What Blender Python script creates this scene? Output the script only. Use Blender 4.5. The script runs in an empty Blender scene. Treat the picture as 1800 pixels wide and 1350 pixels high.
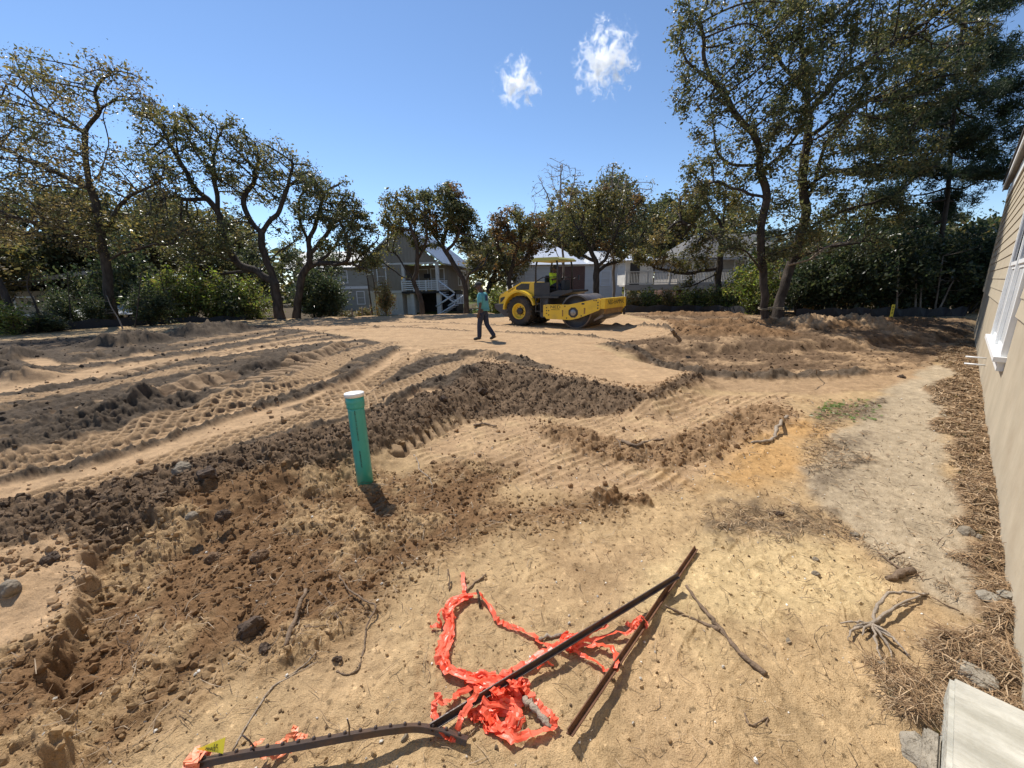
import bpy, bmesh, math, random
import numpy as np
from mathutils import Vector, Matrix

scene = bpy.context.scene
R = math.radians
# ------------------------------------------------------------------ camera
F = 700.0                      # focal length in pixels of an 1800 px wide picture
PITCH = math.atan(172 / F)
ROLL = R(1.0)
CAMH = 1.75
cam_d = bpy.data.cameras.new('camera')
cam = bpy.data.objects.new('camera', cam_d)
scene.collection.objects.link(cam)
cam_d.sensor_width = 36.0
cam_d.lens = F / 1800 * 36.0
cam_d.clip_start = 0.05
cam_d.clip_end = 6000
cam.matrix_world = (Matrix.Translation((0, 0, CAMH)) @ Matrix.Rotation(math.pi / 2 - PITCH, 4, 'X')
                    @ Matrix.Rotation(-ROLL, 4, 'Z'))
scene.camera = cam

# ------------------------------------------------------------------ sky and sun
SUN_EL, SUN_AZ = R(55), R(-36)          # azimuth measured from +Y towards +X
world = bpy.data.worlds.new('World')
scene.world = world
world.use_nodes = True
wn = world.node_tree
wn.nodes.clear()
w_out = wn.nodes.new('ShaderNodeOutputWorld')
w_bg = wn.nodes.new('ShaderNodeBackground')
w_sky = wn.nodes.new('ShaderNodeTexSky')
w_sky.sky_type = 'NISHITA'
w_sky.sun_disc = False
w_sky.sun_elevation = SUN_EL
w_sky.sun_rotation = SUN_AZ
w_sky.air_density = 1.0
w_sky.dust_density = 0.0
w_sky.altitude = 900
w_sky.ozone_density = 4.5
w_bg.inputs['Strength'].default_value = 0.135
wn.links.new(w_sky.outputs[0], w_bg.inputs['Color'])
wn.links.new(w_bg.outputs[0], w_out.inputs[0])

sun_d = bpy.data.lights.new('sun', 'SUN')
sun_d.energy = 5.0
sun_d.angle = R(0.53)
sun_d.color = (1.0, 0.95, 0.87)
sun = bpy.data.objects.new('sun', sun_d)
scene.collection.objects.link(sun)
SUN_DIR = Vector((math.sin(SUN_AZ) * math.cos(SUN_EL), math.cos(SUN_AZ) * math.cos(SUN_EL), math.sin(SUN_EL)))
sun.rotation_euler = SUN_DIR.to_track_quat('Z', 'Y').to_euler()
sun.location = SUN_DIR * 60

scene.view_settings.view_transform = 'Standard'
scene.view_settings.look = 'None'
scene.view_settings.gamma = 1
scene.view_settings.exposure = 0.26
scene.view_settings.use_curve_mapping = False
scene.render.engine = 'CYCLES'
scene.cycles.max_bounces = 14
scene.cycles.diffuse_bounces = 4
scene.cycles.volume_bounces = 12
scene.cycles.transparent_max_bounces = 6
scene.cycles.use_denoising = True
scene.cycles.denoising_prefilter = 'ACCURATE'
scene.cycles.sample_clamp_indirect = 6
scene.render.filter_size = 1.0

# ------------------------------------------------------------------ helpers
rng = np.random.default_rng(7)
random.seed(7)


def ray(px, py):
    x = (px - 900) / F
    y = -(py - 675) / F
    c, s = math.cos(ROLL), math.sin(-ROLL)
    X, Y = c * x - s * y, s * x + c * y
    cp, sp = math.cos(PITCH), math.sin(PITCH)
    return np.array([X, cp + Y * sp, Y * cp - sp])


def gp(px, py, z=0.0):
    """the place on level z that is seen at a pixel of the 1800 x 1350 photograph"""
    d = ray(px, py)
    t = (z - CAMH) / d[2]
    return np.array([d[0] * t, d[1] * t, z])


def at(px, py, dist):
    """the place dist metres ahead that is seen at a pixel"""
    d = ray(px, py)
    t = dist / d[1]
    return np.array([d[0] * t, dist, CAMH + d[2] * t])


def poly(pts, z=0.0):
    return np.array([gp(p[0], p[1], z)[:2] for p in pts])


def tag(o, label=None, cat=None, group=None, kind=None):
    if label: o['label'] = label
    if cat: o['category'] = cat
    if group: o['group'] = group
    if kind: o['kind'] = kind
    return o


def link(o, parent=None):
    scene.collection.objects.link(o)
    if parent is not None:
        o.parent = parent
    return o


def empty(name, loc, rz=0.0, label=None, cat=None, group=None):
    o = bpy.data.objects.new(name, None)
    o.empty_display_size = 0.2
    o.location = loc
    o.rotation_euler = (0, 0, rz)
    link(o)
    return tag(o, label, cat, group)


def copy_tree(o, parent=None):
    c = o.copy()
    scene.collection.objects.link(c)
    c.parent = parent
    for ch in list(o.children):
        copy_tree(ch, c)
    return c


class MB:
    """collects boxes, tubes and prisms; build() links them as one mesh object"""
    def __init__(self):
        self.v, self.f, self.sm = [], [], []

    def raw(self, vs, fs, smooth=False):
        n = len(self.v)
        self.v.extend([tuple(map(float, q)) for q in vs])
        self.f.extend([tuple(i + n for i in q) for q in fs])
        self.sm.extend([smooth] * len(fs))
        return self

    def box(self, c, s, rot=None, ch=0.0):
        hx, hy, hz = s[0] / 2, s[1] / 2, s[2] / 2
        if ch <= 0:
            vs = [(x, y, z) for x in (-hx, hx) for y in (-hy, hy) for z in (-hz, hz)]
            fs = [(0, 1, 3, 2), (4, 6, 7, 5), (0, 4, 5, 1), (2, 3, 7, 6), (0, 2, 6, 4), (1, 5, 7, 3)]
        else:
            vs, fs = bevel_box(hx, hy, hz, ch)
        if rot is not None:
            vs = [rot @ Vector(q) for q in vs]
        return self.raw([(q[0] + c[0], q[1] + c[1], q[2] + c[2]) for q in vs], fs)

    def bx(self, x0, x1, y0, y1, z0, z1, ch=0.0):
        return self.box(((x0 + x1) / 2, (y0 + y1) / 2, (z0 + z1) / 2), (x1 - x0, y1 - y0, z1 - z0), None, ch)

    def tube(self, pts, rad, sides=8, cap=True, smooth=True, squash=1.0):
        pts = np.asarray(pts, float)
        n = len(pts)
        rad = np.full(n, rad, float) if np.isscalar(rad) else np.asarray(rad, float)
        tan = np.gradient(pts, axis=0)
        tan /= np.linalg.norm(tan, axis=1)[:, None] + 1e-9
        u = np.cross(tan[0], (0, 0, 1))
        if np.linalg.norm(u) < 0.05:
            u = np.cross(tan[0], (0, 1, 0))
        u /= np.linalg.norm(u)
        a = np.arange(sides) / sides * 2 * np.pi
        ca, sa = np.cos(a), np.sin(a)
        vs = []
        for i in range(n):
            u = u - tan[i] * np.dot(u, tan[i])
            u /= np.linalg.norm(u) + 1e-9
            w = np.cross(tan[i], u)
            vs.append(pts[i] + rad[i] * (ca[:, None] * u + squash * sa[:, None] * w))
        vs = np.concatenate(vs)
        fs = []
        for i in range(n - 1):
            for k in range(sides):
                k2 = (k + 1) % sides
                fs.append((i * sides + k, i * sides + k2, (i + 1) * sides + k2, (i + 1) * sides + k))
        self.raw(vs, fs, smooth)
        if cap:
            b = len(self.v) - len(vs)
            self.f.append(tuple(b + k for k in range(sides))[::-1])
            self.f.append(tuple(b + (n - 1) * sides + k for k in range(sides)))
            self.sm.extend([False, False])
        return self

    def lathe(self, prof, c=(0, 0, 0), axis='z', sides=24, smooth=True):
        """prof: (radius, height) pairs turned round an axis through c"""
        vs, fs = [], []
        for r, h in prof:
            for k in range(sides):
                a = 2 * math.pi * k / sides
                p = (r * math.cos(a), r * math.sin(a), h)
                if axis == 'y':
                    p = (p[0], p[2], p[1])
                elif axis == 'x':
                    p = (p[2], p[0], p[1])
                vs.append((p[0] + c[0], p[1] + c[1], p[2] + c[2]))
        for i in range(len(prof) - 1):
            for k in range(sides):
                k2 = (k + 1) % sides
                q = (i * sides + k, i * sides + k2, (i + 1) * sides + k2, (i + 1) * sides + k)
                fs.append(q if axis != 'y' else q[::-1])
        self.raw(vs, fs, smooth)
        return self

    def prism(self, pts, lo, hi, axis='y'):
        """polygon pts (two coordinates) pulled from lo to hi along an axis"""
        n = len(pts)
        def mk(p, h):
            return {'y': (p[0], h, p[1]), 'x': (h, p[0], p[1]), 'z': (p[0], p[1], h)}[axis]
        vs = [mk(p, lo) for p in pts] + [mk(p, hi) for p in pts]
        fs = [tuple(range(n))[::-1], tuple(range(n, 2 * n))]
        fs += [(i, (i + 1) % n, n + (i + 1) % n, n + i) for i in range(n)]
        return self.raw(vs, fs)

    def build(self, name, mat, parent=None, origin=None):
        me = bpy.data.meshes.new(name)
        v = np.array(self.v, float).reshape(-1, 3)
        if origin is not None:
            v = v - np.asarray(origin, float)
        me.from_pydata(v.tolist(), [], self.f)
        me.polygons.foreach_set('use_smooth', np.array(self.sm, bool))
        bm = bmesh.new(); bm.from_mesh(me)
        bmesh.ops.recalc_face_normals(bm, faces=bm.faces)
        bm.to_mesh(me); bm.free()
        me.update()
        o = bpy.data.objects.new(name, me)
        if mat is not None:
            me.materials.append(mat)
        if origin is not None and parent is None:
            o.location = origin
        return link(o, parent)


def bevel_box(hx, hy, hz, c):
    bm = bmesh.new()
    bmesh.ops.create_cube(bm, size=1.0)
    for v in bm.verts:
        v.co = (v.co.x * 2 * hx, v.co.y * 2 * hy, v.co.z * 2 * hz)
    bmesh.ops.bevel(bm, geom=list(bm.edges), offset=c, segments=2, affect='EDGES')
    bm.verts.index_update()
    vs = [v.co[:] for v in bm.verts]
    fs = [tuple(v.index for v in f.verts) for f in bm.faces]
    bm.free()
    return vs, fs


def fast_mesh(name, verts, faces, mat=None, parent=None, colors=None, smooth=False, loc=None):
    """numpy arrays -> mesh object; faces all of one size; colors per vertex"""
    me = bpy.data.meshes.new(name)
    verts = np.asarray(verts, np.float32); faces = np.asarray(faces, np.int32)
    k = faces.shape[1]
    me.vertices.add(len(verts)); me.vertices.foreach_set('co', verts.ravel())
    me.loops.add(faces.size); me.loops.foreach_set('vertex_index', faces.ravel())
    me.polygons.add(len(faces))
    me.polygons.foreach_set('loop_start', np.arange(0, faces.size, k, dtype=np.int32))
    me.polygons.foreach_set('use_smooth', np.full(len(faces), smooth))
    if colors is not None:
        ca = me.color_attributes.new('tint', 'FLOAT_COLOR', 'POINT')
        c4 = np.ones((len(verts), 4), np.float32); c4[:, :colors.shape[1]] = colors
        ca.data.foreach_set('color', c4.ravel())
    me.update(calc_edges=True)
    me.validate()
    o = bpy.data.objects.new(name, me)
    if mat is not None: me.materials.append(mat)
    if loc is not None: o.location = loc
    return link(o, parent)


# ------------------------------------------------------------------ materials
def new_mat(name):
    m = bpy.data.materials.new(name)
    m.use_nodes = True
    return m, m.node_tree.nodes, m.node_tree.links, m.node_tree.nodes['Principled BSDF']


def plain(name, col, rough=0.6, var=0.15, scale=6.0, bump=0.0, metal=0.0, dirt=None, dirt_amt=0.0, spec=0.5, coord='Object', stretch=None):
    m, N, L, b = new_mat(name)
    tc = N.new('ShaderNodeTexCoord')
    src = tc.outputs[coord]
    if stretch:
        mp = N.new('ShaderNodeMapping'); mp.inputs['Scale'].default_value = stretch
        L.new(src, mp.inputs[0]); src = mp.outputs[0]
    nz = N.new('ShaderNodeTexNoise'); nz.inputs['Scale'].default_value = scale; nz.inputs['Detail'].default_value = 6
    L.new(src, nz.inputs['Vector'])
    mr = N.new('ShaderNodeMapRange'); mr.inputs[1].default_value = .3; mr.inputs[2].default_value = .7
    mr.inputs[3].default_value = 1 - var; mr.inputs[4].default_value = 1 + var
    L.new(nz.outputs[0], mr.inputs[0])
    mx = N.new('ShaderNodeMix'); mx.data_type = 'RGBA'; mx.blend_type = 'MULTIPLY'; mx.inputs[0].default_value = 1
    mx.inputs[6].default_value = (*col, 1); L.new(mr.outputs[0], mx.inputs[7])
    out = mx.outputs[2]
    if dirt:
        n2 = N.new('ShaderNodeTexNoise'); n2.inputs['Scale'].default_value = scale * .6; n2.inputs['Detail'].default_value = 9
        n2.inputs['Roughness'].default_value = .7
        L.new(src, n2.inputs['Vector'])
        r2 = N.new('ShaderNodeMapRange'); r2.inputs[1].default_value = .48; r2.inputs[2].default_value = .68
        r2.inputs[4].default_value = dirt_amt
        L.new(n2.outputs[0], r2.inputs[0])
        m2 = N.new('ShaderNodeMix'); m2.data_type = 'RGBA'; L.new(r2.outputs[0], m2.inputs[0])
        L.new(out, m2.inputs[6]); m2.inputs[7].default_value = (*dirt, 1); out = m2.outputs[2]
    L.new(out, b.inputs['Base Color'])
    b.inputs['Roughness'].default_value = rough
    b.inputs['Metallic'].default_value = metal
    b.inputs['Specular IOR Level'].default_value = spec
    if bump:
        bp = N.new('ShaderNodeBump'); bp.inputs['Strength'].default_value = bump; bp.inputs['Distance'].default_value = .02
        n3 = N.new('ShaderNodeTexNoise'); n3.inputs['Scale'].default_value = scale * 4; n3.inputs['Detail'].default_value = 5
        L.new(src, n3.inputs['Vector']); L.new(n3.outputs[0], bp.inputs['Height']); L.new(bp.outputs[0], b.inputs['Normal'])
    return m


def leaf_mat(name, gloss=.5, trans=.45):
    m, N, L, b = new_mat(name)
    a = N.new('ShaderNodeVertexColor'); a.layer_name = 'tint'
    L.new(a.outputs[0], b.inputs['Base Color'])
    b.inputs['Roughness'].default_value = gloss
    b.inputs['Specular IOR Level'].default_value = .35
    tr = N.new('ShaderNodeBsdfTranslucent')
    hs = N.new('ShaderNodeHueSaturation'); hs.inputs['Saturation'].default_value = 1.15; hs.inputs['Value'].default_value = 1.55
    L.new(a.outputs[0], hs.inputs['Color']); L.new(hs.outputs[0], tr.inputs[0])
    mx = N.new('ShaderNodeMixShader'); mx.inputs[0].default_value = trans
    L.new(b.outputs[0], mx.inputs[1]); L.new(tr.outputs[0], mx.inputs[2])
    L.new(mx.outputs[0], N['Material Output'].inputs[0])
    return m


def tint_mat(name, rough=.9, var=.2, scale=40, bump=.3, dist=.01):
    m, N, L, b = new_mat(name)
    a = N.new('ShaderNodeVertexColor'); a.layer_name = 'tint'
    tc = N.new('ShaderNodeTexCoord')
    nz = N.new('ShaderNodeTexNoise'); nz.inputs['Scale'].default_value = scale; nz.inputs['Detail'].default_value = 5
    L.new(tc.outputs['Object'], nz.inputs['Vector'])
    mr = N.new('ShaderNodeMapRange'); mr.inputs[1].default_value = .3; mr.inputs[2].default_value = .7
    mr.inputs[3].default_value = 1 - var; mr.inputs[4].default_value = 1 + var
    L.new(nz.outputs[0], mr.inputs[0])
    mx = N.new('ShaderNodeMix'); mx.data_type = 'RGBA'; mx.blend_type = 'MULTIPLY'; mx.inputs[0].default_value = 1
    L.new(a.outputs[0], mx.inputs[6]); L.new(mr.outputs[0], mx.inputs[7])
    L.new(mx.outputs[2], b.inputs['Base Color'])
    b.inputs['Roughness'].default_value = rough; b.inputs['Specular IOR Level'].default_value = .15
    bp = N.new('ShaderNodeBump'); bp.inputs['Strength'].default_value = bump; bp.inputs['Distance'].default_value = dist
    L.new(nz.outputs[0], bp.inputs['Height']); L.new(bp.outputs[0], b.inputs['Normal'])
    return m


# ------------------------------------------------------------------ numpy noise
def _h(ix, iy, seed):
    h = (ix.astype(np.int64) * 374761393 + iy.astype(np.int64) * 668265263 + seed * 1442695041) & 0xffffffff
    h = ((h ^ (h >> 13)) * 1274126177) & 0xffffffff
    h = h ^ (h >> 16)
    return (h & 0xffffff).astype(np.float64) / 0xffffff


def vnoise(x, y, seed=0):
    ix, iy = np.floor(x), np.floor(y)
    fx, fy = x - ix, y - iy
    ux, uy = fx * fx * fx * (fx * (fx * 6 - 15) + 10), fy * fy * fy * (fy * (fy * 6 - 15) + 10)
    def g(ox, oy):
        a = _h(ix + ox, iy + oy, seed) * 2 * np.pi
        return np.cos(a) * (fx - ox) + np.sin(a) * (fy - oy)
    a = g(0, 0); b = g(1, 0); c = g(0, 1); d = g(1, 1)
    return 1.5 * ((a * (1 - ux) + b * ux) * (1 - uy) + (c * (1 - ux) + d * ux) * uy)


def fbm(x, y, octs=4, seed=0, gain=.5, lac=2.03):
    s, a = 0, 1.0
    for i in range(octs):
        s = s + a * vnoise(x, y, seed + i * 17)
        x, y, a = x * lac + 3.1, y * lac + 7.7, a * gain
    return s


def ss(a, b, x):
    t = np.clip((x - a) / (b - a), 0, 1)
    return t * t * (3 - 2 * t)


def clods(x, y, cell, seed, dens=.8):
    """lumps of loose soil: rounded bumps at jittered cell centres, height in cells"""
    X, Y = x / cell, y / cell
    ix, iy = np.floor(X), np.floor(Y)
    h = np.zeros_like(X)
    for ox in (-1, 0, 1):
        for oy in (-1, 0, 1):
            cx, cy = ix + ox, iy + oy
            r = .22 + .42 * _h(cx, cy, seed + 2) ** 2
            r = np.where(_h(cx, cy, seed + 3) < dens, r, 0.01)
            dx, dy = X - (cx + _h(cx, cy, seed)), Y - (cy + _h(cx, cy, seed + 1))
            an = _h(cx, cy, seed + 4) * 6.28
            k = .65 + .35 * np.cos(2 * (np.arctan2(dy, dx) - an))
            d2 = (dx * dx + dy * dy) / (k * .5 + .5) ** 2
            h = np.maximum(h, np.sqrt(np.maximum(0, r * r - d2)))
    return h * cell


def sdist(x, y, P):
    """signed distance to polygon, positive inside"""
    n = len(P)
    d2 = np.full(x.shape, 1e18); inside = np.zeros(x.shape, bool)
    for i in range(n):
        ax, ay = P[i]; bx, by = P[(i + 1) % n]
        ex, ey = bx - ax, by - ay
        wx, wy = x - ax, y - ay
        t = np.clip((wx * ex + wy * ey) / (ex * ex + ey * ey + 1e-12), 0, 1)
        d2 = np.minimum(d2, (wx - ex * t) ** 2 + (wy - ey * t) ** 2)
        c = (ay > y) != (by > y)
        with np.errstate(divide='ignore', invalid='ignore'):
            c &= x < (bx - ax) * (y - ay) / (by - ay + 1e-15) + ax
        inside ^= c
    return np.where(inside, 1, -1) * np.sqrt(d2)


def along(x, y, P):
    """(distance sideways with sign, distance along) from an open polyline"""
    best = np.full(x.shape, 1e18); side = np.zeros(x.shape); s = np.zeros(x.shape); acc = 0
    for i in range(len(P) - 1):
        ax, ay = P[i]; bx, by = P[i + 1]
        ex, ey = bx - ax, by - ay; l = math.hypot(ex, ey)
        wx, wy = x - ax, y - ay
        t = np.clip((wx * ex + wy * ey) / (l * l), 0, 1)
        d2 = (wx - ex * t) ** 2 + (wy - ey * t) ** 2
        m = d2 < best
        best = np.where(m, d2, best)
        cr = (ex * wy - ey * wx) / l
        side = np.where(m, np.where(cr >= 0, 1, -1) * np.sqrt(d2), side)
        s = np.where(m, acc + t * l, s)
        acc += l
    return side, s


def smooth_line(P, n=5):
    """Catmull-Rom through the points"""
    P = np.asarray(P, float)
    Q = np.vstack([2 * P[0] - P[1], P, 2 * P[-1] - P[-2]])
    out = []
    for i in range(1, len(Q) - 2):
        for t in np.arange(n) / n:
            a, b, c, d = Q[i - 1], Q[i], Q[i + 1], Q[i + 2]
            out.append(.5 * (2 * b + (c - a) * t + (2 * a - 5 * b + 4 * c - d) * t * t + (3 * b - a - 3 * c + d) * t ** 3))
    out.append(P[-1])
    return np.array(out)

# ------------------------------------------------------------------ the ground
UP = .22     # level of the graded pad above the foreground sand
A_UP = poly([(-700, 1010), (-300, 1010), (0, 985), (140, 930), (330, 870), (480, 825), (600, 785), (700, 735), (820, 690), (850, 655), (1000, 668), (1135, 694), (1224, 656),
             (1100, 628), (1150, 605), (1400, 600), (1640, 585), (1720, 560), (1720, 528), (900, 520), (200, 535), (-500, 560)], UP)
Z_PAD = poly([(470, 574), (560, 560), (660, 553), (860, 549), (1080, 551), (1165, 571), (1185, 588), (1040, 608), (1090, 627), (1160, 641), (1220, 655), (1135, 690), (1000, 663),
              (865, 638), (770, 620), (690, 606), (600, 588)], UP)
Z_TRACK = poly([(-600, 620), (0, 600), (200, 590), (330, 582), (470, 570), (690, 604), (850, 636), (840, 660), (720, 735), (600, 785), (330, 860), (0, 965), (-500, 1080)], UP)
Z_BERM = poly([(-700, 1000), (-300, 955), (0, 905), (150, 888), (300, 845), (440, 806), (600, 762), (690, 728), (800, 690), (850, 640), (1000, 664), (1135, 695), (1222, 656), (1236, 672), (1150, 708),
               (1010, 722), (900, 718), (800, 732), (720, 765), (640, 800), (560, 828), (440, 850), (330, 890), (200, 960), (100, 1010), (0, 1040), (-300, 1100), (-600, 1190)], .1)
Z_BROWN = poly([(150, 1000), (330, 890), (480, 845), (620, 825), (700, 830), (800, 810), (900, 830), (880, 880), (1000, 872), (1100, 880), (1090, 910), (950, 930), (800, 960), (730, 1010),
                (680, 1060), (560, 1130), (420, 1170), (300, 1250), (200, 1350), (0, 1420), (-150, 1420), (-60, 1250), (110, 1130)])
Z_ORANGE = poly([(1300, 775), (1400, 742), (1450, 740), (1440, 770), (1425, 815), (1400, 845), (1330, 862), (1260, 850), (1230, 850)])
Z_PALE = poly([(1220, 940), (1400, 930), (1500, 960), (1540, 1050), (1450, 1130), (1250, 1120), (1170, 1060)])
Z_GREY = poly([(1600, 642), (1700, 640), (1660, 760), (1690, 880), (1710, 980), (1790, 1080), (1680, 1070), (1570, 1000), (1480, 930), (1420, 862), (1430, 805), (1500, 745), (1545, 690)])
Z_STRAW = poly([(1715, 598), (1690, 600), (1650, 636), (1690, 660), (1625, 690), (1668, 720), (1640, 752), (1672, 770), (1690, 850), (1706, 930), (1722, 1020), (1760, 1070), (1640, 1150), (1575, 1190),
                (1540, 1225), (1560, 1262), (1600, 1290), (1660, 1300), (1900, 1400), (2100, 1400), (1900, 900)])
Z_RIP = poly([(720, 795), (840, 722), (1050, 705), (1380, 695), (1420, 730), (1300, 820), (1190, 862), (1060, 885), (900, 850), (780, 830)])
Z_PILE = poly([(1040, 608), (1160, 588), (1150, 566), (1090, 553), (1300, 545), (1500, 556), (1710, 562), (1710, 600), (1640, 628), (1560, 646), (1400, 646), (1235, 652), (1100, 627)], .15)
Z_STRIP = poly([(1225, 660), (1300, 650), (1560, 650), (1640, 640), (1600, 670), (1540, 690), (1400, 692), (1250, 690), (1150, 705)])
Z_TANL = poly([(-300, 1060), (0, 1030), (110, 1000), (160, 1005), (140, 1100), (95, 1150), (0, 1185), (-300, 1300)])
BANK = poly([(165, 985), (150, 1040), (148, 1100), (125, 1170), (110, 1230), (98, 1300), (90, 1420), (-600, 1600), (-600, 1000)])
Z_SMEAR = [poly(p) for p in ([(1240, 930), (1280, 895), (1330, 880), (1380, 905), (1330, 930), (1280, 945)], [(1340, 920), (1400, 895), (1470, 900), (1465, 930), (1420, 942), (1370, 935)],
                             [(1430, 840), (1500, 805), (1530, 815), (1480, 840), (1420, 870)], [(1440, 780), (1530, 765), (1500, 790), (1450, 800)], [(1430, 720), (1550, 700), (1545, 735), (1440, 745)])]
RIDGES = [  # loose windrows: pixel line, level, width, height, colour kind
    (smooth_line(poly([(930, 745), (1000, 765), (1060, 785), (1130, 800), (1200, 795), (1290, 755), (1385, 715)])), .36, .055, 'mix'),
    (smooth_line(poly([(1040, 870), (1080, 882), (1150, 884)])), .09, .05, 'brown'),
    (smooth_line(poly([(1150, 566), (1220, 590), (1300, 585), (1400, 600)], .2)), .9, .22, 'brown'),
    (smooth_line(poly([(1040, 606), (1120, 618), (1230, 640), (1330, 646), (1550, 640)], .2)), .25, .12, 'dark'),
    (smooth_line(poly([(1180, 575), (1300, 572), (1450, 580), (1600, 570), (1690, 575)], .2)), .9, .25, 'brown'),
    (smooth_line(poly([(1390, 582), (1480, 574), (1570, 585)], .2)), .8, .25, 'sand'),
    (smooth_line(poly([(1130, 556), (1250, 556), (1320, 560)], .2)), .8, .2, 'brown'),
    (smooth_line(poly([(325, 592), (380, 584), (440, 582)], .2)), .8, .42, 'dark'),
    (smooth_line(poly([(185, 612), (230, 603), (275, 604)], .2)), .75, .40, 'dark'),
    (smooth_line(poly([(-120, 640), (0, 634), (60, 632)], .2)), .5, .3, 'dark'),
    (smooth_line(poly([(-120, 672), (0, 662), (70, 672)], .2)), .5, .28, 'dark'),
    (smooth_line(poly([(120, 637), (190, 628), (280, 622)], .2)), .3, .16, 'dark'),
    (smooth_line(poly([(150, 770), (290, 700), (380, 668), (460, 652), (560, 628), (610, 606)], .2)), .30, .17, 'dark'),
    (smooth_line(poly([(20, 775), (150, 735), (260, 715), (420, 700), (530, 665)], .2)), .45, .12, 'dark'),
    (smooth_line(poly([(-60, 815), (60, 790), (180, 745), (300, 740)], .2)), .45, .10, 'dark'),
    (smooth_line(poly([(240, 590), (400, 572), (560, 562), (760, 556)], .2)), .25, .10, 'dark'),
    (smooth_line(poly([(700, 662), (760, 634), (850, 625), (950, 648)], .22)), .22, .07, 'dark'),
    (smooth_line(poly([(655, 712), (740, 684), (800, 668), (850, 655)], .18)), .20, .09, 'dark'),
    (smooth_line(poly([(560, 690), (600, 668), (640, 655)], .2)), .20, .06, 'dark'),
    (smooth_line(poly([(870, 584), (960, 590), (1030, 594), (1090, 602)], .2)), .05, .045, 'dark'),
    (smooth_line(poly([(660, 566), (780, 569), (870, 574), (960, 580)], .2)), .05, .035, 'dark'),
    (smooth_line(poly([(560, 572), (720, 578), (830, 583)], .2)), .05, .035, 'dark'),
    (smooth_line(poly([(1060, 574), (1130, 577), (1185, 588)], .2)), .07, .06, 'dark'),
]
TRACKS = [  # pixel line, level, width, pattern, period
    (smooth_line(poly([(-80, 842), (0, 829), (110, 803), (203, 777), (320, 740), (407, 713), (523, 676), (600, 632), (690, 604)], .2)), .68, 'diamond', .17),
    (smooth_line(poly([(100, 868), (215, 838), (310, 804), (407, 771), (520, 742), (616, 718), (738, 668), (800, 642), (885, 626)], .2)), .56, 'diamond', .16),
    (smooth_line(poly([(560, 712), (620, 684), (690, 648), (735, 622), (800, 610)], .2)), .58, 'diamond', .18),
    (smooth_line(poly([(-80, 716), (0, 706), (130, 688), (260, 664), (340, 646)], .2)), .55, 'diamond', .20),
    (smooth_line(poly([(330, 704), (420, 682), (500, 655), (570, 625), (625, 607)], .2)), .55, 'lug', .30),
    (smooth_line(poly([(150, 722), (260, 705), (300, 694), (370, 672)], .2)), .8, 'lug', .36),
    (smooth_line(poly([(200, 662), (330, 632), (440, 612), (570, 594)], .2)), .50, 'lug', .34),
    (smooth_line(poly([(320, 604), (400, 591), (490, 579)], .2)), .65, 'lug', .5),
    (smooth_line(poly([(-80, 915), (60, 890), (180, 866), (300, 832), (400, 800)], .2)), .30, 'lug', .18),
    (smooth_line(poly([(660, 668), (700, 642), (760, 626), (820, 625)], .2)), .42, 'lug', .24),
    (smooth_line(poly([(700, 795), (800, 745), (900, 725), (1040, 715)])), .26, 'lug', .15),
    (smooth_line(poly([(480, 596), (560, 584), (640, 578), (760, 572)], .2)), .45, 'lug', .5),
]
RUTS = [    # compacted tan wheelings: line, level, width
    (smooth_line(poly([(-80, 896), (0, 874), (160, 838), (330, 782), (470, 732), (600, 690), (680, 650), (715, 618)], .2)), .34),
    (smooth_line(poly([(-80, 948), (0, 925), (128, 890), (302, 846), (465, 796), (604, 756), (700, 722), (760, 692)], .2)), .26),
    (smooth_line(poly([(-80, 690), (30, 682), (160, 658), (280, 636), (420, 619), (560, 602), (660, 594)], .2)), .48),
    (smooth_line(poly([(60, 634), (100, 642), (200, 633), (330, 616), (420, 600), (480, 588)], .2)), .20),
    (smooth_line(poly([(110, 655), (200, 645), (300, 634), (480, 602), (560, 590)], .2)), .24),
    (smooth_line(poly([(590, 706), (640, 674), (690, 638), (725, 612)], .2)), .34),
    (smooth_line(poly([(400, 712), (520, 684), (600, 660)], .2)), .16),
    (smooth_line(poly([(-80, 840), (60, 822), (200, 790), (330, 750), (420, 722)], .2)), .18),
]
COL = dict(tan=(.43, .285, .16), sand=(.455, .315, .168), pale=(.55, .405, .215), orange=(.46, .275, .115), grey=(.40, .315, .21), brown=(.205, .118, .057),
           dark=(.102, .076, .053), straw=(.215, .14, .078), litter=(.085, .062, .036), lawn=(.10, .13, .03))
COL = {k: np.array(v) for k, v in COL.items()}
COL['mix'] = COL['brown'] * .65 + COL['tan'] * .35


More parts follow.
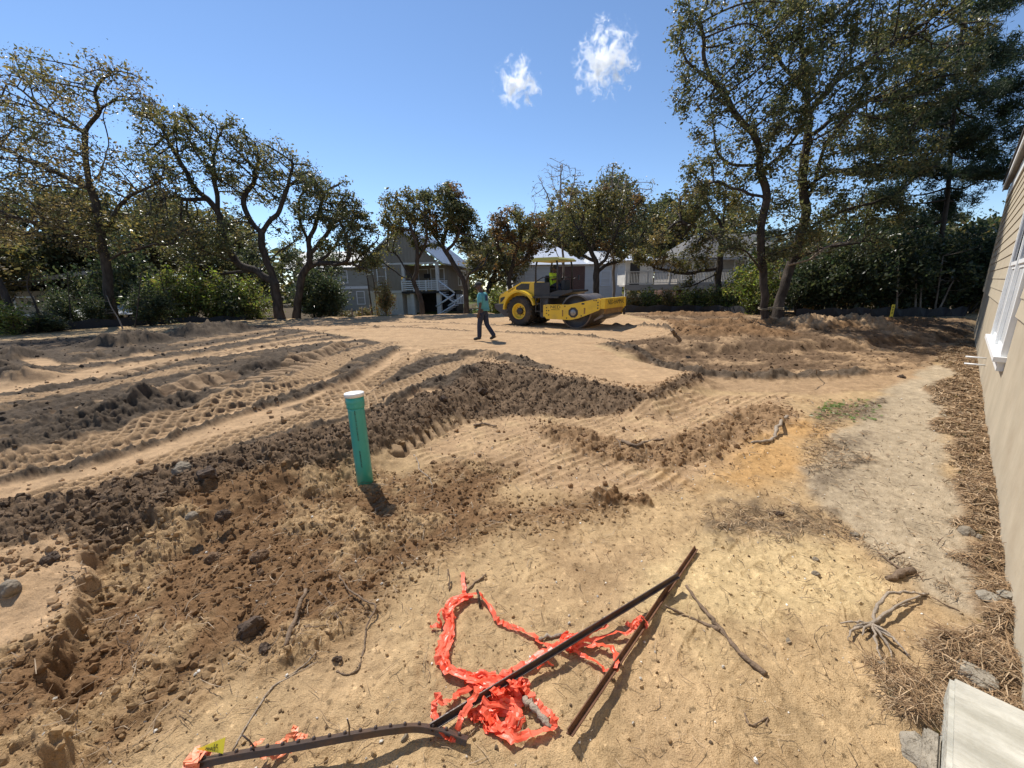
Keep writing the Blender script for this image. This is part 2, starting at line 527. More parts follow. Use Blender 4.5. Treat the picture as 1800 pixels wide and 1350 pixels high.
def terrain(x, y, fine=True):
    x = np.asarray(x, float); y = np.asarray(y, float)
    sh = x.shape
    r = np.hypot(x, y)
    n1 = fbm(x * .9, y * .9, 3, 5)
    n2 = fbm(x * 3.1, y * 3.1, 4, 11)
    n3 = fbm(x * 9, y * 9, 4, 23)
    wob = n1 * .12 + n2 * .07
    z = fbm(x * .35, y * .35, 2, 3) * .03
    up = sdist(x, y, A_UP) + .04 * n2
    z = z + UP * ss(-.55, .12, up)
    # beyond the pad the ground falls towards the houses
    far = ss(23.5, 30, np.hypot(x * .75, y) + 1.0 * n1)
    z = z - 1.0 * far
    bank = sdist(x, y, BANK) + .045 * n2 + .03 * n3 + .03 * n1
    z = z + .13 * ss(-.045, .03, bank) * (1 - ss(-.5, .1, up)) * (r < 6)
    c = np.zeros(sh + (3,)); c[:] = COL['sand']
    rough = np.full(sh, .006)        # height of the fine crumbs
    lump = np.zeros(sh)              # height factor of the clods
    rip = np.zeros(sh)

    def paint(m, k):
        nonlocal c
        kk = COL[k] if isinstance(k, str) else k
        c = c * (1 - m[..., None]) + kk * m[..., None]

    def region(P, k, soft=.10, w=1.0):
        m = ss(-soft, soft, sdist(x, y, P) + wob * w)
        paint(m, k)
        return m
    base_patch = ss(-.1, .7, n1)
    paint(base_patch * .35, 'tan')
    paint(ss(.1, 1.05, fbm(x * 1.7, y * 1.7, 5, 91)) * .42, 'brown')
    m = region(Z_TRACK, COL['dark'] * .92, .15); lump += m * .85; mtr = m; paint(m * ss(.35, .9, n2 + .5 * n1) * .45, COL['tan'] * .7); flat = np.zeros(sh)
    m = region(Z_RIP, COL['tan'], .12); mr_ = m
    paint(m * ss(-.2, .9, n2) * .35, 'pale')
    m = region(Z_BROWN, 'brown', .18, 1.6); lump += m * (.28 + .45 * ss(-.3, .6, n1 + .5 * n2))
    paint(m * ss(-.2, .7, n2 + n1) * .65, 'sand')
    m = region(Z_ORANGE, 'orange', .28, 2.0)
    region(Z_PALE, 'pale', .18, 1.5)
    mg = region(Z_GREY, 'grey', .09, .9)
    mst = region(Z_STRIP, COL['tan'] * .85, .1); lump += mst * .05
    mpile = region(Z_PILE, COL['dark'] * .55 + COL['brown'] * .45, .2); lump += mpile * .8
    paint(mpile * ss(-.15, .7, n1 + .5 * n2) * .75, 'tan')
    mb = ss(-.07, .05, sdist(x, y, Z_BERM) + wob * .6)
    paint(mb * .97, COL['dark'] * .85 + COL['brown'] * .34); lump = lump * (1 - mb) + mb * .95
    z = z + mb * .015
    m = region(Z_TANL, COL['tan'] * 1.02, .06, .6); lump *= 1 - m
    for P in Z_SMEAR:
        m = ss(-.16, .16, sdist(x, y, P) + n3 * .16 + n2 * .06)
        paint(m * .7, COL['dark'] * 1.1); lump += m * .12
    # windrows and heaps
    for P, w, h, k in RIDGES:
        b0 = P.min(0) - 3 * w - .3; b1 = P.max(0) + 3 * w + .3
        i = (x > b0[0]) & (x < b1[0]) & (y > b0[1]) & (y < b1[1])
        if not i.any(): continue
        d, s = along(x[i], y[i], P)
        d = d + wob[i] * min(1, w * 3)
        tot = s.max() + 1e-6
        g = np.exp(-(d / w) ** 2 * 1.6) * ss(0, .12, s / tot) * ss(1.0, .88, s / tot)
        g = g * (.8 + .30 * n2[i])
        z[i] += h * g
        kk = COL['tan'] if k == 'sand' else COL[k]
        mm = ss(.12, .5, g)[..., None] * .92
        c[i] = c[i] * (1 - mm) + kk * mm
        lump[i] = np.maximum(lump[i], ss(.1, .5, g) * (.15 if k == 'sand' else min(1., .75 + h * 3)))
    mp = ss(-.08, .06, sdist(x, y, Z_PAD) + wob * .45)
    paint(mp * .96, 'tan'); lump *= 1 - mp * .97
    paint(mp * ss(.2, 1.1, fbm(x * .6, y * 2.2, 4, 77)) * .5, COL['brown'] * 1.3)
    for P, w, h, k in RIDGES[-7:]:
        d, s = along(x, y, P)
        g = np.exp(-((d + n2 * .03) / w) ** 2) * mp * (.9 + .7 * n2)
        z = z + np.maximum(g, 0) * h * 1.1
        paint(np.clip(ss(.12, .45, g), 0, 1) * .9, 'dark'); lump = np.maximum(lump, ss(.2, .6, g) * .5)
    # compacted wheel ruts
    for P, w in RUTS:
        b0 = P.min(0) - 2 * w - .3; b1 = P.max(0) + 2 * w + .3
        i = (x > b0[0]) & (x < b1[0]) & (y > b0[1]) & (y < b1[1])
        d, s = along(x[i], y[i], P)
        d = d + wob[i] * .35
        m = ss(w * 1.15, w * .8, np.abs(d)) * ss(-1.3, -.6, n1[i] + .3 * n2[i]) * (1 - mb[i])
        z[i] += -m * .03 + .018 * np.exp(-((np.abs(d) - w * 1.25) / .07) ** 2) * (1 - mb[i])
        mm = m[..., None] * .95
        c[i] = c[i] * (1 - mm) + COL['tan'] * mm * (1.08 + .10 * n2[i][..., None])
        lump[i] *= 1 - m * .96; flat[i] = np.maximum(flat[i], m)
    for P, w, kind, per in TRACKS:
        b0 = P.min(0) - w - .2; b1 = P.max(0) + w + .2
        i = (x > b0[0]) & (x < b1[0]) & (y > b0[1]) & (y < b1[1])
        if not i.any(): continue
        d, s = along(x[i], y[i], P)
        d = d + n1[i] * .05
        m = ss(w * .56, w * .46, np.abs(d)) * ss(-1.0, -.6, n2[i] + .5 * n1[i]) * (1 - mb[i])
        if kind == 'diamond':
            a = np.abs(((s + d * 1.15) / per) % 1 - .5) * 2
            b = np.abs(((s - d * 1.15) / per) % 1 - .5) * 2
            t = np.maximum(ss(.60, .82, a), ss(.60, .82, b))
            t = np.maximum(t, ss(w * .42, w * .47, np.abs(d)))
            zz = -.034 + .040 * t
            col = (COL['dark'] * .65 + COL['tan'] * .25)[None] * (1 - t[:, None]) + COL['tan'][None] * t[:, None]
        else:
            a = np.abs(((s + np.abs(d) * .55) / per) % 1 - .5) * 2
            t = ss(.25, .55, a)
            zz = -.04 + .055 * t
            col = (COL['dark'] * .6 + COL['brown'] * .4)[None] * (1 - t[:, None]) + (COL['tan'] * .72 + COL['dark'] * .28)[None] * t[:, None]
        z[i] = z[i] + m * zz
        mm = m[:, None] * .85
        c[i] = c[i] * (1 - mm) + col * mm
        lump[i] *= 1 - m * .92; flat[i] = np.maximum(flat[i], m)
    # grouser ripples left by the tracked machine
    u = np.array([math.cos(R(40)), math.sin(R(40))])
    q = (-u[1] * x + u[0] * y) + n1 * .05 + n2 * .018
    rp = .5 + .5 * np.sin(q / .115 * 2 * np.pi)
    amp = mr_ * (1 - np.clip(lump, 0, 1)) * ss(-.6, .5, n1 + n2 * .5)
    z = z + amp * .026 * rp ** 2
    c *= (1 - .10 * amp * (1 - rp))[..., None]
    # drag marks along the strip by the pile
    st = np.abs(vnoise(x * .6, y * 9, 61))
    z = z + mst * st * .02
    # needles and mulch along the house
    ms = ss(-.07, .06, sdist(x, y, Z_STRAW) + n2 * .10 + n1 * .1)
    paint(ms, 'straw'); lump = lump * (1 - ms) + ms * .22
    z = z + ms * (.02 + .02 * n2)
    # dark brown colour of the leaf litter beyond the site
    back = np.maximum(far, ss(-.3, .5, -sdist(x, y, A_UP)) * ss(19, 22, r) * (x > 4) * .8)
    paint(back, 'litter')
    lump *= 1 - back * .8
    lawn = ss(27, 31, y) * ss(-16, -13, x) * ss(-5, -7, x)
    paint(lawn * .8, 'lawn')
    if fine:
        fade = 1 / (1 + (r / 14) ** 2)
        h1 = fbm(x * 21, y * 21, 2, 161); h2 = fbm(x * 21 + 40, y * 21, 2, 171)
        f3, f2, f1 = ss(10, 6, r), ss(17, 11, r), ss(26, 17, r)
        l1 = clods(x + n3 * .05, y + n2 * .05, .30, 101, .45) * f1
        l2 = clods(x + h1 * .022, y + h2 * .022, .13, 111, .7) * f2
        l3 = clods(x + h1 * .013, y + h2 * .013, .062, 121, .85) * f3
        l4 = clods(x + h2 * .004, y + h1 * .004, .028, 131, .9) * ss(5, 3, r)
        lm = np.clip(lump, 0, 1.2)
        clump = ss(-.5, .5, fbm(x * 2.2, y * 2.2, 3, 41) + (lm - .55) * 1.6)
        z = z + lm * (.03 * n2 + .022 * n3 * ss(18, 12, r) + .010 * np.abs(h1) * f3 + clump * (.20 * l1 * ss(.5, 1, lm) + .50 * l2 + .85 * l3) + .9 * l4)
        z = z + (.3 + lm) * .012 * fbm(x * 26, y * 26, 3, 51) * ss(9, 5, r)
        # scattered crumbs on the open sand
        spr = ss(.15, .8, fbm(x * 1.3, y * 1.3, 3, 71)) * (1 - mp) * (1 - ms) * (1 - flat)
        z = z + (1 - np.clip(lm * 2, 0, 1)) * spr * (.5 * clods(x, y, .045, 141, .30) + .45 * clods(x, y, .09, 151, .10))
        z = z + (.006 * n3 * (1 - mp * .6) + .012 * n2 * (1 - mp * .7)) * (1 - flat * .95)
        # footprints pressed into the open sand
        for i, (px, py, ang) in enumerate([(1215, 1135, 50), (1232, 1112, 50), (1330, 1000, 30), (1390, 985, 35), (1450, 1010, 70), (1300, 960, 40), (1500, 1075, 60), (1350, 1060, 45), (960, 1010, 30)]):
            g0 = gp(px, py)
            ca, sa = math.cos(R(ang)), math.sin(R(ang))
            ii = np.hypot(x - g0[0], y - g0[1]) < .3
            if not ii.any(): continue
            fx = (x[ii] - g0[0]) * ca + (y[ii] - g0[1]) * sa; fy = -(x[ii] - g0[0]) * sa + (y[ii] - g0[1]) * ca
            e = (fx / .125) ** 2 + (fy / (.044 - .009 * np.cos(fx * 22))) ** 2 + n3[ii] * .35
            m = ss(1.15, .8, e)
            z[ii] += -.006 * m + .0035 * np.exp(-((e - 1.3) / .3) ** 2) + m * .003 * (np.sin(fx * 260 + np.abs(fy) * 120) > 0)
        c = c * (1 + .16 * n3 * .6 + .10 * n2)[..., None]
        # pale and dark flecks
        fl = _h(np.floor(x / .014), np.floor(y / .014), 9)
        c = np.where((fl > .985)[..., None] & (r < 5)[..., None], c * 1.35, c)
        c = np.where((fl < .02)[..., None] & (r < 6)[..., None], c * .55, c)
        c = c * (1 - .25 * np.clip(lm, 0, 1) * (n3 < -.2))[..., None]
    return z, np.clip(c, .01, .8)


GRID = {}


def ground_at(x, y):
    """height and colour of the built ground, read between its grid points"""
    x = np.asarray(x, float); y = np.asarray(y, float)
    a = np.arctan2(x, y); r = np.hypot(x, y)
    az = np.where(GRID['az'] < GRID['az'][0] - 1e-9, GRID['az'] + 2 * np.pi, GRID['az'])
    a = np.where(a < az[0], a + 2 * np.pi, a)
    fa = np.clip(np.interp(a, az, np.arange(len(az))), 0, len(az) - 1.001); fr = np.clip(np.interp(r, GRID['rr'], np.arange(len(GRID['rr']))), 0, len(GRID['rr']) - 1.001)
    i, j = fr.astype(int), fa.astype(int); u, v = fr - i, fa - j
    def mix(q, u, v): return q[i, j] * (1 - u) * (1 - v) + q[i + 1, j] * u * (1 - v) + q[i, j + 1] * (1 - u) * v + q[i + 1, j + 1] * u * v
    return mix(GRID['z'], u, v), mix(GRID['c'], u[..., None], v[..., None])


def gz(x, y):
    return float(ground_at(np.array([x]), np.array([y]))[0][0])


def on(px, py, lift=0.0, z=0.0):
    """point on the real ground under a pixel"""
    p = gp(px, py, z)
    for _ in range(3):
        z = gz(p[0], p[1]); p = gp(px, py, z)
    return np.array([p[0], p[1], z + lift])


def build_ground():
    front = np.degrees(np.arctan(np.linspace(-1.85, 1.72, 1150)))
    side = np.concatenate([np.linspace(61.0, 180, 40), np.linspace(-177.5, -63.0, 40)])
    az = np.radians(np.concatenate([front, side]))
    # rows at even steps of the angle under the horizon, closer together on the far pad
    th = np.concatenate([[R(74), R(70), R(66)], np.linspace(R(62.5), R(34), 266), np.linspace(R(33.92), R(16), 230), np.linspace(R(15.95), R(3.2), 284), np.geomspace(R(3.1), R(.25), 60)])
    rr = 1.75 / np.tan(th)
    rr = np.concatenate([[.05, .3, .55], rr])
    A, RR = np.meshgrid(az, rr)
    x, y = RR * np.sin(A), RR * np.cos(A)
    z, c = terrain(x.ravel(), y.ravel())
    V = np.stack([x.ravel(), y.ravel(), z], 1)
    nr, na = x.shape
    GRID.update(az=az, rr=rr, z=z.reshape(nr, na), c=c.reshape(nr, na, 3))
    i = np.arange(nr - 1)[:, None] * na; k = np.arange(na)[None]; k2 = (k + 1) % na
    fcs = np.stack([i + k, i + k2, i + na + k2, i + na + k], -1).reshape(-1, 4)[:, ::-1]
    return V, fcs, c


m, N, L, b = new_mat('soil')
a = N.new('ShaderNodeVertexColor'); a.layer_name = 'tint'
tc = N.new('ShaderNodeTexCoord')
def _noise(sc, det, rough=.6):
    n = N.new('ShaderNodeTexNoise'); n.inputs['Scale'].default_value = sc; n.inputs['Detail'].default_value = det
    n.inputs['Roughness'].default_value = rough
    L.new(tc.outputs['Object'], n.inputs['Vector']); return n
g1, g2, g3 = _noise(14, 8, .7), _noise(170, 4), _noise(2.2, 6)
def _rng(n, lo, hi, a0=.3, a1=.7):
    q = N.new('ShaderNodeMapRange'); q.inputs[1].default_value = a0; q.inputs[2].default_value = a1
    q.inputs[3].default_value = lo; q.inputs[4].default_value = hi; L.new(n.outputs[0], q.inputs[0]); return q
col = a.outputs[0]
for q in (_rng(g1, .80, 1.18), _rng(g2, .74, 1.24), _rng(g3, .90, 1.10)):
    mx = N.new('ShaderNodeMix'); mx.data_type = 'RGBA'; mx.blend_type = 'MULTIPLY'; mx.inputs[0].default_value = 1
    L.new(col, mx.inputs[6]); L.new(q.outputs[0], mx.inputs[7]); col = mx.outputs[2]
L.new(col, b.inputs['Base Color'])
b.inputs['Roughness'].default_value = .95; b.inputs['Specular IOR Level'].default_value = .12
bp = N.new('ShaderNodeBump'); bp.inputs['Strength'].default_value = .75; bp.inputs['Distance'].default_value = .014
ad = N.new('ShaderNodeMath'); ad.operation = 'ADD'
L.new(g1.outputs[0], ad.inputs[0]); L.new(g2.outputs[0], ad.inputs[1]); L.new(ad.outputs[0], bp.inputs['Height'])
L.new(bp.outputs[0], b.inputs['Normal'])
M_SOIL = m
V, fcs, gc = build_ground()
ground = fast_mesh('ground', V, fcs, M_SOIL, colors=gc, smooth=True)
tag(ground, 'sandy building ground with ruts and loose dark soil', kind='structure')

# ------------------------------------------------------------------ trees
M_BARK = plain('bark', (.062, .049, .039), .9, .5, 7, 1.0, spec=.2, stretch=(1, 1, .35))
M_BARK_PALE = plain('pale_bark', (.26, .21, .165), .9, .3, 6, .6, spec=.2, stretch=(1, 1, .35))
M_LEAF = leaf_mat('oak_leaf', .36, .42)
M_NEEDLE = leaf_mat('pine_needle', .5, .3)
PAL = dict(oak=[(.085, .095, .040), (.12, .12, .052), (.065, .075, .034), (.16, .14, .065)],
           olive=[(.11, .115, .046), (.17, .150, .058), (.21, .165, .062), (.085, .092, .042)],
           brown=[(.21, .155, .070), (.25, .19, .090), (.16, .130, .060), (.12, .11, .050)],
           dark=[(.052, .064, .030), (.075, .086, .036), (.042, .052, .026), (.10, .10, .045)],
           shrub=[(.15, .19, .045), (.20, .25, .06), (.11, .15, .04), (.22, .23, .065)],
           rust=[(.17, .095, .048), (.13, .088, .042), (.20, .125, .055), (.10, .088, .045)],
           pine=[(.035, .055, .028), (.050, .072, .033), (.028, .044, .022), (.065, .078, .04)])


def leaf_faces(cent, size, g, flat=0.0, long=1.9):
    """one small folded leaf (two triangles sharing the midrib as a quad) per centre"""
    n = len(cent)
    d = g.normal(size=(n, 3)); d[:, 2] *= (1 - flat); d /= np.linalg.norm(d, axis=1)[:, None]
    e = g.normal(size=(n, 3)); e -= d * (e * d).sum(1)[:, None]; e /= np.linalg.norm(e, axis=1)[:, None]
    nn = np.cross(d, e)
    s = size * np.clip(g.lognormal(-.05, .38, n), .4, 2.2)[:, None]
    a, b = s * long * .5, s * .5
    V = np.stack([cent - d * a, cent + e * b + nn * b * .35, cent + d * a, cent - e * b + nn * b * .35], 1).reshape(-1, 3)
    Fc = np.arange(n * 4).reshape(n, 4)
    return V, Fc


def tints(n, pal, g, clump=None):
    p = np.array(PAL[pal])
    k = g.integers(0, len(p), n)
    c = p[k] * g.uniform(.75, 1.3, (n, 1))
    if clump is not None: c = c * clump[:, None]
    return np.repeat(c, 4, 0)


def grow(limbs, attr, g, step=.22, kill=.30, infl=2.6, iters=110, droop=0.0):
    """space colonisation from given limbs: returns node positions and parents"""
    pos, par = [], []
    for P in limbs:
        P = np.asarray(P, float)
        # resample
        L = np.r_[0, np.cumsum(np.linalg.norm(np.diff(P, axis=0), axis=1))]
        n = max(2, int(L[-1] / step))
        t = np.linspace(0, L[-1], n + 1)
        Q = np.stack([np.interp(t, L, P[:, i]) for i in range(3)], 1)
        if not pos:
            pos.append(Q[0]); par.append(-1); prev = 0
            Q = Q[1:]
        else:
            A = np.array(pos); prev = int(np.argmin(((A - Q[0]) ** 2).sum(1)))
            if np.linalg.norm(A[prev] - Q[0]) < step * .8: Q = Q[1:]
        for j, q in enumerate(Q):
            pos.append(q + g.normal(0, .042, 3)); par.append(prev); prev = len(pos) - 1
    pos = [np.array(q) for q in pos]
    A = np.array(pos); attr = np.asarray(attr)
    D = np.sqrt(((attr[:, None] - A[None]) ** 2).sum(2)); near = D.argmin(1); dist = D.min(1)
    alive = dist > kill
    infl_now = infl
    for it in range(iters):
        if not alive.any(): break
        use = alive & (dist < infl_now)
        if not use.any():
            infl_now *= 1.3
            if infl_now > 30: break
            continue
        idx = near[use]; vec = attr[use] - np.array(pos)[idx]
        vec /= np.linalg.norm(vec, axis=1)[:, None] + 1e-9
        u, inv = np.unique(idx, return_inverse=True)
        acc = np.zeros((len(u), 3)); np.add.at(acc, inv, vec)
        acc += g.normal(0, .28, acc.shape); acc[:, 2] += .10 - droop
        acc /= np.linalg.norm(acc, axis=1)[:, None] + 1e-9
        new = np.array(pos)[u] + acc * step * g.uniform(.75, 1.15, (len(u), 1))
        n0 = len(pos)
        pos.extend(list(new)); par.extend(u.tolist())
        av = np.where(alive)[0]
        D = np.sqrt(((attr[av][:, None] - new[None]) ** 2).sum(2))
        j = D.argmin(1); dm = D.min(1)
        b = dm < dist[av]
        dist[av[b]] = dm[b]; near[av[b]] = n0 + j[b]
        alive &= dist > kill
        if len(pos) > 6000: break
    return np.array(pos), np.array(par)


def radii(par, r_root, expo=2.5, rmin=.008):
    n = len(par); acc = np.zeros(n); kids = np.zeros(n, int)
    for i in range(n - 1, 0, -1):
        if kids[i] == 0: acc[i] += 1
        acc[par[i]] += acc[i]; kids[par[i]] += 1
    r = (acc / acc[0]) ** (1 / expo) * r_root
    return np.maximum(r, rmin), kids, acc


def branch_mesh(mb, pos, par, r, kids, flare=1.5, rmin_draw=0.0):
    n = len(pos)
    ch = [[] for _ in range(n)]
    for i in range(1, n): ch[par[i]].append(i)
    starts = [(-1, 0)]
    while starts:
        p, i = starts.pop()
        chain = [] if p < 0 else [p]
        while True:
            chain.append(i)
            c = ch[i]
            if not c: break
            c = sorted(c, key=lambda k: -r[k])
            for k in c[1:]: starts.append((i, k))
            i = c[0]
        if len(chain) < 2: continue
        rr = r[chain].copy()
        if p >= 0: rr[0] = min(rr[0], rr[1] * 1.25)
        if rr.max() < rmin_draw: continue
        P = pos[chain].copy()
        if p < 0:
            z0 = P[0][2]; h = P[:, 2] - z0
            rr = rr * (1 + (flare - 1) * np.exp(-h / .35))
            P[0][2] -= .12
        if len(P) > 4 and rr.max() > .03:
            P2 = P.copy(); P2[1:-1] = P[1:-1] * .5 + (P[:-2] + P[2:]) * .25; P = P2
        mb.tube(P, rr, 10 if rr[0] > .12 else 6 if rr[0] > .045 else 4 if rr[0] > .016 else 3, cap=False)


def blob_points(blobs, dist, g, dens):
    out = []
    for b in blobs:
        px, py, rp = b[:3]
        rw = rp * dist / F
        dy = b[3] if len(b) > 3 else g.normal(0, rw * .7)
        c = at(px, py, dist + dy)
        m = max(4, int(dens * rw ** 2))
        q = g.normal(size=(m, 3)); q /= np.linalg.norm(q, axis=1)[:, None]
        q *= g.uniform(.15, 1, (m, 1)) ** .45
        out.append(c + q * rw * np.array([1, 1.15, .85]))
    return np.concatenate(out)


def make_tree(name, label, group, dist, limbs, blobs, r_root, seed, pal='oak', leaves=12000, lsize=.10, dens=26, leaf_n=4, spread=.16,
              bark=None, droop=0.0, base_z=None, crown='crown', step=.22, bare=0.0, mat=None, long=1.9, second=None, cat='tree'):
    g = np.random.default_rng(seed)
    W = []
    for k, Lp in enumerate(limbs):
        P = []
        off = 0.0 if k == 0 else g.normal(0, .5)
        n = len(Lp)
        for j, p in enumerate(Lp):
            dy = p[2] if len(p) > 2 else off * j / max(1, n - 1) * 1.6
            P.append(at(p[0], p[1], dist + dy))
        W.append(np.array(P))
    base = W[0][0].copy()
    zz = gz(base[0], base[1]) if base_z is None else base_z
    W[0][0][2] = zz - .05; base[2] = zz
    at_ = blob_points(blobs, dist, g, dens)
    pos, par = grow([smooth_line(w, 4) for w in W], at_, g, droop=droop, step=step)
    r, kids, acc = radii(par, r_root)
    root = empty(name, base, 0, label, cat, group)
    mb = MB(); branch_mesh(mb, pos, par, r, kids)
    mb.build('trunk', bark or M_BARK, root, base)
    tw = np.where(acc <= leaf_n)[0]
    if leaves and len(tw):
        w = np.where(kids[tw] == 0, 2.2, 1.0)
        # whole boughs thinner or denser in leaf
        dn = fbm(pos[tw][:, 0] * .8 + seed, pos[tw][:, 2] * .8 + pos[tw][:, 1] * .5, 2, seed)
        w = w * np.clip(1 + 1.7 * dn, .04, 3.0)
        if bare > 0: w = w * (g.uniform(size=len(tw)) > bare)
        pick = g.choice(tw, leaves, p=w / w.sum())
        cen = pos[pick] + g.normal(0, spread, (leaves, 3)) * np.array([1, 1, .8])
        V, Fc = leaf_faces(cen, lsize, g, .25, long)
        tn = np.clip(1 + .35 * fbm(cen[:, 0] * .7, cen[:, 2] * .7 + cen[:, 1] * .4, 2, seed + 5), .6, 1.6)
        col = tints(leaves, pal, g, tn)
        if second:
            sel = (fbm(cen[:, 0] * .55, cen[:, 2] * .55, 2, seed + 9) > second[1])
            c2 = tints(leaves, second[0], g, tn)
            col = np.where(np.repeat(sel, 4)[:, None], c2, col)
        o = fast_mesh(crown, V - base, Fc, mat or M_LEAF, root, col)
        o['kind'] = 'stuff'
    return root


TREE_G = 'oaks standing round the building site'
T = {}
T['tall'] = make_tree('oak_tree', 'tall oak at the far left, thin crown of yellow brown leaves over bare twigs', TREE_G, 19.5,
    [[(206, 592), (196, 540), (186, 470), (180, 430), (170, 370), (158, 320), (151, 280), (150, 240), (160, 215), (176, 195), (208, 168)],
     [(150, 236), (128, 215), (105, 203), (70, 185), (40, 160), (22, 145)],
     [(166, 335), (120, 312), (60, 288), (0, 258), (-50, 240)],
     [(160, 325), (176, 300), (187, 270), (192, 238)],
     [(184, 400), (215, 356), (245, 335), (282, 322)],
     [(186, 450), (150, 430), (110, 400), (50, 390), (0, 370)],
     [(174, 197), (170, 165), (180, 140), (200, 122)],
     [(186, 455), (230, 440), (270, 432), (310, 428)]],
    [(60, 125, 30), (110, 145, 40), (30, 160, 40), (190, 130, 34), (222, 150, 36), (245, 180, 26), (80, 180, 40), (150, 170, 40), (20, 215, 50), (90, 240, 48),
     (150, 290, 40), (40, 290, 50), (-20, 300, 60), (100, 330, 55), (40, 370, 60), (210, 290, 40), (240, 330, 45), (275, 300, 35), (240, 400, 45), (290, 400, 40), (-40, 200, 55), (130, 400, 50), (-60, 380, 60)],
    .185, 11, 'brown', 22000, .055, 110, spread=.20, second=('olive', .05), bare=.25)
T['leaning'] = make_tree('oak_tree', 'leaning oak with crooked limbs and a thick trunk forking low, left of the blue house', TREE_G, 23.0,
    [[(494, 566), (486, 525), (480, 493), (474, 470), (466, 455), (460, 413), (474, 390), (492, 368), (503, 330), (516, 290)],
     [(478, 492), (448, 478), (416, 462), (400, 436), (390, 410), (384, 376), (366, 352), (348, 336), (330, 310), (318, 290), (290, 240), (275, 205)],
     [(390, 405), (380, 336), (377, 300), (376, 272), (384, 235)],
     [(460, 410), (439, 387), (428, 355), (434, 335), (446, 320), (450, 290)],
     [(446, 478), (400, 480), (370, 488), (352, 498)],
     [(470, 462), (490, 440), (510, 428), (530, 420)],
     [(366, 352), (330, 350), (300, 340)],
     [(503, 330), (525, 315), (545, 300)]],
    [(285, 225, 36), (320, 240, 36), (270, 190, 22), (350, 225, 34), (395, 235, 30), (420, 255, 34), (450, 280, 36), (480, 270, 28), (500, 300, 36), (530, 300, 28), (545, 330, 28),
     (340, 280, 36), (310, 310, 36), (400, 300, 34), (440, 330, 34), (470, 340, 28), (300, 370, 36), (340, 395, 34), (420, 400, 30), (360, 430, 36), (320, 440, 36), (390, 500, 26), (510, 410, 26), (450, 420, 24), (265, 270, 30)],
    .25, 12, 'oak', 24000, .060, 100, second=('olive', .15))
T['spreading'] = make_tree('oak_tree', 'spreading oak with a thick low limb reaching right, beside the leaning oak', TREE_G, 23.8,
    [[(521, 566), (524, 530), (528, 493), (536, 474), (544, 455), (541, 424), (530, 396), (524, 365), (528, 345)],
     [(536, 473), (560, 460), (578, 446), (590, 432), (597, 413), (607, 400), (620, 388)],
     [(556, 462), (582, 464), (606, 462), (616, 450), (626, 438)],
     [(544, 450), (562, 425), (580, 405), (590, 380), (596, 360)],
     [(541, 424), (556, 390), (562, 365), (568, 340)],
     [(606, 462), (622, 462), (640, 456)]],
    [(560, 335, 26), (585, 345, 26), (610, 360, 26), (632, 385, 22), (645, 405, 20), (600, 395, 26), (560, 375, 26), (530, 365, 22), (640, 435, 20), (655, 460, 18), (615, 430, 22), (580, 430, 20), (600, 330, 18), (665, 430, 16), (640, 475, 18)],
    .20, 13, 'oak', 14000, .062, 105, second=('olive', .3))
T['grey'] = make_tree('oak_tree', 'oak forking wide before the open ground floor of the grey house', TREE_G, 25.0,
    [[(742, 553), (740, 530), (735, 512), (725, 492), (712, 488), (701, 484), (681, 467), (661, 457)],
     [(725, 491), (715, 476), (704, 458), (694, 447), (684, 442)],
     [(727, 492), (732, 478), (735, 450), (733, 430), (726, 410), (720, 395)],
     [(735, 455), (748, 430), (752, 410), (748, 385)]],
    [(690, 355, 18), (705, 375, 22), (690, 395, 20), (725, 345, 18), (735, 370, 22), (715, 400, 20), (745, 395, 20), (735, 425, 12), (668, 452, 10), (655, 462, 10)],
    .13, 14, 'olive', 6500, .07, 110, second=('oak', .0))
T['vee'] = make_tree('oak_tree', 'oak with two long limbs in a V, right of the grey house steps', TREE_G, 25.5,
    [[(820, 553), (819, 530), (817, 501), (805, 478), (792, 454), (784, 444), (776, 432), (768, 420), (758, 408)],
     [(818, 500), (824, 484), (834, 476), (845, 469), (861, 467)],
     [(782, 442), (797, 428), (806, 414), (812, 398)],
     [(790, 452), (778, 430), (784, 410), (790, 385), (792, 365)],
     [(776, 432), (757, 431), (742, 432)]],
    [(795, 330, 14), (780, 345, 18), (805, 350, 18), (765, 365, 20), (790, 375, 22), (815, 375, 20), (830, 395, 18), (760, 390, 18), (800, 400, 20), (840, 415, 18), (775, 410, 16), (825, 430, 18), (850, 440, 16), (860, 455, 14), (750, 345, 12), (745, 375, 14)],
    .155, 15, 'oak', 12000, .075, 110, second=('rust', .35))
T['behind'] = make_tree('oak_tree', 'broad oak behind the road roller with dense brown green crown', TREE_G, 28.0,
    [[(1046, 548), (1048, 520), (1048, 490), (1048, 465), (1038, 440), (1028, 420), (1018, 400)],
     [(1048, 470), (1064, 455), (1074, 435), (1080, 410)],
     [(1048, 478), (1070, 464), (1090, 458), (1110, 440)],
     [(1040, 445), (1046, 415), (1050, 390), (1052, 370)],
     [(1046, 462), (1010, 440), (985, 425), (970, 410)]],
    [(1000, 380, 24), (1030, 360, 24), (1060, 350, 24), (1090, 355, 24), (1120, 365, 24), (1010, 410, 24), (1045, 395, 24), (1085, 390, 24), (1120, 400, 26), (980, 410, 22), (965, 430, 18), (1100, 430, 24), (1130, 440, 22), (1060, 425, 20), (1150, 410, 22), (1020, 440, 18), (1075, 450, 18)],
    .21, 16, 'olive', 14000, .068, 80, second=('rust', .4))
